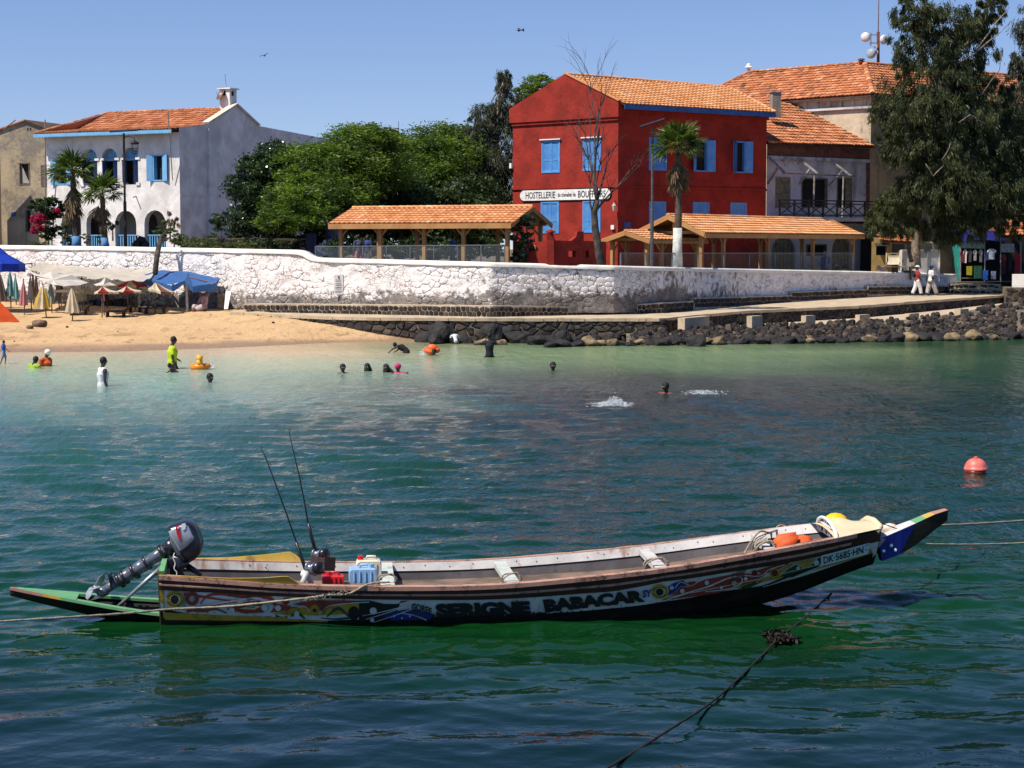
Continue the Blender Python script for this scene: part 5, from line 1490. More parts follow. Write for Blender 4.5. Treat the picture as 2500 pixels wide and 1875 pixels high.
MB().boxx(P(2346,680, y0), P(2405,680, y0) - P(2346,680, y0), Vector((0,.8,0)), Vector((0,0,.05))).build('counter', WBRN, ST)
ST2 = thing('market_stall', 'dark blue canopied market stall at the right edge with tiled roof behind', 'stall', P(2440,690,107))
MB().grid(lambda a, b: P(lerp(2330,2450, a) + (b - .5) * 20, lerp(566,592, b) - 6 * sin(a * pi), y0 + lerp(2.2,-.3, b)), 8,5).build('canopy', NAVY, ST2, True)
for px in (2443,2492): MB().tube([P(px, 694, y0), P(px, 590, y0)], .035,6).build('stall_post', METAL, ST2)
MB().boxx(P(2443,616, y0 - .05), P(2476,616, y0) - P(2443,616, y0), Vector((0,.04,0)), Vector((0,0,.5))).build('sign_panel', mat('pale_grey_board', (.40,.40,.40), .6,.3,8,.1), ST2)
mb_ = MB().boxx(P(2478,620, y0 - .03), Vector((.34,0,0)), Vector((0,.04,0)), Vector((0,0,-1.2))); mb_.build('red_banner', mat('red_cloth', (.38,.01,.02), .8,.2,5,.2), ST2)
def hang(px0, px1, py0, py1, colr, label, seed=0, Y=None, cat='shirt', sleeves=True):
    Y = Y or y0 - .12; c = (px0 + px1) / 2; w = (px1 - px0) / 2
    org = P(c, py0, Y); mb = MB(); k = P(c + 1, py0, Y).x - org.x; h = (py1 - py0) * k
    ol = [(-.35,0), (.35,0), (1.0,-.18 * h / (w * k) if False else -.2), (.9,-.42), (.62,-.34), (.6,-1), (-.6,-1), (-.62,-.34), (-.9,-.42), (-1.0,-.2)] if sleeves else [(-1,0), (1,0), (.9,-1), (-.95,-.97)]
    mb.prism([org + Vector((x * w * k, .02 * sin(x * 9 + seed), z * h)) for x, z in ol], Vector((0,.05,0)))
    o = mb.build('garment' if cat != 'bag' else 'bag', mat('cloth_%d_%d_%d' % tuple(int(v * 99) for v in colr), colr, .9,.25,6,.3,9,.02), None, org=org)
    tag(o, label, cat, 'clothes hung out for sale'); return o
for a in ((2344,2358,611,641,(.16,.02,.03), 'dark red garment hanging at the front left of the teal stall'), (2352,2362,608,642,(.72,.70,.70), 'long white garment hanging beside the dark red one'),
          (2364,2374,608,640,(.05,.05,.06), 'black garment hanging third from the left in the teal stall'), (2376,2386,610,636,(.30,.28,.27), 'grey garment hanging in the middle of the teal stall'),
          (2390,2400,609,640,(.12,.13,.15), 'charcoal garment hanging at the right of the teal stall'), (2404,2413,614,636,(.02,.03,.2), 'navy shirt hanging left of the pale blue one'),
          (2410,2433,607,633,(.55,.62,.70), 'pale blue shirt with a red star shape hanging between the stalls'),
          (2446,2458,620,668,(.10,.02,.02), 'long maroon dress hanging under the pale board'), (2461,2473,620,662,(.02,.02,.03), 'long black dress hanging under the pale board')):
    hang(*a)
sp = P(2422,626, y0 - .2); MB().prism([sp + Vector((cos(a) * r * .22,0, sin(a) * r * .22)) for a, r in [(pi / 2 + k * pi / 5,1 if k % 2 == 0 else .45) for k in range(10)]], Vector((0,-.01,0)))
hang(2360,2374,650,672,(.50,.42,.02), 'yellow cloth displayed low at the front of the teal stall', cat='cloth', sleeves=False); hang(2378,2398,649,680,(.02,.10,.06), 'dark green cloth displayed low in the teal stall', cat='cloth', sleeves=False)
hang(2400,2413,660,684,(.02,.12,.5), 'bright blue bag standing low between the stalls', cat='bag', sleeves=False); hang(2420,2432,662,682,(.35,.36,.5), 'patterned pale cloth low beside the blue bag', cat='cloth', sleeves=False)
# market roof at the right edge
MR = thing('market_hall', 'market hall with orange tiled roof at the right edge behind the stalls', 'building', P(2480,650,112))
me0, me1 = P(2396,578,109), P(2620,572,109); mr0, mr1 = P(2496,518,112), P(2640,508,112)
RR = MB().prism([me0 - Vector((0,0,.12)), me1 - Vector((0,0,.12)), mr1 - Vector((0,0,.12)), mr0 - Vector((0,0,.12))], Vector((0,0,.03))).build('roof', WOODD, MR)
roof_plane(RR, me0, me1, mr1, mr0, 'old', .27,8, seed=31, maxp=200)
ridge(RR, me0, mr0, 'old', .12)
MB().boxx(P(2420,690,111), P(2620,690,111) - P(2420,690,111), Vector((0,.2,0)), Vector((0,0,2.7))).build('wall', OC2, MR)
# small white balcony rail far right
wr_ = thing('balcony_rail', 'small white lattice balcony rail showing between the trees at the right', 'railing', P(2460,530,118))
a, b = P(2425,531,118), P(2477,531,118)
for k in range(2): MB().beam(a + Vector((0,0,.3 * k)), b + Vector((0,0,.3 * k)), .05,.05).build('rail', PAN, wr_)
for i in range(7): MB().beam(a.lerp(b, i / 6), a.lerp(b, i / 6) + Vector((0,0,.32)), .04,.04).build('rail_post', PAN, wr_)
tag(MB().tube([P(2453,535,117.9), P(2453,440,117.9)], .05,6).build('white_post', PAN, None, org=P(2453,535,117.9)), 'thin white post rising above the small lattice balcony rail', 'post')
# ------------------------------------------------------------------ foliage
def leafmat(name, cols, trans=.35, rough=.5, spec=.4):
    t = NT(name)
    a = t.attr('rnd')
    c = t.ramp(a, [(i / max(1, len(cols) - 1), q) for i, q in enumerate(cols)])
    s1 = t.bsdf(c, rough, None, spec)
    tr = t.t.nodes.new('ShaderNodeBsdfTranslucent'); t.L(t.mix(1.0, c, (1.25,1.5,.6), 'MULTIPLY'), tr.inputs[0])
    mx = t.t.nodes.new('ShaderNodeMixShader'); mx.inputs[0].default_value = trans
    t.t.links.new(s1, mx.inputs[1]); t.t.links.new(tr.outputs[0], mx.inputs[2])
    return t.done(mx.outputs[0])
LM = {
 'ficus': leafmat('ficus_leaves', [(.018,.034,.010), (.035,.062,.016), (.06,.095,.03)], .15,.28,.7),
 'acacia': leafmat('acacia_leaves', [(.040,.070,.010), (.085,.145,.014), (.17,.24,.022)], .38),
 'dark': leafmat('dark_leaves', [(.018,.034,.010), (.030,.055,.014), (.055,.085,.02)], .3),
 'casu': leafmat('casuarina_needles', [(.020,.030,.010), (.042,.054,.016), (.085,.095,.030)], .28),
 'grey': leafmat('grey_needles', [(.035,.042,.022), (.060,.068,.036), (.11,.11,.07)], .25),
 'palm': leafmat('palm_green', [(.05,.075,.012), (.09,.13,.025)], .35,.4),
 'dead': leafmat('palm_dead', [(.10,.065,.035), (.22,.15,.08)], .2,.8),
 'boug': leafmat('bougainvillea_flowers', [(.35,.01,.07), (.55,.03,.14)], .4),
 'weed': leafmat('weed_leaves', [(.06,.08,.025), (.13,.15,.05)], .35),
}
BARK = mat('bark', (.12,.085,.06), .9,.3,3,.7,14,.03,(.05,.035,.028))
BARKP = mat('pale_bark', (.32,.26,.20), .9,.3,3,.7,14,.03,(.14,.11,.09))
BARKD = mat('dead_bark', (.028,.020,.018), .9,.3,3,.7,14,.03,(.10,.08,.065), ((.28,.25,.22), .68))
def crown_mesh(name, blobs, n, style, m, seed, clump=None, size=1.0, tone=0.):
    """blobs: (center, (rx, ry, rz)); leaves gather in clumps near the blob surface"""
    r = np.random.RandomState(seed)
    vol = np.array([b[1][0] * b[1][2] + .2 for b in blobs]); vol = vol / vol.sum()
    Cs, Ns, T = [], [], []
    for (c, rad), f in zip(blobs, vol):
        k = max(30, int(n * f)); rad = np.array(rad)
        nc = max(8, int(k / 80))
        d = r.normal(size=(nc, 3)); d /= np.linalg.norm(d, axis=1)[:, None]
        rr = .50 + .60 * r.rand(nc) ** .7; rr = np.where(r.rand(nc) < .12, rr * 1.22, rr)
        cc = np.array(c) + d * rr[:, None] * rad
        cs = (.075 + .13 * r.rand(nc)) * rad.mean() * (clump or 1)
        idx = r.randint(0, nc, k)
        sq = np.array((1.2,1.2,.55)) if style in ('feather', 'broad') else np.array((.8,.8,.9))
        p = cc[idx] + r.normal(size=(k, 3)) * cs[idx][:, None] * sq
        Cs.append(p); Ns.append(d[idx]); T.append(np.clip(.5 + .34 * r.normal(size=nc)[idx] + .2 * r.normal(size=k) + tone, 0,1))
    Pn, D, T = np.vstack(Cs), np.vstack(Ns), np.concatenate(T); k = len(Pn)
    if style == 'broad':
        a = r.normal(size=(k, 3)); L_, W_ = .15 * size, .08 * size
    elif style == 'feather':
        a = np.stack([r.normal(size=k), r.normal(size=k), .35 * r.normal(size=k) - .15], -1) + D * .5; L_, W_ = .22 * size, .06 * size
    else:
        a = np.stack([.45 * r.normal(size=k), .45 * r.normal(size=k), -.75 + .5 * r.normal(size=k)], -1) + D * .45; L_, W_ = .27 * size, .05 * size
    a /= np.linalg.norm(a, axis=1)[:, None]
    q = r.normal(size=(k, 3)); 
    if style == 'feather': q[:, 2] *= .3
    b = np.cross(a, q); b /= np.linalg.norm(b, axis=1)[:, None] + 1e-9
    ln = (L_ * (.6 + .8 * r.rand(k)))[:, None]; wd = (W_ * (.7 + .6 * r.rand(k)))[:, None]
    v0, v1, v2, v3 = Pn - a * ln * .5, Pn + b * wd * .5, Pn + a * ln * .5, Pn - b * wd * .5
    if style == 'needle': v2 = v2 - np.array((0,0,.06)) * size
    V = np.stack([v0, v1, v2, v3], 1).reshape(-1,3); Q = np.arange(4 * k).reshape(-1,4)
    return V, Q, T
def px_blob(px, py, rx, ry, Y, dep=1.0):
    c = P(px, py, Y); s = Y / FPX
    return ((c.x, c.y, c.z), (rx * s, rx * s * dep, ry * s))
def limbs(pts, r0, r1, m, parent, name='trunk', n=7, wob=.03, seed=1):
    pts = [Vector(p) for p in pts]; out = []
    for i in range(len(pts) - 1):
        for k in range(4):
            q = pts[i].lerp(pts[i + 1], k / 4); out.append(q + Vector((noise.noise(q * 1.3), noise.noise(q * 1.3 + Vector((5,5,5))), 0)) * wob)
    out.append(pts[-1]); L = len(out)
    return MB().tube(out, [lerp(r0, r1,(i / (L - 1)) ** .8) for i in range(L)], n).build(name, m, parent, True)
def tree(label, base, trunk, blobs, n, style, lm, bark=BARK, r=(.22,.06), seed=1, cat='tree', group=None, size=1, clump=None, branches=(), tone=0, name='tree'):
    th = thing(name, label, cat, base, group)
    limbs([base] + list(trunk), r[0], r[1], bark, th)
    V, Q, T = crown_mesh('crown', blobs, n, style, lm, seed, clump, size, tone)
    V = V - np.array(base)
    place('crown', np_mesh('crown', V, Q, lm, False, T), th, None, base)
    rnd = random.Random(seed)
    st = Vector(trunk[-1]); mid = Vector(trunk[len(trunk) // 2])
    for (c, rad) in blobs:
        c = Vector(c); a = (mid if rnd.random() < .4 else st)
        limbs([a, a.lerp(c, .5) + Vector((0,0, rnd.uniform(-.2,.1))), c + Vector((0,0, rad[2] * .2))], r[1] * 1.1,.02, bark, th, 'limb', 5,.15)
    for b in branches: limbs(b[0], b[1], .015, b[2] if len(b) > 2 else bark, th, 'bare_branch', 5,.1)
    return th
B_ = px_blob
tree('dark glossy round tree against the shaded side wall of the white house', P(650,600,95) - Vector((0,0,.6)), [P(650,560,95), P(648,500,95)],
     [B_(662,385,48,38,95), B_(630,420,58,40,95), B_(690,415,42,40,95), B_(610,470,52,45,95), B_(665,465,65,55,95), B_(620,530,60,40,95), B_(670,540,55,40,95), B_(590,560,30,22,95)], 34000, 'broad', LM['ficus'], seed=2, size=1.15)
tree('wide bright green acacia spreading above the left end of the long shelter', P(828,622,91), [P(818,570,91), P(800,545,91), P(770,530,91)],
     [B_(880,338,78,30,95), B_(805,385,70,34,94), B_(930,350,60,30,96), B_(820,400,130,45,95), B_(742,440,60,34,93), B_(900,420,100,45,96), B_(720,490,75,34,91), B_(800,470,95,42,93), B_(690,540,55,26,90), B_(760,525,70,30,91), B_(860,480,70,40,94)], 95000, 'feather', LM['acacia'], BARKP, (.26,.12), 3, size=1)
tree('bright green acacia between the far tiled gable and the grey conifer', P(1060,610,100), [P(1060,560,100), P(1055,480,100)],
     [B_(1075,345,85,35,103), B_(1020,380,60,35,102), B_(1110,390,80,45,102), B_(1040,430,80,45,101), B_(990,420,60,45,102)], 52000, 'feather', LM['acacia'], BARKP, (.25,.1), 4, tone=-.1)
tree('dark leafy tree mass standing behind the middle of the long shelter', P(980,610,96), [P(980,560,96), P(980,520,96)],
     [B_(900,490,80,50,98), B_(980,480,90,50,99), B_(1060,500,90,50,98), B_(1140,490,80,60,100), B_(940,545,80,40,96), B_(1080,550,110,35,97), B_(1190,540,60,50,98), B_(1010,570,120,30,99), B_(870,570,60,35,99), B_(760,570,60,30,97), B_(720,590,45,22,96)], 42000, 'broad', LM['dark'], seed=5, size=1.5)
tree('tall grey green casuarina rising beside the red hotel', P(1200,610,103), [P(1205,480,103), P(1215,350,103), P(1228,200,103)],
     [B_(1228,205,22,34,103), B_(1238,265,38,38,103), B_(1190,285,42,28,103), B_(1165,330,32,32,102), B_(1145,370,34,36,102), B_(1150,430,40,40,102), B_(1215,340,52,50,103), B_(1185,410,62,55,102), B_(1230,430,45,60,103), B_(1170,480,50,45,101), B_(1215,520,50,45,101)], 50000, 'needle', LM['grey'], BARKP, (.2,.04), 6, size=.8)
tree('light green tree crown showing behind the left roof slope of the red hotel', P(1300,600,112), [P(1300,400,112), P(1305,280,112)],
     [B_(1315,210,42,22,112), B_(1285,235,30,30,112), B_(1270,290,28,45,111), B_(1345,200,28,16,112), B_(1300,270,40,50,112)], 12000, 'feather', LM['acacia'], BARKP, (.2,.06), 7)
tree('small dark broadleaf tree at the right end of the long shelter', P(1285,652,80), [P(1286,625,80), P(1284,600,80)],
     [B_(1275,555,18,22,79.6), B_(1290,540,14,18,79.6), B_(1268,590,24,26,79.6), B_(1285,600,22,24,79.6), B_(1262,622,20,18,79.6), B_(1280,630,14,10,79.6)], 4200, 'broad', LM['ficus'], seed=8, r=(.09,.05), size=1.2)
tree('light green bush growing behind the glass fence under the long shelter', P(1150,630,84), [P(1150,610,84), P(1150,590,84)],
     [B_(1150,575,30,28,84), B_(1135,605,20,16,84), B_(1165,600,18,18,84)], 3800, 'feather', LM['weed'], seed=9, r=(.05,.03), cat='bush', size=.7, name='bush')
# big casuarina and its neighbour
tb = P(2237,655,102.3)
tree('huge dark casuarina with a pale leaning trunk in front of the tall ochre house', tb, [P(2236,600,102.2), P(2241,520,102), P(2250,420,101.5), P(2262,300,101.5), P(2300,180,101.5)],
     [B_(2230,30,60,40,101), B_(2300,60,90,45,102), B_(2260,120,80,50,101), B_(2350,130,80,55,103), B_(2420,20,40,40,102), B_(2390,75,45,40,103), B_(2280,200,95,50,101), B_(2370,210,55,50,102),
      B_(2240,265,90,45,100), B_(2330,290,100,55,101), B_(2190,290,55,34,100), B_(2200,360,55,45,100), B_(2280,370,100,60,100), B_(2390,380,100,60,102), B_(2460,400,60,60,103), B_(2310,460,100,60,100), B_(2400,480,90,60,101), B_(2470,470,40,50,101), B_(2250,460,50,60,100), B_(2350,550,80,38,101), B_(2290,560,60,34,101), B_(2410,545,50,26,102), B_(2460,340,60,60,104), B_(2500,440,60,70,104), B_(2490,540,50,40,104), B_(2430,250,40,50,104), B_(2340,380,90,70,102)],
     140000, 'needle', LM['casu'], BARKP, (.30,.12), 10, size=1.0, clump=.68,
     branches=[([P(2300,180,101), P(2380,130,101), P(2430,60,101), P(2465,15,101)], .09), ([P(2380,130,101), P(2440,80,101), P(2480,40,101)], .05), ([P(2330,250,101), P(2400,230,101), P(2440,170,100), P(2445,120,100)], .05),
               ([P(2330,420,99.5), P(2300,390,98), P(2320,350,98)], .04, BARKP), ([P(2310,400,98.5), P(2280,430,98), P(2260,400,98)], .03, BARKP), ([P(2400,300,99), P(2370,280,98), P(2340,300,98)], .03, BARKP)])
tree('lower green casuarina branches hanging beside the balcony and over the kiosk', P(2225,640,101), [P(2215,580,101), P(2190,520,100.5)],
     [B_(2185,500,42,34,100), B_(2150,530,30,24,100), B_(2128,560,16,26,100), B_(2200,550,45,26,100.5), B_(2225,480,36,40,100), B_(2170,560,30,18,100)], 17000, 'needle', LM['casu'], BARK, (.12,.05), 11, size=.8, tone=.3)
tree('blue green casuarina cut off by the right edge', P(2530,640,108), [P(2520,400,108), P(2500,200,108)],
     [B_(2500,150,30,35,108), B_(2480,95 + 80,25,25,108), B_(2490,230,50,40,108), B_(2460,290,55,40,107), B_(2520,320,60,60,108), B_(2440,330,40,30,107), B_(2520,60,40,60,109)], 22000, 'needle', LM['grey'], BARK, (.2,.06), 12, size=.9, tone=-.15)
# bare tree
def bare(label, base, top, Y, seed):
    rnd = random.Random(seed); th = thing('bare_tree', label, 'tree', base)
    main = [base, P(1462,600, Y), P(1452,555, Y), P(1450,520, Y), P(1458,490, Y)]
    limbs(main, .20,.13, BARKD, th, 'trunk', 8,.05)
    mb = MB()
    def br(p, d, L, r, lev):
        q = p; pts = [p]; d = d.normalized()
        for k in range(4):
            d = (d + Vector((rnd.uniform(-.22,.22), rnd.uniform(-.22,.22), rnd.uniform(-.04,.16) if lev < 3 else rnd.uniform(-.15,.12)))).normalized()
            q = q + d * L / 4; pts.append(q)
        tgt = mb
        MBX = MB() if lev == 0 else mb
        MBX.tube(pts, [r, r * .88, r * .75, r * .62, r * .5], 5 if lev < 2 else 3)
        if lev == 0: MBX.build('branch', BARKD, th, True)
        if lev < 4:
            for k in range(3 if lev < 3 else 2):
                i = rnd.choice((1,2,3,4)) if k else 4
                nd = d + Vector((rnd.uniform(-.8,.8), rnd.uniform(-.6,.6), rnd.uniform(-.1,.5))) * (.9 if k else .35)
                br(pts[i], nd, L * rnd.uniform(.5,.68), r * .52, lev + 1)
    s = main[-1]
    k_ = Y / FPX
    for (p, tx, ty, r_) in ((s, 1458,350,.085), (s, 1440,385,.07), (P(1451,520, Y), 1500,450,.06), (s, 1475,420,.06), (P(1452,540, Y), 1425,450,.05)):
        t_ = P(tx, ty, Y + rnd.uniform(-.6,.6)); br(p, t_ - p, (t_ - p).length, r_, 0)
    br(P(1458,350, Y), Vector((.03,0,1)), 2.3,.045,1); br(P(1440,385, Y), Vector((-.12,0,1)), 1.5,.03,1)
    mb.build('twigs', BARKD, th, kind='stuff')
bare('leafless dead tree standing before the name board of the red hotel', P(1468,655,78.2), None, 78.2,15)

# palms
def fan_mesh(seed, dead):
    r = random.Random(seed); mb = MB(); n = 18 if not dead else 12
    st = .55
    mb.tube([(0,0,0), (st * .5,0,.03), (st, 0,0)], [.018,.014,.01], 4)
    R_ = .80 if not dead else .95
    for i in range(n):
        a = lerp(-1.75,1.75, i / (n - 1)) * (1 if not dead else .35) + r.uniform(-.04,.04)
        L = R_ * (1 - .25 * abs(a) / 1.75) * r.uniform(.85,1.1); w = .05 if not dead else .045
        c, s = cos(a), sin(a)
        z1 = .04 if i % 2 else -.02; dr = -r.uniform(.1,.35) * L * (1 if not dead else .3)
        p0 = (st, 0,0); m1 = (st + c * L * .55 - s * w, s * L * .55 + c * w, z1 + dr * .15); m2 = (st + c * L * .55 + s * w, s * L * .55 - c * w, z1 + dr * .15)
        tip = (st + c * L, s * L, dr)
        mb.add([p0, m2, m1, tip], [(0,1,2), (1,3,2)])
    me = mb.mesh('leaf', LM['dead'] if dead else LM['palm'], (0,0,0), False)
    a_ = me.attributes.new('rnd', 'FLOAT', 'FACE'); a_.data.foreach_set('value', [r.random() for _ in me.polygons])
    return me
FANS = [fan_mesh(i, False) for i in range(4)]; DEADF = [fan_mesh(9 + i, True) for i in range(3)]
def palm(label, pts, sc, skirt, paint, seed, rt=.16, nl=24):
    th = thing('fan_palm', label, 'palm tree', pts[0], 'fan palms on the terrace'); rnd = random.Random(seed)
    limbs(pts, rt * 1.25, rt * .9, BARK, th, 'trunk', 9,.03)
    if paint:
        a = pts[0]; d = Vector(pts[1]) - Vector(a); f = paint[1] / d.length
        MB().tube([a, Vector(a) + d * f * .5, Vector(a) + d * f], [rt * 1.75, rt * 1.42, rt * 1.32], 10).build('painted_base', paint[0], th, True)
    top = Vector(pts[-1])
    for i in range(nl + skirt):
        dead = i >= nl; az = i * 2.399 + rnd.uniform(-.3,.3)
        el = lerp(1.35,-.35,(i / nl) ** .9) if not dead else rnd.uniform(-1.45,-1.05)
        o = place('dead_leaf' if dead else 'leaf', (DEADF if dead else FANS)[i % 3], th, top - Vector(pts[0]) - Vector((0,0,(rnd.uniform(.1,1.0) * sc if dead else 0))), pts[0])
        s_ = sc * rnd.uniform(.8,1.1) * (.85 if dead else 1)
        o.scale = (s_, s_, s_); o.rotation_mode = 'QUATERNION'
        o.rotation_quaternion = Quaternion((0,0,1), az) @ Quaternion((0,1,0), -el) @ Quaternion((1,0,0), rnd.uniform(-.6,.6))
    return th
LB2 = mat('trunk_blue', (.10,.25,.50), .8,.2,5,.3,18,.02); WHP = mat('trunk_white', (.70,.68,.60), .9,.2,3,.5,12,.03, spots=((.25,.22,.16), .58))
palm('taller fan palm with a brown skirt and a blue painted base before the white house', [P(187,604,91), P(184,530,91), P(177,425,91)], 1.12,26,(LB2,.55), 1,.15)
palm('shorter fan palm with a blue painted base beside the dark street lamp', [P(257,606,89.5), P(252,540,89.5), P(249,476,89.5)], .95,12,(LB2,.5), 2,.13,18)
palm('fan palm with a whitewashed trunk base before the shaded wall of the red hotel', [P(1653,655,80.5), P(1655,520,80.5), P(1657,362,80.5)], 1.05,22,(WHP, 1.75), 3,.15)

# shrubs behind the sea wall
def bush(label, blobs, n, style, lm, seed, cat='bush', size=1, name='bush', extra=None):
    c = Vector(blobs[0][0]); base = Vector((c.x, c.y, c.z - blobs[0][1][2]))
    th = thing(name, label, cat, base)
    V, Q, T = crown_mesh('foliage', blobs, n, style, lm, seed, None, size)
    place('foliage', np_mesh('foliage', V - np.array(base), Q, lm, False, T), th, None, base)
    MB().tube([base - Vector((0,0,.6)), c], [.05,.02], 5).build('stem', BARK, th)
    if extra:
        V, Q, T = crown_mesh('flowers', extra[0], extra[1], 'broad', extra[2], seed + 50, None, size)
        place('flowers', np_mesh('flowers', V - np.array(base), Q, extra[2], False, T), th, None, base)
    return th
bush('large bougainvillea with magenta flowers against the ochre house', [B_(118,540,32,30,98), B_(110,505,32,24,98), B_(135,505,22,24,98), B_(125,570,22,16,98), B_(85,500,18,10,98)], 6500, 'broad', LM['dark'], 21, 'bush', 1.1,
     extra=([B_(88,550,18,18,97.2), B_(100,535,14,14,97.2), B_(140,515,10,8,97.2), B_(90,565,12,8,97.2)], 1300, LM['boug']), name='bougainvillea')
cy = thing('cycad', 'low cycad with arching yellow green fronds under the bougainvillea', 'plant', P(98,606,90))
for k in range(22):
    az = k * 2.4; L = random.Random(k).uniform(.8,1.1); el = .75 - .6 * (k / 22)
    pts = [Vector((cos(az) * L * s, sin(az) * L * s, L * (s * sin(el) * 1.2 - .5 * s * s))) for s in (0,.3,.6,.85,1)]
    mb = MB().tube([P(98,598,90) + p for p in pts], [.015,.012,.01,.008,.004], 3)
    for j in range(14):
        s = .15 + .85 * j / 14; i_ = min(3, int(s * 4)); a = pts[0].lerp(pts[-1], s); a.z = L * (s * sin(el) * 1.2 - .5 * s * s); a += P(98,598,90)
        t_ = Vector((-sin(az), cos(az), .1))
        for sg_ in (-1,1): mb.add([a, a + Vector((cos(az), sin(az), 0)) * .03, a + t_ * sg_ * .16 * (1.1 - s) + Vector((cos(az), sin(az), 0)) * .1 - Vector((0,0,.03))], [(0,1,2)])
    o = mb.build('frond', LM['weed'], cy)
for a in (('frangipani with pale leaf rosettes at the foot of the taller fan palm', [B_(163,548,14,8,92), B_(170,540,10,6,92), B_(155,560,10,10,92), B_(168,575,16,16,92)], 700, 'broad', LM['weed'], 31),
          ('dark shrub left of the taller fan palm base', [B_(160,585,14,16,92), B_(175,590,12,12,92)], 900, 'broad', LM['dark'], 32),
          ('frangipani with a bare curving stem between the shorter palm and the dark lamp', [B_(275,550,11,8,90.5), B_(268,560,7,6,90.5), B_(284,545,6,5,90.5)], 420, 'broad', LM['weed'], 33),
          ('sparse grey plant at the left side of the shorter palm', [B_(212,580,9,12,90), B_(245,585,7,16,90)], 420, 'feather', LM['weed'], 34),
          ('bushy shrub beside the dead looking plant right of the white house arches', [B_(425,575,26,22,89), B_(400,560,20,18,89), B_(450,590,28,14,89)], 2600, 'feather', LM['weed'], 35),
          ('spindly plant with curled pinkish tips before the white house corner', [B_(415,535,12,20,89.4), B_(430,545,8,14,89.4)], 420, 'needle', LM['dead'], 36),
          ('pale green shrub climbing the lower side wall of the white house', [B_(540,560,26,34,98), B_(520,585,30,18,97), B_(560,590,26,18,97)], 3200, 'feather', LM['dark'], 37),
          ('low weedy bush right of the leaning post on the terrace', [B_(470,596,36,12,88), B_(520,600,40,10,88), B_(590,603,40,10,90)], 3600, 'feather', LM['weed'], 38),
          ('tangled creeper over the low rubble garden wall', [B_(650,596,50,12,91.5), B_(700,600,40,10,91.5), B_(600,588,40,8,92)], 2600, 'feather', LM['dark'], 39)):
    bush(*a[:5], a[5], size=.8)
mo = thing('motor_scooter', 'black scooter parked before the right arch of the white house', 'scooter', P(343,600,91))
for px in (336,352): MB().lathe(P(px, 598,91) - Vector((0,.06,0)), [(.22,-.04), (.26,0), (.22,.04)], 12,(0,1,0)).build('wheel', BLACK, mo, True)
MB().tube([P(334,588,91), P(340,583,91), P(350,588,91), P(355,592,91)], [.08,.16,.2,.08], 8).build('scooter_body', BLACK, mo, True)
MB().tube([P(336,590,91), P(334,575,91)], .03,5).tube([P(331,576,90.8), P(338,575,91.2)], .02,5).build('handlebar', BLACK, mo)
# hut gable seen between the acacias
hb = thing('distant_house', 'small piece of tiled gable roof showing between the two acacias', 'house', P(980,400,128))
MB().prism([P(950,400,128), P(1010,400,128), P(1010,352,128), P(992,333,128), P(960,345,128)], Vector((0,3,0))).build('wall', CREAM, hb)
MB().prism([P(945,352,127.5), P(1003,352,127.5), P(990,334,129.5), P(958,336,129.5)], Vector((0,0,.1))).build('roof', tilemat('old')[0], hb)
MB().tube([P(973,340,128), P(973,296,128)], .03,4).build('aerial', METAL, hb)
# leaning post in front of the wall, poster
tag(MB().tube([P(379,668,79.6), P(384,620,80.2), P(392,585,80.9), P(400,572,81.2)], [.12,.12,.11,.06], 7).tube([P(392,585,80.9), P(404,566,81.0), P(412,560,81)], [.08,.05,.03], 6).build('leaning_post', BARKD, None, True, org=P(379,668,79.6)), 'dark crooked tree post leaning against the sea wall above the blue tarpaulin', 'post')
pf = wall_pt(827,0); q = [P(816,671, pf.y - .16), P(838,671, pf.y - .16), P(838,720, pf.y - .12), P(816,720, pf.y - .12)]
PO = MB().prism(q, Vector((0,.04,0))).build('notice_board', SIGNW, None, org=q[3]); tag(PO, 'white printed notice board fixed on the middle of the sea wall', 'notice')
GRT = mat('print_grey', (.12,.11,.16), .7,.1,3,0)
mb = MB(); rn = random.Random(3)
for k in range(11):
    y_ = 683 + k * 3.1; x1_ = 835 if k > 1 else 834
    if k in (2,5,8): continue
    mb.quad(P(819, y_ + 1.3, pf.y - .165), P(x1_ - rn.uniform(0,4), y_ + 1.3, pf.y - .165), P(x1_ - 1, y_, pf.y - .165), P(819, y_, pf.y - .165))
mb.quad(P(825,680, pf.y - .166), P(829,680, pf.y - .166), P(829,674, pf.y - .166), P(825,674, pf.y - .166))
mb.build('print', GRT, PO, kind='stuff')

tree('dark hedge of leaves added to darken the bright terrace behind the long shelter', P(1020,640,90), [P(1020,620,90), P(1020,610,90)],  # added leaf row, darkens the bright terrace seen through the fence
     [B_(820 + 48 * k_, 612 - (k_ * 37 % 13), 34,26,90 + (k_ * 7 % 3)) for k_ in range(9)], 15000, 'broad', LM['dark'], seed=40, r=(.06,.03), cat='filler_hedge', size=1.2, name='filler_hedge')
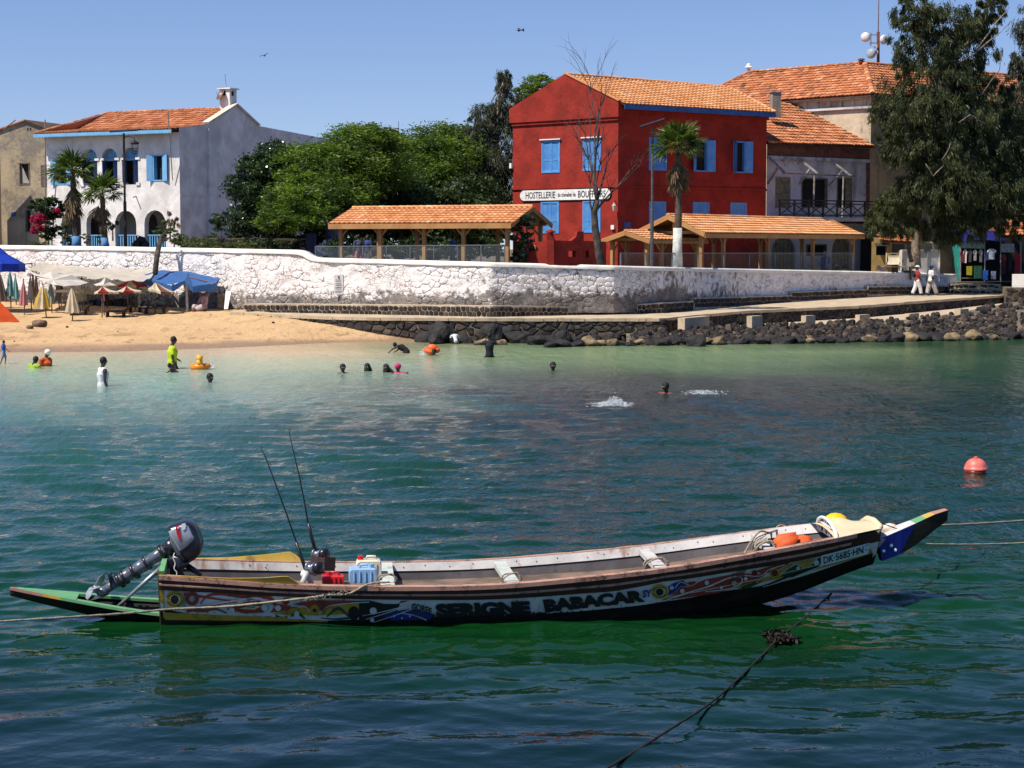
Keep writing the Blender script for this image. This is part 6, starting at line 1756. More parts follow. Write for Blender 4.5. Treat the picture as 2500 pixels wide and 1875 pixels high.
# ------------------------------------------------------------------ beach umbrellas, awnings, boards
def cloth(name, col, rough=.9, trans=.25, bump=.15):
    if name in MC: return MC[name]
    t = NT(name)
    c = t.mix(t.rng(t.noise(3,4), .4,.7), col, tuple(v * .82 for v in col))
    s1 = t.bsdf(c, rough, t.bump(t.noise(8,3), bump, .03), .2)
    tr = t.t.nodes.new('ShaderNodeBsdfTranslucent'); t.L(c, tr.inputs[0])
    mx = t.t.nodes.new('ShaderNodeMixShader'); mx.inputs[0].default_value = trans
    t.t.links.new(s1, mx.inputs[1]); t.t.links.new(tr.outputs[0], mx.inputs[2])
    MC[name] = t.done(mx.outputs[0]); return MC[name]
CL = {'cream': cloth('cream_canvas', (.70,.60,.42)), 'white': cloth('white_canvas', (.66,.62,.55)), 'teal': cloth('teal_canvas', (.20,.46,.46)), 'pink': cloth('pink_canvas', (.60,.26,.26)),
      'yellow': cloth('yellow_canvas', (.68,.46,.08)), 'sage': cloth('sage_canvas', (.30,.38,.33)), 'taupe': cloth('taupe_canvas', (.36,.28,.22)), 'dark': cloth('dark_canvas', (.10,.075,.065)),
      'maroon': cloth('maroon_canvas', (.26,.025,.03)), 'red': cloth('red_canvas', (.62,.07,.06)), 'brown': cloth('brown_canvas', (.20,.09,.06)), 'orange': cloth('orange_canvas', (.60,.085,.02)),
      'blue': cloth('blue_tarp', (.045,.13,.34), .6,.15), 'royal': cloth('royal_tarp', (.015,.05,.42), .6,.15), 'tentcream': cloth('tent_canvas', (.62,.56,.46))}
POLE = mat('umbrella_pole', (.16,.10,.07), .7,.2,5,.1)
WPOLE = mat('white_pole', (.62,.56,.48), .7,.2,5,.2)
def ground_at(px, py):
    """the spot on the sand seen at an image point"""
    lo, hi = 62.0,88.0
    for _ in range(40):
        m_ = (lo + hi) / 2
        if proj((P(px, 600, m_).x, m_, sandz(px, m_)))[1] > py: lo = m_
        else: hi = m_
    return Vector((P(px, 600, lo).x, lo, sandz(px, lo)))
UG = 'closed beach umbrellas standing in the sand'
def closed_umbrella(label, px, top, bot, gy, w, col, lean=0, bell=1.0, gpx=None, col2=None, seed=0):
    g = ground_at(gpx or px, gy); k = g.y / FPX; s = random.Random(seed + int(px))
    th = thing('beach_umbrella', label, 'umbrella', g, UG)
    tp = P(px, top, g.y); bt = P(px + lean, bot, g.y); tp.y = bt.y = g.y
    MB().tube([g - Vector((0,0,.2)), g.lerp(tp, .5), tp + Vector((0,0,.1))], .026,6).build('pole', POLE, th)
    n = 16; R_ = w * k / 2; rings = []; prof = [(0,.05), (.06,.16), (.25,.40), (.5,.62), (.75,.82), (1,1.0)]
    if bell < 1: prof = [(0,.05), (.06,.3), (.3,.62), (.5,.80), (.58,.72), (.8,.95), (1,1.0)]
    mb = MB(); base = []
    for j, (h, r) in enumerate(prof):
        c = tp.lerp(bt, h)
        for i in range(n):
            a = 2 * pi * i / n; f = (1 if i % 2 else .66 + .1 * s.random()) if j else 1
            zz_ = s.uniform(-.05,.05) if j == len(prof) - 1 else 0
            mb.v.append(tuple(c + Vector((cos(a), sin(a), 0)) * R_ * r * f + Vector((0,0, zz_))))
    for j in range(len(prof) - 1):
        for i in range(n):
            i2 = (i + 1) % n; mb.f.append((j * n + i, j * n + i2,(j + 1) * n + i2,(j + 1) * n + i)); mb.m.append(1 if col2 and i in (10,11,12) else 0)
    mb.f.append(tuple(range(n))[::-1]); mb.m.append(0)
    mb.build('canopy', [CL[col], CL[col2 or col]], th, False)
    return th
for a in (('taupe closed umbrella cut off by the left edge', -2,664,735,752,40, 'taupe'), ('left one of the two teal closed umbrellas', 24,664,723,752,19, 'teal', 0,.9), ('right one of the two teal closed umbrellas', 37,673,729,744,20, 'teal', 2),
          ('pink closed umbrella right of the teal pair', 57,686,745,769,23, 'pink'), ('off white closed umbrella tied in the middle right of the pink one', 74,677,731,758,15, 'white', 0,.9),
          ('taupe and dark striped closed umbrella behind the off white one', 88,666,725,748,16, 'taupe', 0,1, None, 'dark'), ('yellow half closed umbrella leaning on its pole', 104,698,752,776,44, 'yellow', -2,1,111, 'cream'),
          ('sage green closed umbrella right of the yellow one', 124,686,742,764,22, 'sage'), ('taupe closed umbrella with a dark pole right of the sage one', 142,681,736,754,16, 'taupe', 0,.9), ('very dark closed umbrella in front of the grey tent side', 147,671,706,748,15, 'dark'),
          ('cream closed umbrella nearest the water with a wide hem', 175,703,763,784,37, 'cream', 2,1,174), ('cream closed umbrella half hidden behind the nearest cream one', 193,690,735,762,22, 'cream'),
          ('short cream closed umbrella right of the half hidden one', 205,700,733,750,14, 'cream'), ('narrow dark brown closed umbrella in front of the cream awning', 199,674,696,752,8, 'dark'),
          ('small red closed umbrella under the maroon and cream one', 260,712,733,752,13, 'maroon'), ('small striped white closed umbrella under the open ones', 252,712,733,770,9, 'white', 0,1, None, 'maroon')):
    closed_umbrella(*a)
def open_umbrella(label, px, apy, x0, x1, rim, gy, cols, seed=0, gpx=None, drop=5, tilt=0, val=4):
    g = ground_at(gpx or px, gy); k = g.y / FPX
    th = thing('open_umbrella', label, 'umbrella', g, 'open beach umbrellas')
    ap = P(px, apy, g.y); c = P((x0 + x1) / 2, rim, g.y); R_ = (x1 - x0) * k / 2; s = random.Random(seed)
    MB().tube([g - Vector((0,0,.2)), ap], .028,6).build('pole', POLE, th)
    n = 8; mb = MB(); a0 = s.uniform(0,.7); rim_ = []; 
    for i in range(n):
        a = a0 + 2 * pi * i / n
        rim_.append(c + Vector((cos(a) * R_, sin(a) * R_ * .95, cos(a) * tilt * k + s.uniform(-.03,.03))))
    for i in range(n):
        a, b = rim_[i], rim_[(i + 1) % n]; m_ = (a + b) / 2; m_ = m_.lerp(ap, .10) - Vector((0,0,.03)); h = ap
        mi = i % len(cols) if len(cols) > 1 else 0
        ma, mbb, mm = h.lerp(a, .5) - Vector((0,0,.04)), h.lerp(b, .5) - Vector((0,0,.04)), h.lerp(m_, .5) - Vector((0,0,.10))
        mb.add([h, ma, mm, mbb, a, m_, b], [(0,1,2), (0,2,3), (1,4,5,2), (2,5,6,3)], mi)
        dz = Vector((0,0,-drop * k)); mb.add([a, m_, b, b + dz, m_ + dz * .8, a + dz], [(0,5,4,1), (1,4,3,2)], mi)
    mb.build('canopy', [CL[c_] for c_ in cols], th)
    for i in range(n): MB().tube([ap - Vector((0,0,.12)), rim_[i].lerp(ap, .03) - Vector((0,0,.03))], .008,3).build('rib', POLE, th)
for a in (('wide cream open umbrella leftmost of the open ones', 179,698,132,203,709,764, ['cream'], 1,190), ('flat cream open umbrella joining the leftmost one', 214,700,198,236,713,760, ['cream'], 2),
          ('cream open umbrella behind, in front of the striped tent point', 251,690,228,291,698,752, ['cream'], 3), ('maroon and cream open umbrella at the front of the group', 250,699,231,301,713,775, ['cream', 'maroon', 'cream', 'maroon'], 4,246),
          ('bright red and cream open umbrella at the back of the group', 317,681,288,360,697,756, ['red', 'cream', 'red', 'red'], 5), ('cream and maroon open umbrella in the middle of the group', 308,698,282,347,711,769, ['cream', 'maroon', 'cream', 'cream'], 6,314),
          ('cream open umbrella just behind the middle one', 338,700,318,362,708,757, ['cream'], 7,326), ('cream and brown tilted open umbrella nearest the blue tarpaulin', 380,689,359,427,710,766, ['cream', 'cream', 'brown', 'cream'], 8,376,6,-5)):
    open_umbrella(*a)
def sheet(name, label, cat, pts, nu, nv, m, sag=.12, seed=0, folds=.04, poles=(), group=None):
    """cloth stretched between four corners (given as points), sagging and wrinkled"""
    a, b, c, d = map(Vector, pts); th = thing(name, label, cat, (a + c) / 2 - Vector((0,0,.2)), group)
    def f(u, v):
        p = a.lerp(b, u).lerp(d.lerp(c, u), v)
        p.z += -sag * 4 * (u * (1 - u) * .5 + v * (1 - v) * .5) + folds * noise.noise(p * 1.6 + Vector((seed, 0,0))) + folds * .5 * noise.noise(p * 4)
        return p
    MB().grid(f, nu, nv).build('canvas', m, th, True)
    for p0, p1, mm, r_ in poles: MB().tube([p0, p1], r_, 6).build('pole', mm, th)
    return th
WY = lambda px: tab(WALL, px) - .35
AWN = [P(98,642, WY(98)), P(388,660, WY(388)), P(345,688,77.5), P(62,660,79.5)]
sheet('awning', 'long cream canvas awning slung from the sea wall above the umbrellas', 'awning', AWN, 30,10, CL['tentcream'], .10,1,.12,
      [(ground_at(340,751), P(337,700, ground_at(337,751).y), WPOLE, .07), (ground_at(80,744), P(80,668,79), POLE, .05)])
g_ = lambda pts: [P(x, y, Y) for x, y, Y in pts]
for k, (lab, ax, ay, pts) in enumerate((('grey white hanging tent side below the cream awning', 123,664, [(66,660,79), (84,672,78.4), (123,663,78.4), (175,671,78.4), (215,690,78.4), (170,697,77.4), (140,696,77.2), (110,688,77.4)]),
                                        ('small striped pointed tent between the awning and the open umbrellas', 258,677, [(228,694,78.5), (258,677,78), (290,690,78.5), (275,697,77.4), (240,697,77.4)]))):
    v = g_(pts); c = sum(v, Vector()) / len(v) + Vector((0,-.4,-.05)); th = thing('tent_side', lab, 'tent', c)
    mb = MB(); n = len(v)
    for i in range(n):
        a, b = v[i], v[(i + 1) % n]; m_ = (a + b) / 2 + Vector((0,.15,-.05)); mb.add([c, a, m_, b], [(0,1,2), (0,2,3)])
    mb.build('canvas', CL['white'], th)
# blue tarpaulin shelter
BT = thing('tarpaulin', 'blue tarpaulin shelter against the sea wall beside the umbrellas', 'tarpaulin', ground_at(455,761))
yb = ground_at(455,761).y
A_, B2, C_, D_ = P(398,659, yb + 1.9), P(460,665, yb + 1.8), P(535,679, yb + 1.0), P(333,676, yb + 1.2)
E_, F_, G_, H_ = P(419,697, yb - .5), P(452,685, yb - .3), P(471,700, yb - .5), P(526,692, yb - .2)
def tri_cloth(mb, a, b, c, n=6, s=0):
    idx = {}
    for i in range(n + 1):
        for j in range(n + 1 - i):
            p = a * (1 - (i + j) / n) + b * (i / n) + c * (j / n)
            p = p + Vector((0,0,.05 * noise.noise(p * 2.2)))
            idx[i, j] = len(mb.v); mb.v.append(tuple(p))
    for i in range(n):
        for j in range(n - i):
            mb.f.append((idx[i, j], idx[i + 1, j], idx[i, j + 1])); mb.m.append(0)
            if i + j < n - 1: mb.f.append((idx[i + 1, j], idx[i + 1, j + 1], idx[i, j + 1])); mb.m.append(0)
mb = MB()
for tr_ in ((D_, A_, E_), (A_, F_, E_), (A_, B2, F_), (B2, G_, F_), (B2, C_, G_), (C_, H_, G_)): tri_cloth(mb, *tr_)
lo_ = [D_ - Vector((0,0,.22)), E_ - Vector((0,0,.32)), F_ - Vector((0,0,.10)), G_ - Vector((0,0,.25)), H_ - Vector((0,0,.28)), C_ - Vector((0,0,.12))]
up_ = [D_, E_, F_, G_, H_, C_]
for i in range(5): mb.quad(up_[i], up_[i + 1], lo_[i + 1], lo_[i])
mb.build('canvas', CL['blue'], BT)
MB().tube([ground_at(455.6,761), P(454,687, yb)], .06,7).build('pole', WPOLE, BT)
MB().tube([ground_at(421,745), P(421,700, yb + .6)], .05,7).build('pole', WPOLE, BT)
MB().tube([P(526,692, yb), P(400,661, yb + 1.9)], .03,5).build('ridge_pole', POLE, BT)
# royal blue parasol at the left edge, red tent
RB = thing('parasol', 'large royal blue parasol cut off by the left edge above dark shade', 'umbrella', ground_at(-30,760))
gp = ground_at(-30,760); ap_ = P(-22,585, gp.y); n = 10; mb = MB(); rr_ = [P(-22 + 84 * cos(2 * pi * i / n), 644, gp.y + 1.35 * sin(2 * pi * i / n)) for i in range(n)]
for i in range(n):
    a, b = rr_[i], rr_[(i + 1) % n]; mb.add([ap_, ap_.lerp(a, .5) - Vector((0,0,.12)), ap_.lerp(b, .5) - Vector((0,0,.12)), a, b, a - Vector((0,0,.32)), b - Vector((0,0,.36))], [(0,1,2), (1,3,4,2), (3,5,6,4)])
mb.build('canopy', CL['royal'], RB); MB().tube([gp, ap_], .04,6).build('pole', POLE, RB)
tag(MB().tube([P(50,646, WY(50)), P(78,643, WY(78)), P(79,672, WY(79))], .03,5).build('wall_bracket', BLACK, None, org=P(78,660, WY(78))), 'thin black pipe bracket on the sea wall above the umbrellas', 'pipe')
mb = MB(); a = ground_at(-60,786); b = ground_at(46,787); ap_ = P(-18,718, a.y + .6); bk_ = P(20,770, a.y + 2.2)
mb.add([a, b, ap_, bk_, P(-60,770, a.y + 2.2)], [(0,1,2), (1,3,2), (3,4,2), (4,0,2)])
o = mb.build('beach_tent', CL['orange'], None, org=b); tag(o, 'orange red pointed beach tent cut off by the left edge', 'tent')
# dark things in the shade under the shelters: low rubble base of the wall shows, stacked gear
rb = random.Random(21)
def crate(px, gy, w, h, m, label, cat, name, dep=.5, group=None):
    g = ground_at(px, gy); k = g.y / FPX
    o = MB().boxx(g - Vector((w * k / 2,0,.05)), Vector((w * k, 0,0)), Vector((0, dep, 0)), Vector((0,0, h * k + .05))).build(name, m, None, org=g); return tag(o, label, cat, group)
def lounger(px0, px1, py, label, m):
    a = ground_at(px0, py); b = ground_at(px1, py); th = thing('sun_lounger', label, 'sun lounger', a.lerp(b, .5), 'dark sun loungers under the open umbrellas')
    MB().boxx(a + Vector((0,0,.22)), (b - a), Vector((0,.55,0)), Vector((0,0,.06))).build('bed', m, th)
    MB().boxx(b + Vector((0,0,.24)) - (b - a) * .02,(b - a) * .3 + Vector((0,0,.22)), Vector((0,.55,0)), Vector((0,0,.05))).build('headrest', m, th)
    for f in (.1,.9): MB().boxx(a.lerp(b, f), Vector((.05,0,0)), Vector((0,.5,0)), Vector((0,0,.22))).build('leg', m, th)
DLW = mat('dark_lounger', (.045,.025,.018), .8,.3,5,.2)
for a in ((163,205,770, 'dark sun lounger nearest the wide hemmed cream umbrella'), (250,300,775, 'dark sun lounger below the maroon and cream umbrella'), (308,338,763, 'dark sun lounger with raised head under the middle umbrella'), (345,398,767, 'dark sun lounger below the tilted cream and brown umbrella')):
    lounger(*a, DLW)
def towel(px, py, w, label):
    g = ground_at(px, py); k = g.y / FPX
    o = MB().grid(lambda a, b: g + Vector(((a - .5) * w * k, (b - .5) * .7,.30 + .03 * sin(a * 9 + b * 5))), 8,4).build('towel', WTOP, None, True, org=g); tag(o, label, 'towel', 'white towels on the loungers')
towel(282,773,20, 'crumpled white towel on the lounger below the maroon umbrella'); towel(352,766,26, 'flat white towel on the lounger below the tilted umbrella')
for k, (px, gy, w, h, c) in enumerate(((240,748,14,16,(.05,.05,.12)), (262,747,16,14,(.04,.03,.03)), (286,748,20,18,(.03,.025,.03)), (305,749,14,20,(.06,.03,.03)), (220,746,16,14,(.03,.03,.04)))):
    crate(px, gy, w, h, mat('shade_gear_%d' % k, c, .8), ['navy storage box', 'low dark box', 'broad dark crate', 'tall brown crate', 'small black box'][k] + ' stacked in the shade against the sea wall', 'box', 'storage_box', .6, 'boxes in the shade under the awning')
gl_ = ground_at(539,752)
o = MB().boxx(P(531,752,79.3), P(549,752,79.3) - P(531,752,79.3), Vector((0,.12,0)), Vector((0,0,.62))).build('stone_slab', MORTARD, None, org=P(540,752,79.3)); tag(o, 'grey upright slab at the end of the blue tarpaulin', 'slab')
o = MB().prism([P(547,755,78.6), P(556,754,78.6), P(564,712,79.2), P(551,711,79.2)], Vector((0,.05,0))).build('leaning_board', WTOP, None, org=P(551,755,78.6)); tag(o, 'pale board leaning at the end of the blue tarpaulin', 'board')
LOG = mat('driftwood', (.20,.13,.08), .9,.3,3,.6,12,.04,(.08,.05,.035))
for px, py, w, lab in ((93,798,32, 'short thick driftwood log lying on the open sand'), (69,803,14, 'small dark driftwood lump beside the thick log')):
    g = ground_at(px, py); k = g.y / FPX; r_ = .13 if w > 20 else .07
    o = MB().tube([g + Vector((-w * k / 2,.1, r_)), g + Vector((0,0, r_ * 1.1)), g + Vector((w * k / 2,-.1, r_))], [r_, r_ * 1.15, r_], 9).build('driftwood', LOG, None, True, org=g); tag(o, lab, 'driftwood')
for px, py, w, lb_ in ((665,789,8, 'small dark stone lying alone on the sand at the right of the beach'), (30,835,5, 'tiny dark stone on the sand above the small child in blue'), (160,800,8, 'flat dark stone on the sand right of the driftwood log'), (284,811,4, 'tiny dark stone in the middle of the open sand'), (512,770,4, 'tiny dark stone on the sand below the blue tarpaulin')):
    g = ground_at(px, py); o = place('pebble', BM['d'][2], None, g + Vector((0,0,.03))); s_ = w * g.y / FPX / 2; o.scale = (s_, s_, s_ * .6); tag(o, lb_, 'stone', 'small stones on the sand')

# ------------------------------------------------------------------ people
SKIN = mat('dark_skin', (.048,.026,.017), .28,.15,5,.05, spec=.5)
SKIN2 = mat('brown_skin', (.13,.06,.035), .5,.15,5,.05)
HAIR = mat('black_hair', (.008,.007,.007), .7,.1,5,.2)
EYE = mat('eye_white', (.6,.57,.5), .3,.05)
def fabric(c): return mat('fabric_%d_%d_%d' % tuple(int(v * 100) for v in c), c, .85,.2,7,.3,14,.015)
def remesh(mb, name, m, parent, vox=.02, smooth=True):
    me = mb.mesh(name, m, ORG[parent.name], True)
    o = bpy.data.objects.new(name, me); COL.objects.link(o)
    md = o.modifiers.new('r', 'REMESH'); md.mode = 'VOXEL'; md.voxel_size = vox; md.use_smooth_shade = True
    ms_ = o.modifiers.new('s', 'SMOOTH'); ms_.iterations = 2; ms_.factor = .5
    dg = bpy.context.evaluated_depsgraph_get(); ne = bpy.data.meshes.new_from_object(o.evaluated_get(dg))
    bpy.data.objects.remove(o); ne.name = name
    if not ne.materials: ne.materials.append(m)
    for p in ne.polygons: p.use_smooth = True
    return place(name, ne, parent, None, ORG[parent.name])
def person(label, pos, H=1.7, face=0, J=None, skin=SKIN, top=None, bottom=None, hat=None, hair='short', parts=(), sub=0, gown=None, vox=.022):
    """J: joint offsets in units of height, x = the person's right, y = forward, z = up, from the ground under the pelvis"""
    th = thing('person', label, 'person', pos)
    D = dict(pel=(0,0,.53), wai=(0,0,.62), che=(0,.005,.74), nec=(0,0,.83), hed=(0,.012,.925),
             shL=(-.105,0,.80), shR=(.105,0,.80), elL=(-.135,-.01,.63), elR=(.135,-.01,.63), haL=(-.13,.03,.47), haR=(.13,.03,.47),
             hiL=(-.05,0,.52), hiR=(.05,0,.52), knL=(-.055,.01,.28), knR=(.055,.01,.28), anL=(-.055,-.01,.04), anR=(.055,-.01,.04))
    if J: D.update(J)
    q = Matrix.Rotation(face, 3, 'Z'); pos = Vector(pos)
    W_ = lambda v: pos + q @ (Vector(v) * H)
    j = {k: W_(v) for k, v in D.items()}; fw = q @ Vector((0,1,0)); rt = q @ Vector((1,0,0)); h = H
    up = (j['hed'] - j['nec']).normalized()
    def torso(mb, s=1.0, low=True):
        mb.tube([j['pel'] - (j['che'] - j['pel']).normalized() * .03 * h, j['pel'], j['wai'], j['che'], j['nec'] - up * .02 * h], [.062 * h * s, .078 * h * s, .066 * h * s, .085 * h * s, .045 * h * s], 10)
        mb.tube([j['shL'], j['che'] + (j['nec'] - j['che']) * .45, j['shR']], [.036 * h * s, .056 * h * s, .036 * h * s], 8)
        mb.tube([j['hiL'], j['pel'] , j['hiR']], [.05 * h * s, .065 * h * s, .05 * h * s], 8)
    mb = MB(); torso(mb)
    hr = .058 * h
    mb.tube([j['nec'] - up * .03 * h, j['hed'] - up * .03 * h], [.032 * h, .030 * h], 8)
    mb.ball(j['hed'], hr, 12,(.86,1,1.18)); mb.ball(j['hed'] + fw * hr * .25 - up * hr * .55, hr * .62,8)
    mb.ball(j['hed'] + fw * hr * 1.02 - up * hr * .12, hr * .2,6)
    for s in (-1,1): mb.ball(j['hed'] + rt * s * hr * .88 - up * hr * .05, hr * .24,6,(.5,1,1.2))
    for s in 'LR':
        mb.tube([j['sh' + s], j['el' + s], j['el' + s], j['ha' + s]], [.034 * h, .024 * h, .024 * h, .016 * h], 7)
        d = (j['ha' + s] - j['el' + s]).normalized(); pal = j['ha' + s] + d * .03 * h
        mb.tube([j['ha' + s], pal], [.017 * h, .024 * h], 6)
        sd = d.cross(Vector((0,0,1))); sd = sd.normalized() if sd.length > .1 else rt
        for f in range(4): mb.tube([pal + sd * (f - 1.5) * .012 * h, pal + sd * (f - 1.5) * .015 * h + d * (.030 + .006 * (f in (1,2))) * h, pal + sd * (f - 1.5) * .014 * h + (d * .045 + fw * .008 + Vector((0,0,-.006))) * h], [.0075 * h, .0065 * h, .005 * h], 4)
        mb.tube([j['ha' + s] + sd * .016 * h, pal + sd * .032 * h], [.009 * h, .007 * h], 4)
        mb.tube([j['hi' + s], j['kn' + s], j['kn' + s], j['an' + s]], [.052 * h, .034 * h, .033 * h, .021 * h], 8)
        mb.tube([j['an' + s] - fw * .02 * h - Vector((0,0,.018 * h)), j['an' + s] + fw * .09 * h - Vector((0,0,.025 * h))], [.022 * h, .017 * h], 6)
    b = remesh(mb, 'body', skin, th, vox)
    for s in (-1,1): MB().ball(j['hed'] + fw * hr * .86 + rt * s * hr * .34 + up * hr * .12, hr * .13,6).build('eye', EYE, th)
    if hair == 'short':
        mb = MB().ball(j['hed'] + up * hr * .26 - fw * hr * .16, hr * 1.06,12,(.90,1,1.0)); mb.build('hair', HAIR, th, True)
    elif hair == 'long':
        mb = MB().ball(j['hed'] + up * hr * .26 - fw * hr * .18, hr * 1.10,12,(.92,1,1.0))
        for s in (-1,-.5,0,.5,1): mb.tube([j['hed'] + rt * s * hr * .8 - fw * hr * .5, j['hed'] + rt * s * hr * 1.1 - fw * hr * .7 - up * hr * 1.4, j['hed'] + rt * s * hr * 1.2 - fw * hr * .5 - up * hr * 2.3], [hr * .36, hr * .32, hr * .15], 6)
        mb.build('hair', HAIR, th, True)
    elif hair == 'bun':
        mb = MB().ball(j['hed'] + up * hr * .26 - fw * hr * .18, hr * 1.08,12,(.92,1,1.0)); mb.ball(j['hed'] - fw * hr * 1.05 + up * hr * .5, hr * .45,8); mb.build('hair', HAIR, th, True)
    if top:
        m, slv = top; mb = MB(); torso(mb, 1.13)
        if slv: 
            for s in 'LR': mb.tube([j['sh' + s], j['sh' + s].lerp(j['el' + s], min(1, slv))] + ([j['el' + s].lerp(j['ha' + s], slv - 1)] if slv > 1 else []), [.044 * h, .040 * h] + ([.032 * h] if slv > 1 else []), 8)
        remesh(mb, 'shirt', m, th, vox)
    if bottom:
        m, ln, wd = bottom; mb = MB()
        mb.tube([j['hiL'], j['pel'] + (j['wai'] - j['pel']) * .3, j['hiR']], [.062 * h, .085 * h, .062 * h], 9); mb.tube([j['pel'], j['wai']], [.085 * h, .07 * h], 9)
        for s in 'LR':
            e_ = j['hi' + s].lerp(j['kn' + s], min(1, ln)); pt = [j['hi' + s], e_]; rd = [.062 * h, .050 * h * wd]
            if ln > 1: pt.append(j['kn' + s].lerp(j['an' + s], ln - 1)); rd.append(.042 * h * wd)
            mb.tube(pt, rd, 8)
        remesh(mb, 'trousers' if ln > 1 else 'shorts', m, th, vox)
    if hat:
        m, kind = hat; mb = MB()
        if kind == 'cap': mb.ball(j['hed'] + up * hr * .35, hr * 1.15,12,(.95,1,.9))
        else: mb.lathe(j['hed'] + up * hr * .35, [(hr * 1.75,-.01), (hr * 1.7,.02), (hr * 1.08,.03), (hr * 1.0, hr * .75), (hr * .6, hr * .95), (.01, hr)], 14, up)
        mb.build('hat', m, th, True)
    for nm, m, f in parts: f(MB(), j, h, fw, rt, up).build(nm, m, th, True)
    return th
W0 = lambda px, py: G(px, py, 0)
def sunk(px, py, H, cut):       # cut = share of the height under water
    p = W0(px, py); return p - Vector((0,0, H * cut))
YS, WSH, BLK, ORA, LIM = fabric((.50,.62,.02)), fabric((.72,.72,.72)), fabric((.012,.012,.016)), fabric((.60,.10,.015)), fabric((.30,.45,.04))
person('man in a neon yellow shirt wading near the sand with his arm out', sunk(421,900,1.78,.445), 1.78,-1.2, dict(hed=(0,.03,.925), elL=(-.17,.02,.66), haL=(-.20,.14,.58), elR=(.13,-.02,.64), haR=(.12,.02,.50), knR=(.06,.10,.30), anR=(.06,.02,.1)), top=(YS, .75), bottom=(BLK, 1.0,1.2))
person('child crouching in the water at the legs of the man in neon yellow', sunk(432,909,1.1,.42), 1.1,1.6, dict(pel=(0,0,.38), wai=(0,.05,.42), che=(0,.12,.48), nec=(0,.17,.52), hed=(0,.2,.60), shL=(-.1,.14,.5), shR=(.1,.14,.5), elL=(-.16,.25,.42), haL=(-.2,.36,.35), elR=(.16,.2,.4), haR=(.2,.35,.33), hiL=(-.05,0,.38), hiR=(.05,0,.38), knL=(-.1,.15,.34), knR=(.1,.15,.34), anL=(-.1,.0,.12), anR=(.1,0,.12)))
person('man in a white tank top standing waist deep in the shallows', sunk(251,943,1.75,.55), 1.75,-1.0, dict(hed=(0,.02,.925), elL=(-.15,.03,.64), haL=(-.17,.10,.50), elR=(.145,-.02,.64), haR=(.16,.02,.49)), top=(WSH, 0))
person('small child in a blue swimsuit walking at the left edge of the water', sunk(9,888,.82,.05), .82,-1.3, dict(hed=(0,.02,.88), knL=(-.05,.08,.28), anL=(-.05,.05,.06), knR=(.05,-.04,.28), anR=(.05,-.12,.06), elL=(-.16,.08,.62), haL=(-.2,.22,.52)), top=(fabric((.03,.10,.42)), .7), bottom=(fabric((.22,.25,.42)), 1.0,1.1), vox=.016)
person('person in a lime shirt sitting low in the shallows beside the white cap', sunk(83,899,1.6,.74), 1.6,-.6, dict(hed=(.02,.03,.90), che=(0,.02,.72), elR=(.16,.06,.62), haR=(.2,.12,.5)), top=(LIM, .7))
person('person in an orange shirt and white cap leaning on one arm in the shallows', sunk(112,894,1.65,.67), 1.65,-2.2, dict(elL=(-.14,-.05,.63), haL=(-.17,-.09,.48), che=(0,.03,.73), hed=(0,.05,.915)), top=(ORA, .8), hat=(WTOP, 'cap'))
person('child in black bending over and reaching into the shallow water', sunk(990,862,1.35,.49), 1.35,1.35, dict(pel=(0,-.05,.5), wai=(0,.0,.58), che=(0,.12,.64), nec=(0,.2,.66), hed=(0,.28,.70), shL=(-.1,.17,.67), shR=(.1,.17,.67), elL=(-.12,.3,.60), haL=(-.1,.42,.50), elR=(.13,.25,.55), haR=(.1,.38,.48)), top=(BLK, 0), bottom=(BLK, .5,1.1))
person('person in black seen from behind standing thigh deep before the steep boulders', sunk(1195,872,1.65,.50), 1.65,0, dict(elL=(-.14,.08,.76), haL=(-.06,.12,.88), elR=(.14,.08,.78), haR=(.06,.10,.90)), top=(BLK, .6), bottom=(BLK, 1.0,1.5), hair='short')
person('child in a white shirt crouching among the rocks by the biggest boulder', P(1112,846,69.6) , 1.0,.3, dict(pel=(0,-.05,.2), wai=(0,0,.28), che=(0,.08,.38), nec=(0,.12,.46), hed=(0,.17,.54), shL=(-.12,.1,.42), shR=(.12,.1,.42), elL=(-.17,.15,.28), haL=(-.15,.25,.15), elR=(.17,.15,.28), haR=(.15,.25,.15), hiL=(-.06,-.03,.2), hiR=(.06,-.03,.2), knL=(-.12,.15,.25), knR=(.12,.15,.25), anL=(-.1,.08,.05), anR=(.1,.08,.05)), top=(WSH, .8), bottom=(BLK, .9,1.1), vox=.016)
def swimmer(label, px, py, H=1.6, cut=.84, hair='short', face=3.14, top=None, hat=None, J=None, skin=SKIN):
    return person(label, sunk(px, py, H, cut), H, face, J, skin, top, None, hat, hair)
swimmer('swimmer with shiny wet head near the duck float', 512,934,1.75,.85, face=-2.2)
swimmer('swimmer with a hair bun, leftmost of the four heads in a row', 837,911,1.6,.82, 'bun', 3.3, J=dict(hed=(0,.01,.92)))
swimmer('long haired swimmer alone, second of the four heads in a row', 897,906,1.6,.85, 'long', 2.9)
swimmer('long haired swimmer beside the one in pink', 943,909,1.6,.84, 'long', 2.8)
PK = fabric((.55,.03,.12))
swimmer('swimmer in a pink headscarf raising one hand', 972,910,1.55,.82, None, 2.9,(PK, .5), (PK, 'cap'), dict(elR=(.10,.06,.86), haR=(.16,.08,.93), elL=(-.15,.05,.80), haL=(-.2,.1,.82)))
swimmer('lone swimmer facing away in the green water', 1350,905,1.7,.84)
swimmer('swimmer with a reddish top trailing white wake', 1628,959,1.7,.83, 'short', 2.3,(fabric((.25,.06,.05)), .4), J=dict(hed=(0,.03,.92), elR=(.1,.15,.80), haR=(.1,.3,.82), pel=(0,-.2,.60), wai=(0,-.12,.68)))
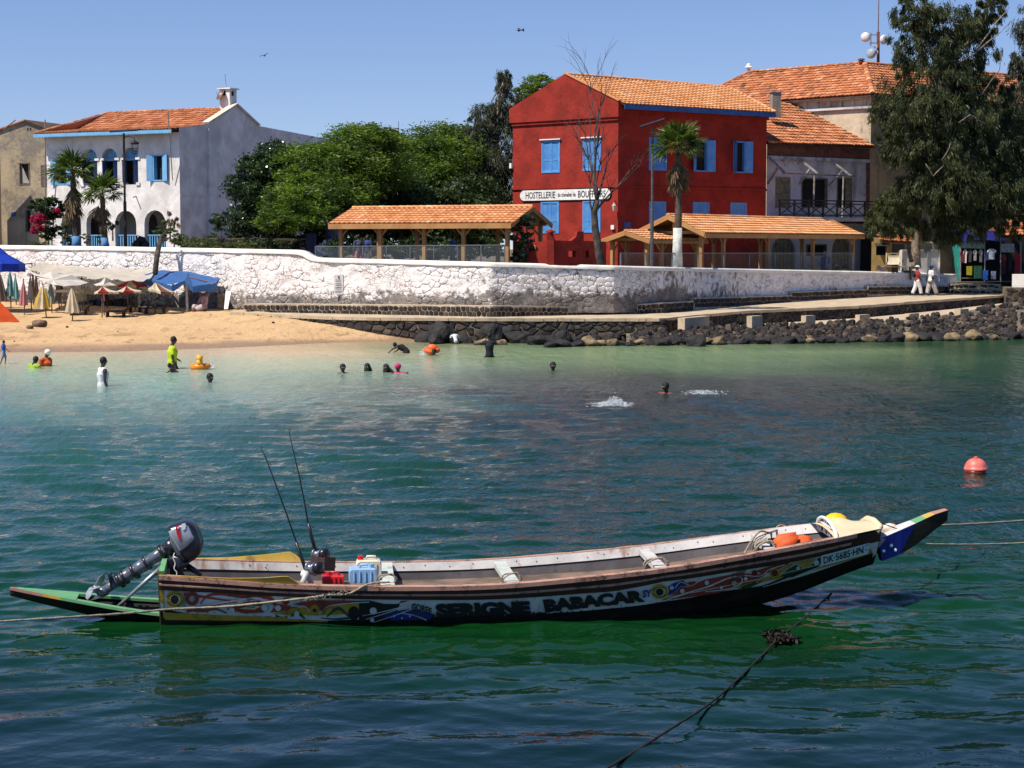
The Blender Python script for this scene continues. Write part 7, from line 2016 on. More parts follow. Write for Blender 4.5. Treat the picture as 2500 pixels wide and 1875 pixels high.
# two women on the path
wp_ = G(2238,723.5,1.0); wq_ = G(2272,722.5,1.0)
WT = fabric((.78,.74,.70)); RT = fabric((.36,.04,.035))
def bag(c0, s):
    return lambda mb, j, h, fw, rt, up: mb.ball(j['che'] + c0[0] * fw * h + c0[1] * rt * h + Vector((0,0, c0[2] * h)), s * h, 8,(1,.7,1.1))
person('woman walking in red shirt, white trousers and pale sun hat with black backpack', wp_, 1.66,-1.35, dict(knR=(.05,.09,.29), anR=(.05,.14,.06), knL=(-.05,-.03,.29), anL=(-.05,-.14,.06), elL=(-.13,.03,.63), haL=(-.13,.15,.54), elR=(.14,.02,.63), haR=(.12,.12,.50)), SKIN2,(RT, .8), (WT, 1.85,1.35), (fabric((.55,.62,.72)), 'brim'), 'short',
       [('backpack', BLK, bag((-.09,0,-.04), .085)), ('tote_bag', fabric((.60,.48,.30)), lambda mb, j, h, fw, rt, up: mb.box(j['haL'] - Vector((0,0,.10 * h)), .03 * h, .10 * h, .15 * h))])
person('woman walking ahead in a white tunic, pale wide trousers and navy hat', wq_, 1.66,-1.3, dict(knR=(.05,.10,.29), anR=(.05,.20,.06), knL=(-.05,-.05,.29), anL=(-.05,-.10,.05), elL=(-.13,.06,.66), haL=(-.10,.20,.66), elR=(.13,.02,.64), haR=(.12,-.02,.5)), SKIN2,(WT, .9), (fabric((.52,.46,.42)), 1.85,1.6), (fabric((.02,.03,.10)), 'brim'), 'short',
       [('shoulder_bag', BLK, bag((.0,.12,-.16), .045)), ('skirt_hem', WT, lambda mb, j, h, fw, rt, up: mb.lathe(j['pel'] - Vector((0,0,.07 * h)), [(.115 * h, 0), (.095 * h, .06 * h), (.075 * h, .14 * h)], 12))])
hz = 2.0
person('worker in blue overalls and a white hard hat behind the fence', Vector((P(2015,640,98.5).x, 98.5, P(2015,613,98.5).z - 1.72)), 1.72,.4, dict(elR=(.15,.06,.64), haR=(.06,.16,.58)), SKIN2,(fabric((.03,.07,.28)), 1.8), (fabric((.03,.07,.28)), 1.9,1.2), (WTOP, 'cap'))
sg_ = ground_at(492,761); SIT = dict(pel=(0,0,.07), wai=(0,.0,.17), che=(0,.0,.30), nec=(0,.01,.38), hed=(0,.03,.47), shL=(-.105,0,.35), shR=(.105,0,.35), elL=(-.15,.05,.2), elR=(.15,.05,.2), haL=(-.1,.16,.12), haR=(.1,.16,.12), hiL=(-.05,.02,.08), hiR=(.05,.02,.08), knL=(-.15,.22,.12), knR=(.12,.24,.12), anL=(.05,.25,.04), anR=(-.02,.32,.04))
person('person in pink robe and white head wrap sitting under the tarpaulin', sg_ + Vector((0,.5,0)), 1.75,2.4, SIT, SKIN2,(fabric((.60,.34,.30)), 1.6), (fabric((.50,.38,.38)), 1.7,1.4), (WTOP, 'cap'))
LIE = dict(pel=(0,0,.06), wai=(0,-.08,.09), che=(0,-.18,.15), nec=(0,-.25,.22), hed=(0,-.30,.28), shL=(-.1,-.22,.2), shR=(.1,-.22,.2), elL=(-.13,-.2,.08), elR=(.13,-.2,.08), haL=(-.12,-.05,.06), haR=(.12,-.05,.06), hiL=(-.05,.02,.06), hiR=(.05,.02,.06), knL=(-.06,.22,.12), knR=(.06,.22,.06), anL=(-.06,.42,.04), anR=(.06,.42,.04))
person('person lying back in pale clothes under the middle of the blue tarpaulin', ground_at(402,750) + Vector((0,.3,0)), 1.75,1.45, LIE, SKIN2,(fabric((.50,.45,.42)), 1.6), (fabric((.35,.32,.30)), 1.8,1.3))
for a in (('visitor in a dark top and pink trousers inside the long shelter', 876,84.5,.3,(.05,.06,.12), (.55,.16,.18)), ('visitor in dark blue seen behind the second post of the long shelter', 898,86,2.6,(.02,.04,.16), (.08,.08,.1)), ('visitor in a bright blue shirt behind the fence of the long shelter', 1105,85,1.2,(.04,.16,.45), (.05,.05,.06))):
    person(a[0], Vector((P(a[1], 600, a[2]).x, a[2], 2.55)), 1.68, a[3], None, SKIN2,(fabric(a[4]), .8), (fabric(a[5]), 1.85,1.1))
# duck float with a child, orange float vest
dk = thing('duck_float', 'inflatable orange and yellow duck float with a child in it', 'swim float', W0(490,902)); c = W0(490,901); YEL2 = mat('yellow_vinyl', (.80,.42,.02), .3,.1,4,0); ORV = mat('orange_vinyl', (.75,.22,.02), .3,.1,4,0)
MB().tube([c + Vector((.22 * cos(a), .22 * sin(a), .07)) for a in [2 * pi * i / 16 for i in range(17)]], .11,10, False).build('ring', ORV, dk, True)
MB().ball(c + Vector((.0,-.18,.34)), .105,12).tube([c + Vector((0,-.2,.1)), c + Vector((0,-.18,.34))], [.11,.08], 10).build('duck_head', YEL2, dk, True)
MB().lathe(c + Vector((.03,-.28,.33)), [(.05,0), (.045,.03), (.01,.09)], 8,(.2,-1,0)).build('beak', ORV, dk, True)
person('small child sitting in the duck float', c - Vector((.04,-.05,.72)) + Vector((0,0,-.05)), 1.05,2.6, dict(elL=(-.2,.08,.74), haL=(-.25,.15,.7), elR=(.2,.08,.74), haR=(.25,.15,.7)), vox=.016)
swimmer('swimmer leaning over the orange armbands near the boulders', 1060,868,1.5,.84, 'short', 2.0)
of = thing('swim_vest', 'bright orange swim vest worn low in the water near the boulders', 'swim vest', W0(1052,868)); c = W0(1054,867)
MB().tube([c + Vector((.20 * cos(a), .16 * sin(a) - .05,.10 + .10 * sin(a * .5 + .6))) for a in [2 * pi * i / 14 for i in range(12)]], [.09] * 12,8).build('collar', mat('orange_foam', (.85,.12,.02), .5,.1,4,.1), of, True)
MB().ball(c + Vector((.02,0,.2)), .2,10,(1,.6,.9)).build('back_panel', mat('orange_foam', (.85,.12,.02)), of, True)
MB().ball(c + Vector((-.03,-.14,.04)), .08,8,(1.6,.6,.7)).build('white_pad', WTOP, of, True)
# splashes
t = NT('white_foam'); s1 = t.bsdf((.80,.84,.85), .5); tp_ = t.t.nodes.new('ShaderNodeBsdfTransparent'); mx = t.t.nodes.new('ShaderNodeMixShader'); mx.inputs[0].default_value = .55
t.t.links.new(tp_.outputs[0], mx.inputs[1]); t.t.links.new(s1, mx.inputs[2]); FOAM = t.done(mx.outputs[0])
def splash(label, px0, px1, py, hmax, n, seed, sz=.014):
    rnd = random.Random(seed); mb = MB()
    for i in range(n):
        f = rnd.gauss(.5,.22); px = lerp(px0, px1, f); p = W0(px, py + rnd.uniform(-5,5)); e = math.exp(-((f - .55) / .22) ** 2)
        s_ = sz * rnd.uniform(.3,1.1); z = abs(rnd.gauss(0,1)) * hmax * e * .5
        b = MB().ball(p + Vector((0,0, z + .03)), s_, 5,(2.2 if z < .05 else 1.1,1.2,.5 if z < .05 else 1.2)); mb.add(b.v, b.f)
    o = mb.build('splash', FOAM, None, True, kind='stuff', org=W0((px0 + px1) / 2, py)); tag(o, label, 'splash')
splash('white splash where a swimmer kicks in the open water', 1446,1545,991,.17,700,2)
splash('thin white wake trailing behind the swimmer with the reddish top', 1665,1770,961,.03,260,3)
splash('small splash at the right of the duck float', 505,525,898,.22,45,4,.028)
splash('small splash left of the orange swim vest', 1024,1042,865,.06,30,5,.028)
# birds
def bird(label, px, py, Y, span, roll, head, sc_=1):
    p = P(px, py, Y); s = span / 2; th = thing('bird', label, 'bird', p); q = Matrix.Rotation(head, 3, 'Z') @ Matrix.Rotation(roll, 3, 'Y')
    T = lambda x, y, z: p + q @ Vector((x, y, z))
    MB().tube([T(0,-.28 * sc_, 0), T(0,-.1 * sc_, .0), T(0,.12 * sc_, 0), T(0,.26 * sc_, .02)], [.01,.06 * sc_, .055 * sc_, .01], 7).build('body', HAIR, th, True)
    for k in (-1,1):
        v = [T(k * .03,.1 * sc_, .02), T(k * s * .45,.16 * sc_, .10 * sc_), T(k * s, .02,.02), T(k * s * .45,-.05 * sc_, .08 * sc_), T(k * .03,-.08 * sc_, .02)]
        MB().prism(v, q @ Vector((0,0,.012))).build('wing', HAIR, th)
    MB().prism([T(0,-.2 * sc_, 0), T(-.07,-.42 * sc_, 0), T(.07,-.42 * sc_, 0)], Vector((0,0,.01))).build('tail', HAIR, th)
bird('black kite gliding with outstretched wings above the white house', 646,136,70,.38,-.38,.25,.5)
bird('dark bird banking against the sky high above the conifer', 1268,73.5,70,.16,1.2,1.57,.42)
# ------------------------------------------------------------------ the painted pirogue
BA = Vector((1,.11,0)).normalized(); BP = Vector((-BA.y, BA.x, 0)); BO = Vector((0,18.55,0))
def on_plane(px, py, off):
    d = ray(px, py); o = BO + BP * off
    t_ = (o - CAMP).dot(BP) / d.dot(BP); return CAMP + d * t_
#      px, gunwale py, half width, chine half width, bottom py (None: under water)
ST_ = [(388,1407,.50,.37, None, -.16), (548,1418,.58,.43, None, -.18), (674,1427,.64,.46, None, -.19), (800,1432,.68,.48, None, -.2), (1000,1434,.71,.49, None, -.2), (1200,1430,.73,.49, None, -.2),
       (1400,1414,.72,.47, None, -.19), (1617,1390,.69,.41, None, -.17), (1807,1359,.62,.30,1487,0), (1900,1342,.57,.25,1470,0), (1997,1324,.51,.19,1436,0), (2070,1309,.42,.13,1402,0), (2122,1298,.32,.09,1378,0), (2150,1292,.24,.07,1366,0)]
ST = []
for px, gy, b, c, by, zb_ in ST_:
    g = on_plane(px, gy, -b); s = (g - BO).dot(BA)
    z_ = zb_ if by is None else on_plane(px, by, -c).z
    ST.append((s, g.z, b, max(c - .11, min(c, .06)), z_))
S0, S1_ = ST[0][0], ST[-1][0]
SA = np.array(ST)
def spl(s, k):
    """smooth interpolation through the stations"""
    x = SA[:, 0]; y = SA[:, k]; i = int(np.clip(np.searchsorted(x, s) - 1,0, len(x) - 2))
    m = np.gradient(y, x); h = x[i + 1] - x[i]; t_ = (s - x[i]) / h
    return (2 * t_**3 - 3 * t_**2 + 1) * y[i] + (t_**3 - 2 * t_**2 + t_) * h * m[i] + (-2 * t_**3 + 3 * t_**2) * y[i + 1] + (t_**3 - t_**2) * h * m[i + 1]
def hull(s, v, side, off=0.0):
    """v = 0 gunwale .. 1 chine; side -1 near, +1 far; off pushes outwards"""
    g, b, c, z = spl(s, 1), spl(s, 2), spl(s, 3), spl(s, 4)
    w = lerp(b, c, v) + .035 * sin(pi * v); zz_ = lerp(g, z, v)
    n = Vector((0,(g - z), -(b - c))).normalized()
    return BO + BA * s + BP * side * (w + n.y * off) + Vector((0,0, zz_ + n.z * off))
PG = thing('pirogue', 'long painted wooden pirogue with white panels and brown gunwales moored in the foreground', 'boat', BO + BA * .1)
NP_ = 90
t = NT('boat_side_black'); n1 = t.noise(3,5,.65, t.vec(t.pos, (.6,1,2)))
c = t.mix(t.rng(n1,.5,.7), (.010,.009,.008), (.035,.024,.014)); HULLB = t.done(t.bsdf(c, .55, t.bump(t.noise(20,4), .3,.01), .4))
def wornpaint(name, col, wear=(.10,.055,.03), amt=.62, rough=.6, sc=2.2, streak=True, green=None):
    t = NT(name)
    n1, n2 = t.noise(sc, 6,.68), t.noise(sc * 6,5,.7)
    n3 = t.noise(5,5,.65, t.vec(t.pos, (1,1,.10)))
    c = t.mix(t.rng(n1,.35,.65), col, tuple(v * .80 for v in col))
    c = t.mix(t.rng(t.m('ADD', t.m('MULTIPLY', n1,.5), t.m('MULTIPLY', n2,.5)), amt, amt + .07), c, wear)
    if streak: c = t.mix(t.rng(n3,.56,.70,0,.75), c, wear)
    if green: c = t.mix(t.rng(t.m('ADD', t.m('MULTIPLY', n2,.45), t.rng(t.sep()[2], .02,.20,.42,0)), .46,.56), c, green)
    return t.done(t.bsdf(c, rough, t.bump(t.m('ADD', n2, n3), .25,.008), .4))
PANW = wornpaint('panel_white', (.62,.63,.63), (.16,.09,.045), green=(.012,.012,.008), amt=.555, sc=4)
PNK = wornpaint('worn_pink_gunwale', (.46,.25,.18), (.13,.06,.04), .52,.7,6)
MRN = wornpaint('maroon_strake', (.060,.018,.014), (.018,.011,.010), .52,.65,6)
INW = wornpaint('inner_white', (.60,.57,.54), (.28,.13,.06), .58,.6,5)
ING = mat('shaded_inner_grey', (.075,.065,.070), .7,.25,3,.3,14,.01, spots=((.03,.02,.018), .6))
FLR = mat('wet_floor', (.20,.135,.095), .6,.3,3,.4,12,.02,(.09,.065,.05))
YLW = wornpaint('boat_yellow', (.56,.36,.06), (.20,.10,.03), .60,.5,3)
YLD = wornpaint('yellow_band', (.40,.25,.04), (.03,.02,.012), .55,.6,4)
GRN = wornpaint('boat_green', (.14,.36,.16), (.35,.36,.28), .56,.55,5)
def sgrid(mb, s0, s1, v0, v1, side, off=0, nu=NP_, nv=4, mi=0, flip=False):
    b = len(mb.v)
    for j in range(nv + 1):
        for i in range(nu + 1):
            s = lerp(s0, s1, i / nu); a0 = v0(s) if callable(v0) else v0; a1 = v1(s) if callable(v1) else v1
            mb.v.append(tuple(hull(s, lerp(a0, a1, j / nv), side, off)))
    for j in range(nv):
        for i in range(nu):
            a = b + j * (nu + 1) + i; f = (a, a + 1, a + nu + 2, a + nu + 1); mb.f.append(f[::-1] if (side < 0) != flip else f); mb.m.append(mi)
mb = MB(); sgrid(mb, S0, S1_, 0,1,-1, nv=6); sgrid(mb, S0, S1_, 0,1,1, nv=6)
b = len(mb.v)
for i in range(NP_ + 1):
    s = lerp(S0, S1_, i / NP_); mb.v += [tuple(hull(s, 1,-1)), tuple(hull(s, 1,0) - Vector((0,0,.06))), tuple(hull(s, 1,1))]
for i in range(NP_):
    for k in range(2): mb.f.append((b + 3 * i + k, b + 3 * i + 3 + k, b + 3 * i + 4 + k, b + 3 * i + 1 + k)); mb.m.append(0)
mb.f.append((b, b + 2, b + 1)); mb.m.append(0)
for s in (S0, S1_): mb.quad(hull(s, 0,-1), hull(s, 1,-1), hull(s, 1,1), hull(s, 0,1))
HB = mb.build('hull', HULLB, PG, True)
# ray lookup onto the near side
vv, ff = [], []
for j in range(9):
    for i in range(161): vv.append(hull(lerp(S0, S1_, i / 160), j / 8,-1))
for j in range(8):
    for i in range(160): a = j * 161 + i; ff.append((a, a + 1, a + 162, a + 161))
BVH = BVHTree.FromPolygons(vv, ff)
def onhull(px, py, off=.004):
    d = ray(px, py).normalized(); h = BVH.ray_cast(CAMP, d)
    if h[0] is None:
        h = BVH.find_nearest(on_plane(px, py, -.62)); p, n = h[0], h[1]
    else: p, n = h[0], h[1]
    if n.y > 0: n = -n
    return p + n * off
def vat(px, py):
    p = onhull(px, py, 0); s = (p - BO).dot(BA); g, z = spl(s, 1), spl(s, 4); return s, (g - p.z) / (g - z)
SBT = [vat(*q) for q in ((392,1438), (560,1446), (744,1455), (997,1461), (1200,1460), (1340,1452), (1497,1440), (1617,1417), (1807,1389), (1997,1355), (2120,1324), (2146,1318))]
PBT = [vat(*q) for q in ((392,1513), (560,1515), (744,1517), (997,1520), (1171,1513), (1300,1503), (1497,1484), (1617,1468), (1807,1437), (1997,1394), (2130,1350), (2146,1345))]
fs_ = lambda s: tab(SBT, s); fp_ = lambda s: tab(PBT, s)
mb = MB(); sgrid(mb, S0 + .005, S1_ - .01, fs_, fp_, -1,.004, nv=6); mb.build('painted_panel', PANW, PG, True)
mb = MB(); sgrid(mb, S0 + .005, S1_ - .01, fs_, fp_, 1,.004, nv=4); mb.build('painted_panel', PANW, PG, True)
# strakes: a wide maroon board, with a thin rail standing proud above it
def rail(s0, s1, va, vb, side, thick, m, name, nu=NP_):
    mb = MB(); b = 0
    for i in range(nu + 1):
        s = lerp(s0, s1, i / nu); a0 = va(s) if callable(va) else va; a1 = vb(s) if callable(vb) else vb
        wv = .004 * noise.noise(Vector((s * 3, side, 0)))
        mb.v += [tuple(hull(s, a0, side, .001)), tuple(hull(s, a0, side, thick + wv)), tuple(hull(s, a1, side, thick + wv)), tuple(hull(s, a1, side, .001))]
    for i in range(nu):
        for k in range(3): mb.f.append((4 * i + k, 4 * i + 4 + k, 4 * i + 5 + k, 4 * i + 1 + k)); mb.m.append(0)
    mb.f += [(0,1,2,3), tuple(4 * nu + k for k in range(4))]; mb.m += [0,0]
    return mb.build(name, m, PG, False)
for sd in (-1,1):
    rail(S0, S1_, .03, fs_, sd, .022, MRN, 'strake'); rail(S0, S1_ - .35, lambda s: fs_(s) * .48, lambda s: fs_(s) * .60, sd, .034, PNK, 'rub_rail')
    mb = MB(); b = 0     # gunwale cap
    sE = S1_ - .30
    for i in range(NP_ + 1):
        s = lerp(S0, sE, i / NP_); w_ = .035 if i / NP_ > .26 else .022; p = hull(s, 0, sd); o = BP * sd; u = Vector((0,0,1))
        n_ = .004 * noise.noise(Vector((s * 5, sd, 2)))
        mb.v += [tuple(p + o * (.03 + n_) - u * .03), tuple(p + o * (.034 + n_) + u * (.012 + n_)), tuple(p - o * .05 + u * (.014 + n_)), tuple(p - o * .052 - u * .03)]
    for i in range(NP_):
        for k in range(3): mb.f.append((4 * i + k, 4 * i + 4 + k, 4 * i + 5 + k, 4 * i + 1 + k)); mb.m.append(0)
    mb.f += [(0,1,2,3), tuple(4 * NP_ + k for k in range(4))]; mb.m += [0,0]
    mb.build('gunwale', PNK, PG)
    # inside: white plank, side below with the plank's shade put into its grey
    fi = lambda s: .155 * .66 / (spl(s, 1) - spl(s, 4)) + .004 * sin(s)
    mb = MB(); sgrid(mb, S0 + .05, sE, .02, fi, sd, -.05, nv=2, flip=True); mb.build('inner_plank', INW, PG, True)
    mb = MB(); sgrid(mb, S0 + .05, sE, fi, .95, sd, -.035, nv=3, flip=True); mb.build('inner_side', ING, PG, True)
    mb = MB()
    for k in range(26):    # rusty nail heads
        s = lerp(S0 + .8, sE - .3, k / 25) + random.Random(k).uniform(-.05,.05); p = hull(s, .08 + .03 * (k % 2), sd, -.054)
        mb.ball(p, .007,5)
    mb.build('nail_heads', RUST, PG, kind='stuff')
mb = MB()
for i in range(60):
    a, b2 = lerp(S0 + .05, S1_ - .35, i / 60), lerp(S0 + .05, S1_ - .35,(i + 1) / 60)
    def q(s, k): v_ = .31; p = BO + BA * s + BP * k * (lerp(spl(s, 2), spl(s, 3), v_) - .02); p.z = lerp(spl(s, 1), spl(s, 4), v_) + .02 * abs(k); return p
    mb.quad(q(a, -1), q(b2,-1), q(b2,1), q(a, 1))
mb.build('floorboards', FLR, PG)
def thwart(px_f, py_f, px_n, py_n, w, m, h=.05):
    a, b2 = on_plane(px_f, py_f, .5), on_plane(px_n, py_n, -.5)
    sa, sb = (a - BO).dot(BA), (b2 - BO).dot(BA)
    p, q = hull(sa, .06,1,-.06), hull(sb, .06,-1,-.06)
    return MB().beam(p - Vector((0,0,.03)), q - Vector((0,0,.03)), w, h).build('thwart', m, PG)
THW = wornpaint('worn_thwart', (.56,.58,.52), (.14,.30,.16), .57,.6,5)
thwart(942,1378,945,1428,.14, THW, .10); thwart(1223,1370,1252,1424,.13, THW, .05); thwart(1577,1345,1614,1392,.12, INW, .05); thwart(1846,1311,1884,1348,.12, INW, .05)
# knee board under the third thwart
a = on_plane(1574,1352,.5); sK = (a - BO).dot(BA)
MB().prism([hull(sK, .2,1,-.07), hull(sK - .05,.9,.8,-.07), hull(sK + .02,.9,-.3,-.07), hull(sK + .03,.2,.1,-.07)], BA * .03).build('bulkhead', ING, PG)
# yellow wash boards at the stern
for sd, pts in ((-1,((390,1404), (560,1410), (640,1408), (702,1402), (733,1424))), (1,((428,1363), (560,1362), (640,1357), (714,1350), (736,1369)))):
    mb = MB(); n = 24; top_, bot_ = [], []
    P_ = [on_plane(x, y, sd * (.52 + .09 * (x - 390) / 340)) for x, y in pts]
    ss = [((p - BO).dot(BA), p.z) for p in P_]
    for i in range(n + 1):
        s = lerp(S0, ss[-1][0], i / n); z_ = tab(ss, s) if i else ss[0][1]; b_ = hull(s, 0, sd); z_ = max(z_, b_.z + .012)
        o = BP * sd
        mb.v += [tuple(b_ + o * .012), tuple(Vector((b_.x, b_.y, z_)) + o * (.012 + (z_ - b_.z) * .4)), tuple(Vector((b_.x, b_.y, z_)) + o * (-.012 + (z_ - b_.z) * .4)), tuple(b_ - o * .012)]
    for i in range(n):
        for k in range(3): mb.f.append((4 * i + k, 4 * i + 4 + k, 4 * i + 5 + k, 4 * i + 1 + k)); mb.m.append(0)
    mb.f += [tuple(4 * n + k for k in range(4))]; mb.m.append(0)
    mb.build('wash_board', YLW, PG)
# transom
tr_ = [hull(S0,0,-1), hull(S0,1,-1), hull(S0,1,1), hull(S0,0,1)]
MB().prism([tr_[0] + Vector((0,0,.05)), tr_[1], tr_[2], tr_[3] + Vector((0,0,.05)), hull(S0,0,.25) + Vector((0,0,.10)), hull(S0,0,-.25) + Vector((0,0,.10))], BA * .05).build('transom', GRN, PG)
MB().prism([tr_[0] + Vector((0,0,.04)) - BA * .004, tr_[1] - BA * .004, tr_[1] - BA * .004 + Vector((0,0,0)) + BP * .02, tr_[0] + Vector((0,0,.04)) + BP * .02 - BA * .004], -BA * .01).build('corner_post', YLW, PG)
# hollow stern beak
def beak_pt(k, r):   # k 0..1 from transom to tip ; r -1 near rim, 0 keel, 1 far rim
    x, z = lerp(S0, S0 - 1.49, k), lerp(.13,.33, k ** 1.5) + .02 * sin(k * pi)
    w = .27 * (1 - k ** 1.35) + .012
    if r == 0: return BO + BA * (x + .0) + Vector((0,0, lerp(-.12,.25, k ** 1.15)))
    return BO + BA * x + BP * w * r + Vector((0,0, z - (.04 if r < 0 else 0) * (1 - k)))
BK_ = PG
n = 24; mb = MB()
for i in range(n + 1): mb.v += [tuple(beak_pt(i / n, r)) for r in (-1,0,1)]
for i in range(n):
    for k in range(2): mb.f.append((3 * i + k, 3 * i + 3 + k, 3 * i + 4 + k, 3 * i + 1 + k)); mb.m.append(0)
mb.build('stern_beak', HULLB, PG)
RIMC = [wornpaint('beak_pink', (.42,.20,.15), (.2,.1,.07), .6), YLW, GRN]
for r in (-1,1):
    for c0, c1, m in ((.78,1.0, RIMC[0]), (.66,.78, RIMC[1]), (.0,.66, RIMC[2])):
        mb = MB(); n = 12
        for i in range(n + 1):
            k = lerp(c0, c1, i / n); p = beak_pt(k, r); inn = -BP * r * min(.075,(beak_pt(k, r) - beak_pt(k, -r)).length / 2); u = Vector((0,0,.018))
            mb.v += [tuple(p - inn * .12 - u), tuple(p - inn * .12 + u * .5), tuple(p + inn + u * .5), tuple(p + inn - u)]
        for i in range(n):
            for k in range(3): mb.f.append((4 * i + k, 4 * i + 4 + k, 4 * i + 5 + k, 4 * i + 1 + k)); mb.m.append(0)
        mb.f += [(0,1,2,3), tuple(4 * n + k for k in range(4))]; mb.m += [0,0]
        mb.build('beak_rim', m, PG)
MB().prism([beak_pt(.56,-1), beak_pt(.95,-1), beak_pt(.95,1), beak_pt(.56,1)], Vector((0,0,.012))).build('beak_deck', GRN, PG)
MB().grid(lambda a, b: beak_pt(a * .6,-1).lerp(beak_pt(a * .6,1), b) - Vector((0,0,.10 * sin(b * pi))), 8,5).build('beak_inside', HULLB, PG)
# bow spur
WHD = wornpaint('bow_white', (.62,.58,.54), (.2,.18,.16), .60,.6,4); BLU = wornpaint('bow_blue', (.018,.03,.27), (.01,.01,.05), .66,.5,4)
sp_t = [(2136,1312,.0), (2193,1288,.0), (2228,1274,0), (2255,1262,0), (2276,1253,0), (2310,1243,.0)]
sp_b = [(2150,1368,0), (2190,1352,0), (2226,1332,0), (2255,1312,0), (2280,1295,0), (2314,1270,0)]
tw_s = [.13,.12,.10,.09,.08,.06]
cols_ = [WHD, WHD, GRN, YLW, RIMC[0]]
for i in range(5):
    q = []
    for k in (i, i + 1):
        w = tw_s[k]; tp, bt = on_plane(*sp_t[k][:2], -w * .0), on_plane(*sp_b[k][:2], -w * .3)
        bt = bt - BA * (bt - tp).dot(BA) if k not in (0,) else bt
        q.append((tp - BP * w, tp + BP * w, bt + BP * w * .35, bt - BP * w * .35))
    (a, b2, c_, d_), (a2, b3, c2, d2) = q
    MB().quad(a, a2, b3, b2).build('spur_top', cols_[i], PG)
    if i == 1: MB().add([d_, d2, a2, a], [(0,2,3)]).build('spur_side', BLU, PG); MB().add([d_, d2, a2, a], [(0,1,2)]).build('spur_side', HULLB, PG)
    else: MB().quad(d_, d2, a2, a).build('spur_side', [BLU, BLU, HULLB, HULLB, HULLB][i], PG)
    MB().quad(b2, b3, c2, c_).quad(c_, c2, d2, d_).build('spur_underside', HULLB, PG)
    if i == 4: MB().quad(a2, d2, c2, b3).build('spur_end', HULLB, PG)
for k in range(3):
    MB().ball(on_plane((2176,2158,2186)[k], (1332,1345,1343)[k], -.13), .017,8,(1,.25,1)).build('white_dot', SIGNW, PG)
MB().prism([on_plane(2126,1322,-.15), on_plane(2139,1310,-.15), on_plane(2163,1316,-.15), on_plane(2136,1348,-.13), on_plane(2131,1362,-.12)], BP * .02).build('spur_cheek', mat('spur_grey', (.30,.27,.27), .8,.3,6,.4), PG)
# foredeck
DKC = wornpaint('deck_cream', (.72,.58,.36), (.55,.40,.22), .66,.5,2, False)
sD = (on_plane(2036,1316,-.46) - BO).dot(BA); n = 16; mb = MB()
for i in range(n + 1):
    s = lerp(sD, S1_, i / n)
    for k in range(9):
        r = lerp(-1,1, k / 8); p = hull(s, 0,0); b_ = spl(s, 2) + .02; p = p + BP * b_ * r
        p.z += .012 + .05 * (1 - r * r) * (1 - i / n * .5) + .06 * max(0,1 - abs(r - .55) * 2.5) * max(0,1 - abs(i / n - .42) * 3.4); mb.v.append(tuple(p))
for i in range(n):
    for k in range(8): a = i * 9 + k; mb.f.append((a, a + 9, a + 10, a + 1)); mb.m.append(0)
mb.build('foredeck', DKC, PG, True)
p = hull(lerp(sD, S1_, .42), 0,0) + BP * spl(lerp(sD, S1_, .42), 2) * .72
MB().ball(p + Vector((0,0,.03)), .13,14,(1.0,.8,.75)).build('yellow_hump', mat('bright_yellow', (.85,.55,.01), .4,.1,3,.1), PG, True)
e = hull(S1_, 0,0); bb = spl(S1_, 2)
mb = MB().tube([e - BP * (bb + .03) - Vector((0,0,.03)) - BA * .05, e - BP * bb * .9 + Vector((0,0,.02)), e + Vector((0,0,.05)), e + BP * bb * .9 + Vector((0,0,.04)), e + BP * (bb + .03) - BA * .05], [.025,.036,.038,.036,.025], 8); mb.build('bow_roll', DKC, PG, True)
# oval lattice guard in front of the foredeck
GW_ = mat('guard_white', (.80,.76,.74), .5,.1,5,.1)
gA, gB = on_plane(2044,1322,-.47), on_plane(1996,1290,.40); gm = (gA + gB) / 2; ax_ = (gB - gA) / 2
mb = MB(); gp_ = lambda a: gm + ax_ * cos(a) + Vector((0,0,.02 + .15 * max(0, sin(a)) - .02 * max(0,-sin(a)))) - BA * .02 * sin(a)
mb.tube([gp_(2 * pi * i / 30) for i in range(31)], .018,7, False); gd = mb.build('guard', GW_, PG, True)
for k in range(-5,6):
    f = k / 6.2; zt_ = .145 * math.sqrt(1 - f * f); p = gm + ax_ * f
    MB().beam(p + Vector((0,0,.01)), p + ax_ * .12 * (1 if k % 2 else -.8) + Vector((0,0, zt_)), .02,.025).build('guard_bar', GW_ if k % 3 else MRN, gd)
MB().tube([gm + ax_ * -.8 + Vector((0,0,.10)), gm + Vector((0,0,.10)), gm + ax_ * .8 + Vector((0,0,.10))], .014,5).build('guard_bar', GW_, gd)

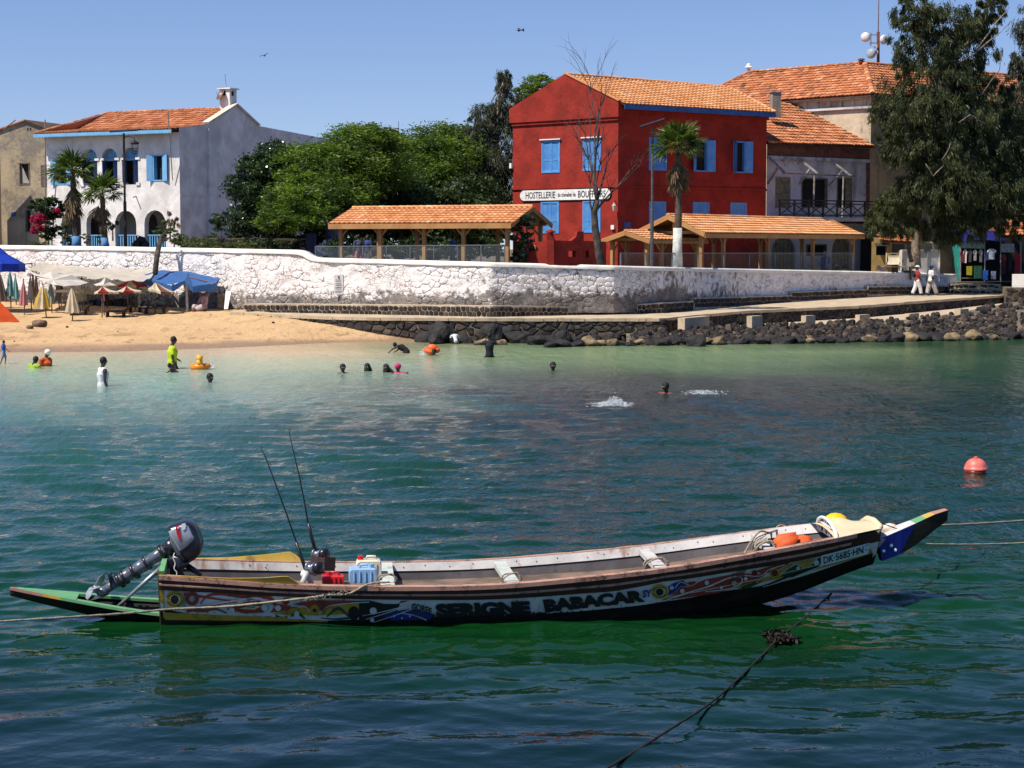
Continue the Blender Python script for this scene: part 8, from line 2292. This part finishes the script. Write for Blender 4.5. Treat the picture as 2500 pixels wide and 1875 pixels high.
# ------------------------------------------------------------------ painted ornament, lettering and plate on the near side
PC = {k: wornpaint('ornament_' + k, c, (.05,.035,.025), .56,.65,9, True) for k, c in dict(red=(.34,.045,.03), white=(.60,.61,.60), yellow=(.42,.27,.03), black=(.012,.012,.014), blue=(.015,.03,.24), green=(.02,.07,.035), cream=(.66,.58,.38), maroon=(.16,.02,.015)).items()}
def cB(x, y): return 380 + x * .2803,1240 + y * .2803
def cC(x, y): return 900 + x * .2712,1280 + y * .2712
def cD(x, y): return 1400 + x * .2712,1240 + y * .2712
LAY = {}
def paint_poly(pts, col, lay):
    mb = LAY.setdefault((col, lay), MB()); pts = [Vector(p) for p in pts]
    n = len(pts); out = []
    for i in range(n):
        a, b = pts[i], pts[(i + 1) % n]; k = max(1, int((b - a).length / 14))
        out += [a.lerp(b, j / k) for j in range(k)]
    inner = []
    x0, x1, y0, y1 = min(p.x for p in out), max(p.x for p in out), min(p.y for p in out), max(p.y for p in out)
    y = y0 + 6
    while y < y1:
        x = x0 + 9
        while x < x1:
            if pin([tuple(p) for p in out], x, y) and min((p - Vector((x, y))).length for p in out) > 5: inner.append(Vector((x, y)))
            x += 18
        y += 12
    m = len(out)
    vs, es, fs, *_ = delaunay_2d_cdt(out + inner, [(i, (i + 1) % m) for i in range(m)], [], 1,1e-4)
    mb.add([onhull(v.x, v.y, .006 + lay * .0022) for v in vs], [tuple(f) for f in fs])
def cr(pts, k=7):
    pts = [Vector(p) for p in pts]; P2 = [pts[0] * 2 - pts[1]] + pts + [pts[-1] * 2 - pts[-2]]; out = []
    for i in range(1, len(P2) - 2):
        for j in range(k):
            t_ = j / k; a, b, c, d = P2[i - 1:i + 3]
            out.append(.5 * ((2 * b) + (c - a) * t_ + (2 * a - 5 * b + 4 * c - d) * t_ * t_ + (3 * b - a - 3 * c + d) * t_ ** 3))
    return out + [pts[-1]]
def stroke(pts, w0, w1, col, lay, mid=None):
    q = cr(pts); n = len(q); mb = LAY.setdefault((col, lay), MB()); vs = []
    for i, p in enumerate(q):
        d = (q[min(i + 1, n - 1)] - q[max(i - 1,0)]).normalized(); nn = Vector((-d.y, d.x)); f = i / (n - 1)
        w = lerp(w0, w1, f) if mid is None else (lerp(w0, mid, f * 2) if f < .5 else lerp(mid, w1, f * 2 - 1))
        for s in (-1,1): r = p + nn * s * w / 2; vs.append(onhull(r.x, r.y, .006 + lay * .0022))
    mb.add(vs, [(2 * i, 2 * i + 1,2 * i + 3,2 * i + 2) for i in range(n - 1)])
def disc(c, r, col, lay, ry=None, a0=0, n=20):
    ry = ry or r; mb = LAY.setdefault((col, lay), MB())
    vs = [onhull(*c, .006 + lay * .0022)] + [onhull(c[0] + r * cos(2 * pi * i / n), c[1] + ry * sin(2 * pi * i / n), .006 + lay * .0022) for i in range(n)]
    mb.add(vs, [(0,1 + i, 1 + (i + 1) % n) for i in range(n)])
def eye(c, r, ry):
    disc(c, r + 1.5, 'cream', 3, ry + 1.5); disc(c, r, 'yellow', 4, ry)
    stroke([(c[0] - r * .9, c[1] - ry * .3), (c[0], c[1] - ry * .62), (c[0] + r * .8, c[1] - ry * .45)], 1.2,1.6, 'black', 5); stroke([(c[0] - r * .9, c[1] + ry * .3), (c[0], c[1] + ry * .72), (c[0] + r * .8, c[1] + ry * .4)], 1.2,1.6, 'black', 5)
    disc(c, r * .58, 'cream', 6, ry * .58); disc((c[0] - 1, c[1]), r * .46, 'black', 7, ry * .5)
# lower yellow band, full length
sb_ = [(403,1494), (576,1502), (744,1508), (800,1509)]
paint_poly([(390,1440), (401,1440), (402,1494)] + sb_ + [(800,1517), (744,1516), (560,1514), (391,1512)], 'yellow', 1)
stroke([(1640,1459), (1700,1449), (1800,1429), (1900,1407), (2000,1382), (2090,1357), (2128,1344)], 7,9, 'yellow', 1)
stroke([(1600,1462), (1700,1443), (1800,1423), (1900,1401), (2000,1376), (2090,1352)], 1.6,1.6, 'white', 2)
eye(cB(172,790), 22,22)
disc(cB(320,786), 17, 'red', 2); disc(cB(320,786), 7, 'white', 4)
stroke([cB(390,830), cB(450,765), cB(560,745), cB(760,765), cB(980,775), cB(1060,850), cB(1180,855), cB(1290,845)], 3,3, 'red', 2,11)
stroke([cB(250,745), cB(420,770), cB(640,800), cB(860,790)], 8,2, 'red', 3)
stroke([cB(180,890), cB(400,850), cB(700,800), cB(900,780), cB(1010,850), cB(950,915), cB(760,920), cB(640,900)], 4,3, 'white', 5,4)
stroke([cB(270,895), cB(480,840), cB(700,815)], 9,3, 'red', 3); stroke([cB(330,880), cB(420,890), cB(520,875), cB(620,910)], 10,3, 'red', 3)
paint_poly([cB(620,880), cB(760,820), cB(900,800), cB(985,850), cB(940,905), cB(780,915)], 'red', 2)
paint_poly([cB(730,870), cB(830,845), cB(920,850), cB(860,880)], 'cream', 4); disc(cB(665,885), 7, 'white', 5); disc(cB(950,860), 8, 'white', 5)
disc(cB(1135,808), 8.5, 'red', 3); disc(cB(1068,865), 7, 'white', 5)
paint_poly([cB(1000,905), cB(1060,830), cB(1200,850), cB(1270,850), cB(1100,900)], 'red', 2)
paint_poly([cB(1200,830), cB(1330,800), cB(1600,800), cB(1900,806), cB(1700,825), cB(1560,840), cB(1450,900), cB(1420,870), cB(1350,860), cB(1330,890), cB(1290,850)], 'red', 2)
paint_poly([cB(1020,915), cB(1200,868), cB(1300,860), cB(1340,905), cB(1420,915), cB(1530,850), cB(1700,828), cB(1850,815), cB(1780,905), cB(1600,925), cB(1150,930)], 'yellow', 2)
stroke([cB(1180,850), cB(1300,850), cB(1345,900)], 2,2, 'white', 5); stroke([cB(1420,915), cB(1520,845), cB(1700,822), cB(1860,812)], 2,2, 'white', 5)
disc(cB(1385,880), 12, 'yellow', 4); sc_ = cB(1385,882)
paint_poly([(sc_[0] + 7 * r * cos(a), sc_[1] + 7 * r * sin(a)) for a, r in [(-pi / 2 + k * pi / 5,1 if k % 2 == 0 else .42) for k in range(10)]], 'black', 6)
paint_poly([cB(1150,935), cB(1240,905), cB(1330,935), cB(1600,925), cB(1790,900), cB(1790,965), cB(1500,975), cB(1150,960)], 'white', 2)
for a in ((1180,940,1230,905,1300,955), (1490,940,1590,868,1690,945)): stroke([cB(a[0], a[1]), cB(a[2], a[3]), cB(a[4], a[5])], 3,3, 'green', 4,9)
stroke([cB(1440,950), cB(1560,960), cB(1700,950)], 2,6, 'green', 4); disc(cB(1230,912), 6.5, 'white', 5); disc(cB(1725,910), 14, 'black', 4,17)
paint_poly([cB(1770,805), cB(1860,800), cB(1990,830), cB(2100,830), cB(2210,800), (978,1466), (962,1514), cB(1900,980), cB(1770,975)], 'black', 3)
disc(cB(1895,888), 8.5, 'white', 5); disc(cB(1886,968), 5, 'white', 5)
paint_poly([cB(1980,935), cB(2080,895), cB(2210,870), (1060,1497), (1050,1509), (960,1512)], 'blue', 5)
for a in ((1800,930,2200,840), (1830,960,2230,830), (1900,985,2260,860)): stroke([cB(a[0], a[1]), cB((a[0] + a[2]) / 2,(a[1] + a[3]) / 2 + 4), cB(a[2], a[3])], 1.2,2.4, 'white', 6)
stroke([cC(120,820), cC(260,790), cC(420,800), cC(540,830)], 3,6, 'blue', 5); stroke([cC(300,790), cC(420,812), cC(520,850)], 1.5,3, 'white', 6)
for k in range(3): disc(cC(230 + k * 70,815 + (k % 2) * 16), 2, 'white', 7)
# right hand ornament
eye(cD(775,745), 20.5,18)
paint_poly([cD(840,790), cD(850,700), cD(900,672), cD(980,645), cD(1040,690), cD(960,700), cD(900,760)], 'blue', 2); disc(cD(880,710), 5, 'white', 5)
stroke([cD(910,712), cD(960,660), cD(1040,690)], 2,1.5, 'white', 5)
paint_poly([cD(790,826), cD(900,770), cD(960,705), cD(1040,660), cD(1090,655), cD(1110,670), cD(1180,640), cD(1330,610), cD(1500,578), cD(1600,590), cD(1730,590), cD(1640,650), cD(1480,700), cD(1300,760), cD(1100,790)], 'red', 2)
stroke([cD(800,830), cD(1000,760), cD(1200,700), cD(1400,620), cD(1500,612), cD(1500,670), cD(1380,720), cD(1180,745)], 2,2, 'white', 5,4)
stroke([cD(900,800), cD(1080,740), cD(1250,690)], 1.5,1.5, 'white', 5); stroke([cD(960,700), cD(1060,690), cD(1140,640)], 1.5,1.5, 'white', 5)
stroke([cD(1480,590), cD(1560,600), cD(1680,600), cD(1760,545), cD(1900,500)], 2,2, 'white', 5)
for a in ((975,738,5.5), (1195,662,5.5), (1440,666,6), (1545,626,4.5), (1325,705,4)): disc(cD(*a[:2]), a[2], 'white', 6)
disc(cD(1625,574), 7, 'maroon', 6); disc(cD(1805,575), 11, 'yellow', 5); disc(cD(1805,575), 8, 'maroon', 6)
paint_poly([cD(1640,560), cD(1750,525), cD(1950,480), cD(1930,500), cD(1820,560), cD(1700,590)], 'red', 2)
paint_poly([cD(1820,610), cD(1870,540), cD(1950,495), cD(2080,465), cD(2180,445), cD(2120,490), cD(2090,530), cD(1990,500), cD(1900,560)], 'yellow', 3)
paint_poly([cD(1860,610), cD(1910,560), cD(2000,505), cD(2090,535), cD(2190,450), cD(2290,430), (2010,1372), cD(2100,570), cD(1980,620)], 'green', 2)
stroke([cD(1850,600), cD(1910,545), cD(1990,498), cD(2090,528), cD(2190,445)], 1.6,1.6, 'cream', 5)
disc(cD(2180,482), 6.5, 'white', 6); disc(cD(2016,531), 4.5, 'white', 6); disc((2001,1378), 4, 'white', 6)
paint_poly([cD(1480,715), cD(1640,650), cD(1700,640), cD(1680,665), cD(1560,720)], 'green', 3)
stroke([cD(1560,735), cD(1750,680), cD(1950,600), cD(2200,520), (2040,1368)], 2,2, 'black', 4,5); stroke([cD(1700,700), cD(1900,640), cD(2100,560), (2020,1372)], 1.4,1.4, 'white', 6)
stroke([cD(1640,660), cD(1720,620), cD(1830,610)], 4,2, 'yellow', 5)
for (col, lay), mb_ in sorted(LAY.items()):
    mb_.build('painted_ornament', PC[col], PG, kind='stuff')
def hulltext(body, p0, p1, h0, h1, m, size=1.0, bold=.03, shear=.0, xs=1, lay=8, name='lettering', arc=0):
    """p0, p1: image points of the baseline ends; h0, h1 letter heights in image pixels"""
    def f(x, y, w):
        t_ = x / w; bx, by = lerp(p0[0], p1[0], t_), lerp(p0[1], p1[1], t_) - arc * sin(t_ * pi); h = lerp(h0, h1, t_)
        return onhull(bx + shear * y / .72 * h, by - y / .72 * h, .006 + lay * .0022)
    return text_mesh(body, 1.0, f, m, PG, name, 0, bold, 1.0)
hulltext('GOREE', (1004,1487), (1054,1497), 17,15, PC['black'], bold=.035, arc=3)
hulltext('SERIGNE', (1066,1501), (1294,1493), 29,28, PC['blue'], bold=.05, shear=-.12, lay=6); hulltext('SERIGNE', (1068,1502), (1296,1494), 29,28, PC['black'], bold=.07, shear=-.12)
hulltext('BABACAR', (1330,1489), (1574,1463), 27,25, PC['black'], bold=.07, shear=-.22)
hulltext('SY', (1568,1455), (1589,1452), 17,16, PC['blue'], bold=.05)
mb = MB(); q = [(2001,1352), (2119,1321), (2117,1347), (2001,1377)]
PLT = mat('plate_white', (.62,.72,.80), .5,.1,5,.1)
n = 10
for i in range(n):
    for a, b2 in ((i / n, (i + 1) / n),):
        T = lambda f, k: (lerp(q[0][0], q[1][0], f), lerp(q[0][1], q[1][1], f)) if k == 0 else (lerp(q[3][0], q[2][0], f), lerp(q[3][1], q[2][1], f))
        mb.quad(onhull(*T(a, 1), .030), onhull(*T(b2,1), .030), onhull(*T(b2,0), .030), onhull(*T(a, 0), .030))
pl_ = mb.build('registration_plate', PLT, PG)
def f(x, y, w):
    t_ = x / w; return onhull(lerp(2006,2104, t_), lerp(1371,1345, t_) - y / .72 * 16.5 + 0,.033)
text_mesh('DK·5685·HN', 1.0, f, PC['black'], pl_, 'plate_lettering', 0,.012)
mb = MB()
for x, y, w, h in ((2108,1327,3,2), (2113,1326,2,2), (2108,1336,6,2), (2005,1354,2,2), (2114,1343,2,2), (2114,1324,2,2)): mb.quad(onhull(x, y + h, .034), onhull(x + w, y + h, .034), onhull(x + w, y, .034), onhull(x, y, .034))
mb.build('plate_marks', PC['black'], pl_, kind='stuff')

# ------------------------------------------------------------------ outboard motor, tilted up
MO = thing('outboard_motor', 'tilted grey outboard motor with red and white stripes on the stern of the pirogue', 'outboard motor', on_plane(440,1400,0))
MG = mat('motor_grey', (.10,.11,.14), .3,.15,4,.05, spec=.6); MBK = mat('motor_black', (.012,.012,.016), .3,.1,4,.05, spec=.6); MSV = mat('motor_silver', (.42,.43,.47), .28,.1,4,.05, spec=.6, metal=.3); ALU = mat('strut_metal', (.42,.43,.45), .35,.2,6,.1, metal=.7)
def loft(mb, poly, ys, sc, cen=None):
    c = cen or (sum(p[0] for p in poly) / len(poly), sum(p[1] for p in poly) / len(poly)); n = len(poly); b = len(mb.v)
    for y, s in zip(ys, sc):
        for p in poly: q = on_plane(lerp(c[0], p[0], s), lerp(c[1], p[1], s), 0); mb.v.append(tuple(q + BP * y))
    for j in range(len(ys) - 1):
        for i in range(n): i2 = (i + 1) % n; mb.f.append((b + j * n + i, b + j * n + i2, b + (j + 1) * n + i2, b + (j + 1) * n + i)); mb.m.append(0)
    mb.f.append(tuple(b + i for i in range(n))[::-1]); mb.m.append(0); e = b + (len(ys) - 1) * n; mb.f.append(tuple(e + i for i in range(n))); mb.m.append(0)
    return mb
cp = [tuple(p) for p in cr([(410,1283), (432,1275), (455,1270), (477,1280), (490,1304), (496,1326), (490,1350), (466,1369), (454,1362), (442,1346), (427,1318), (415,1296)], 3)]
YSC, SSC = [-.18,-.172,-.145,-.07,.07,.145,.172,.18], [.74,.87,.96,1,1,.96,.87,.74]
loft(MB(), cp, YSC, SSC).build('cowl', MBK, MO, True)
sil = [(414,1292), (426,1281), (446,1275), (463,1277), (473,1297), (477,1311), (444,1340), (438,1334), (425,1313)]
loft(MB(), [tuple(p) for p in cr(sil, 2)], [-.190,-.184,-.15,-.07,.07,.15], [.84,.94,1.0,1.03,1.03,1.0], (450,1308)).build('cowl_top', MSV, MO, True)
def decal(pts, m, name, off=.194, s=.72):
    c = (450,1310); MB().prism([on_plane(x, y, -off) for x, y in pts], -BP * .003).build(name, m, MO)
decal([(428,1286), (437,1281), (440,1298), (443,1318), (438,1321), (432,1305)], mat('decal_red', (.55,.02,.03), .4,.05), 'red_stripe')
decal([(443,1279), (453,1277), (453,1291), (446,1295)], SIGNW, 'white_stripe'); decal([(432,1288), (436,1285), (438,1289), (434,1291)], SIGNW, 'white_stripe', .198)
loft(MB(), [(415,1296), (428,1290), (447,1325), (455,1346), (452,1366), (436,1352), (420,1325)], [-.15,-.13,.13,.15], [.8,1,1,.8]).build('cowl_base', MG, MO, True)
def tq(a, b, ra, rb_, m, name, n=12): return MB().tube([on_plane(*a, 0), on_plane(*b, 0)], [ra, rb_], n).build(name, m, MO, True)
tq((430,1325), (408,1345), .09,.085, MBK, 'pivot_head'); tq((412,1338), (352,1378), .062,.055, MG, 'upper_leg'); tq((362,1371), (318,1402), .072,.058, MG, 'mid_leg')
tq((330,1392), (284,1421), .066,.060, MG, 'lower_leg'); tq((290,1417), (247,1448), .050,.040, MG, 'gearcase')
for a in ((398,1347,.085), (359,1373,.078), (329,1394,.09), (305,1408,.080), (294,1416,.085)):
    d = Vector((-.82,0,-.57)); p = on_plane(a[0], a[1], 0); MB().tube([p - d * .012, p + d * .016], a[2], 12).build('collar', MBK, MO, True)
MB().prism([on_plane(x, y, -.10) for x, y in ((263,1402), (267,1402), (273,1438), (270,1440))], BP * .2).build('cavitation_plate', MBK, MO)
MB().prism([on_plane(x, y, -.012) for x, y in ((268,1420), (268,1407), (290,1405), (300,1412), (292,1420))], BP * .024).build('exhaust_fin', MG, MO)
hubp = on_plane(246,1446,0); axd = (on_plane(232,1424,0) - hubp).normalized(); axd = (axd + Vector((-.35,0,-.1))).normalized()
MB().tube([on_plane(262,1440,0), hubp, on_plane(238,1446,0)], [.05,.055,.03], 12).build('hub_housing', MG, MO, True)
pr = MB().tube([hubp, hubp + axd * .10], [.045,.025], 10).build('propeller', MG, MO, True)
x1_ = axd.cross(BP).normalized(); y1_ = BP
for k in range(3):
    a = 2 * pi * k / 3 + .5; r1 = x1_ * cos(a) + y1_ * sin(a); t1 = -x1_ * sin(a) + y1_ * cos(a); mb = MB(); o = hubp + axd * .06
    ol = [(.03,-.02), (.07,-.055), (.13,-.06), (.165,-.02), (.15,.03), (.09,.045), (.03,.02)]
    mb.prism([o + r1 * u + t1 * v + axd * (v * .6 + .02) for u, v in ol], axd * .006); mb.build('blade', MSV, pr)
MB().prism([on_plane(x, y, -.01) for x, y in ((252,1456), (240,1452), (217,1468), (233,1463), (246,1460))], BP * .02).build('skeg', ALU, MO)
MB().tube([on_plane(393,1386,-.05), on_plane(360,1415,-.08), on_plane(280,1487,-.12)], [.022,.022,.012], 8).tube([on_plane(401,1378,-.05), on_plane(360,1416,-.06)], .02,8).build('tilt_strut', ALU, MO, True)
MB().beam(on_plane(392,1382,-.09), on_plane(420,1372,-.09), .03,.05).beam(on_plane(392,1382,.09), on_plane(420,1372,.09), .03,.05).beam(on_plane(400,1382,0), on_plane(430,1378,0), .2,.03).beam(on_plane(420,1362,0), on_plane(424,1400,0), .16,.04,(1,0,0)).build('clamp_bracket', MBK, MO)
loft(MB(), [(424,1352), (452,1364), (466,1369), (452,1385), (440,1402), (424,1402), (418,1378)], [-.09,-.07,.07,.09], [.8,1,1,.8]).build('swivel_bracket', MBK, MO, True)
MB().tube([on_plane(455,1380,-.02), on_plane(475,1393,-.04), on_plane(492,1405,-.05)], [.03,.028,.02], 8).build('tiller', MBK, MO, True)
MB().tube([on_plane(*p, -.12) for p in cr([(426,1350), (423,1362), (428,1375), (425,1388), (432,1398), (430,1405)], 3)], .006,5).build('starter_cord', SIGNW, MO)

# ------------------------------------------------------------------ things lying in the pirogue
RODM = mat('rod_black', (.012,.012,.013), .35,.1,4,0); REEL = mat('reel_metal', (.30,.31,.33), .3,.1,4,0, metal=.8)
def rod(label, path, grip, reel, offs, seed):
    th = thing('fishing_rod', label, 'fishing rod', on_plane(*path[0], offs), 'fishing rods standing in the stern')
    pts = [on_plane(*p, offs) for p in path]; n = len(pts)
    MB().tube(pts, [lerp(.012,.0035, i / (n - 1)) for i in range(n)], 6).build('blank', RODM, th, True)
    MB().tube([on_plane(*p, offs) for p in grip], [.022,.019,.015], 8).build('grip', RODM, th, True)
    for k in range(5):
        f = .28 + .17 * k; i = min(n - 2, int(f * (n - 1))); p = pts[i].lerp(pts[i + 1], f * (n - 1) - i); r = .022 - .003 * k
        MB().tube([p + Vector((r + r * cos(a), 0, r * sin(a))) for a in [2 * pi * j / 10 for j in range(11)]], .0028,4, False).build('line_guide', RODM, th)
    c = on_plane(*reel, offs - .03)
    MB().lathe(c + Vector((-.02,0,0)), [(.055,-.05), (.068,-.045), (.068,-.036), (.045,-.034), (.045,.034), (.068,.036), (.068,.045), (.055,.05)], 16,(.75,-.65,0)).build('reel', REEL, th, True)
    MB().lathe(c + Vector((.035,-.02,.01)), [(.04,-.03), (.062,-.02), (.062,.03), (.03,.04)], 14,(.75,-.65,0)).build('reel_body', MBK, th, True)
    MB().tube([c + Vector((.05,-.05,0)), c + Vector((.08,-.08,.05))], .007,5).build('reel_crank', RODM, th)
rod('shorter fishing rod leaning left out of the stern of the pirogue', [(758,1425), (747,1386), (724,1325), (700,1256), (672,1180), (650,1120), (632,1083)], [(758,1424), (742,1378), (723,1324)], (768,1388), -.40,1)
rod('taller steeper fishing rod rising behind the first one', [(770,1350), (762,1318), (752,1276), (742,1218), (728,1150), (714,1092), (702,1037)], [(772,1352), (762,1316), (753,1278)], (783,1355), .30,2)
rh = thing('rod_holder', 'white rod holder post clamped to the near gunwale of the pirogue', 'rod holder', on_plane(748,1425,-.58))
MB().tube([on_plane(738,1424,-.6), on_plane(748,1400,-.52), on_plane(760,1425,-.45)], .028,7).build('base', INW, rh, True); MB().ball(on_plane(742,1402,-.5), .035,8,(1,.5,1.2)).build('knob', SIGNW, rh, True)
MB().beam(on_plane(775,1376,.2), on_plane(802,1376,.4), .16,.14).build('holder_block', MRN, rh)
def can(label, px0, px1, py0, py1, off, dep, m, capm, cap, name='jerrycan'):
    th = thing(name, label, 'jerrycan', on_plane((px0 + px1) / 2, py1, off)); a = on_plane(px0, py1, off); b2 = on_plane(px1, py1, off); c_ = on_plane(px0, py0, off)
    w = (b2 - a).length; h = c_.z - a.z; mb = MB(); r = min(w, h) * .16
    prof = [(r, 0), (w - r, 0), (w - r * .3, r * .3), (w, r), (w, h - r), (w - r * .3, h - r * .3), (w - r, h), (r, h), (r * .3, h - r * .3), (0, h - r), (0, r), (r * .3, r * .3)]
    ys, ss = [0, dep * .12, dep * .88, dep], [.93,1,1,.93]
    b = 0; cx, cz = w / 2, h / 2
    for y, s in zip(ys, ss):
        for x, z in prof: mb.v.append(tuple(a + BA * lerp(cx, x, s) + Vector((0,0, lerp(cz, z, s))) + BP * y))
    n = len(prof)
    for j in range(3):
        for i in range(n): mb.f.append((j * n + i, j * n + (i + 1) % n, (j + 1) * n + (i + 1) % n, (j + 1) * n + i)); mb.m.append(0)
    mb.f += [tuple(range(n))[::-1], tuple(3 * n + i for i in range(n))]; mb.m += [0,0]
    mb.build('can_body', m, th)
    for k in range(4): u = w * (.2 + .2 * k); MB().tube([a + BA * u - BP * .004 + Vector((0,0, h * .15)), a + BA * u - BP * .004 + Vector((0,0, h * .85))], .008,5).build('rib', m, th)
    q = a + BA * w * cap + BP * dep * .5 + Vector((0,0, h)); MB().tube([q, q + Vector((0,0,.035))], .03,9).build('cap', capm, th)
    q2 = a + BA * w * .6 + BP * dep * .5 + Vector((0,0, h)); MB().tube([q2 - BA * w * .2, q2 - BA * w * .16 + Vector((0,0,.03)), q2 + BA * w * .16 + Vector((0,0,.03)), q2 + BA * w * .2], .012,6).build('handle', m, th, True)
REDP = mat('red_plastic', (.60,.02,.02), .35,.15,5,.1); BLP = wornpaint('pale_blue_plastic', (.30,.50,.72), (.5,.6,.68), .56,.4,4, False); WPL_ = mat('milky_plastic', (.70,.64,.48), .4,.12,4,.1)
can('milky white jerrycan with red cap standing behind the pale blue one', 870,932,1370,1424,-.10,.20, WPL_, REDP, .18)
can('pale blue scuffed jerrycan lying at the near side of the pirogue', 852,920,1391,1426,-.42,.22, BLP, BLP, .8)
can('red fuel can lying low beside the pale blue jerrycan', 786,840,1409,1427,-.42,.20, REDP, REDP, .3)
LV = mat('life_vest_orange', (.85,.12,.02), .7,.2,6,.3)
for lab, pts, rr in (('bright orange life vest folded in the bow of the pirogue', [(1896,1340), (1912,1325), (1932,1317), (1926,1334)], .085), ('second orange life vest with a pinkish edge beside the first', [(1922,1338), (1950,1325), (1962,1322), (1980,1322)], .065)):
    th = thing('life_vest', lab, 'life vest', on_plane(*pts[0], .05), 'orange life vests in the bow')
    MB().tube([on_plane(*p, .05) for p in pts], [rr, rr * 1.2, rr * 1.1, rr * .8], 8).build('foam_panel', LV, th, True); MB().tube([on_plane(x + 6, y + 6,-.12) for x, y in pts], [rr * .7, rr, rr, rr * .5], 8).build('collar', LV, th, True)
ROPE = mat('rope', (.34,.29,.21), .9,.3,40,.8,60,.01,(.22,.18,.13)); DROPE = mat('weedy_rope', (.012,.010,.007), .9,.3,40,.8,60,.01)
def rope(label, pts, r, m=ROPE, twist=True, name='rope'):
    pts = [Vector(p) for p in pts]; out = []
    P2 = [pts[0] * 2 - pts[1]] + pts + [pts[-1] * 2 - pts[-2]]
    for i in range(1, len(P2) - 2):
        for j in range(10):
            t_ = j / 10; a, b, c, d = P2[i - 1:i + 3]; out.append(.5 * ((2 * b) + (c - a) * t_ + (2 * a - 5 * b + 4 * c - d) * t_ * t_ + (3 * b - a - 3 * c + d) * t_ ** 3))
    out.append(pts[-1]); o = MB().tube(out, [r * (1 + .22 * math.sin(i * 2.1)) for i in range(len(out))], 6).build(name, m, None, True, org=out[0]); return tag(o, label, 'rope')
OP = on_plane
rope('mooring rope running from the left edge across the painted side to the first thwart', [P(-30,1519,16.4), P(150,1508,16.8), P(300,1498,17.2), P(420,1487,17.5), onhull(560,1473,.06), onhull(744,1453,.06), onhull(800,1444,.07), onhull(851,1433,.07), OP(900,1426,-.72), OP(950,1421,-.62)], .011)
fr = MB(); rf_ = random.Random(4)
for k in range(70):
    f = rf_.random(); x, y = lerp(744,851, f), lerp(1453,1433, f); p = onhull(x, y, .07); fr.tube([p, p + Vector((rf_.uniform(-.03,.03), rf_.uniform(-.02,0), rf_.uniform(-.035,.02)))], .003,3)
tag(fr.build('frayed_fibres', ROPE, None, kind='stuff', org=onhull(800,1444,.07)), 'frayed fibres of the mooring rope beside the rod holder', 'rope fibres')
def wrap(label, px, py, off, n, r, seed, w=.10):
    c = OP(px, py, off); pts = []
    for k in range(n * 10):
        a = 2 * pi * k / 10; pts.append(c + BA * (w * cos(a) + .02 * sin(k * .7)) + Vector((0,0, w * .62 * sin(a) + .01 * sin(k))) + BP * (.012 * k / 10 * 1.3 + .01 * sin(k * 1.3)))
    rope(label, pts[::2], r)
wrap('rope loop round the near end of the first thwart', 945,1416,-.55,2,.008,1,.085); wrap('rope loop round the near end of the second thwart', 1250,1413,-.52,2,.008,2,.085)
wrap('double rope loop round the near end of the third thwart', 1603,1380,-.42,3,.010,3,.11); wrap('thick coil of rope round the near end of the bow thwart', 1870,1336,-.35,6,.012,4,.09)
rope('loose rope arching from the bow thwart coil up to the far gunwale', [OP(1812,1362,-.2), OP(1832,1325,-.1), OP(1855,1298,.1), OP(1878,1300,.3), OP(1900,1293,.5), OP(1925,1287,.55), OP(1950,1290,.5)], .010)
rope('second loose rope hanging from the far gunwale into the bow', [OP(1838,1360,-.15), OP(1842,1320,0), OP(1865,1305,.3), OP(1885,1300,.5), OP(1895,1295,.55)], .009)
rope('small ring of rope standing on the far gunwale near the guard', [OP(1908 + 12 * cos(a), 1291 - 9 * sin(a), .55 + .03 * sin(a)) for a in [2 * pi * k / 9 for k in range(10)]], .009)
rope('thin line tying the bow spur to the foredeck', [OP(2125,1266,.1), OP(2160,1280,.02), OP(2196,1293,-.02)], .006, DROPE)
tag(MB().ball(OP(2172,1291,.12), .075,10,(1.2,.8,.8)).build('float', mat('float_white', (.75,.62,.52), .5), None, True, org=OP(2172,1291,.12)), 'small pale float tied beside the bow spur', 'float')
rope('upper mooring rope running right from behind the bow', [OP(2146,1286,.15), P(2250,1284,20.5), P(2380,1279,22), P(2520,1270,24)], .013)
rope('lower mooring rope running right from under the bow spur', [OP(2215,1327,0), P(2300,1329,19.4), P(2400,1329,20), P(2520,1325,20.5)], .010)
rope('dark weedy anchor rope crossing the near water up to the weed clump', [G(2030,1448,.0), G(1975,1500,-.002), G(1925,1540,.015), G(1890,1570,.02), G(1820,1640,.01), G(1740,1712,.03), G(1660,1765,.07), P(1570,1822,13.4), P(1460,1890,12.7)], .011, DROPE)
wc = G(1905,1560,.0); V, Q, T = crown_mesh('w', [((wc.x, wc.y, .02), (.14,.18,.02))], 1600, 'broad', DROPE, 77,1,.5)
tag(place('weed_clump', np_mesh('weed_clump', V - np.array(wc), Q, mat('brown_weed', (.012,.007,.003), .6,.3,9), False, T), None, wc, wc), 'dark brown clump of weed floating on the anchor rope', 'seaweed')
# buoy
by = thing('mooring_buoy', 'round faded red mooring buoy floating at the right', 'buoy', G(2382,1158,0)); q = G(2382,1155,0)
BUO = mat('buoy_red', (.62,.10,.07), .45,.15,5,.15,20,.005,(.70,.22,.17)); BUD = mat('buoy_dark', (.16,.02,.015), .3,.2,8,.2)
MB().lathe(q, [(.10,-.14), (.165,-.06), (.182,.015), (.184,.05)], 24).build('lower_half', BUD, by, True)
MB().lathe(q, [(.186,.05), (.190,.06), (.190,.085), (.182,.09), (.175,.13), (.15,.18), (.11,.22), (.06,.242), (.03,.247)], 24).build('upper_half', BUO, by, True)
MB().lathe(q, [(.035,.244), (.033,.262), (.026,.27), (.02,.262)], 10).build('eyelet', BUO, by, True)
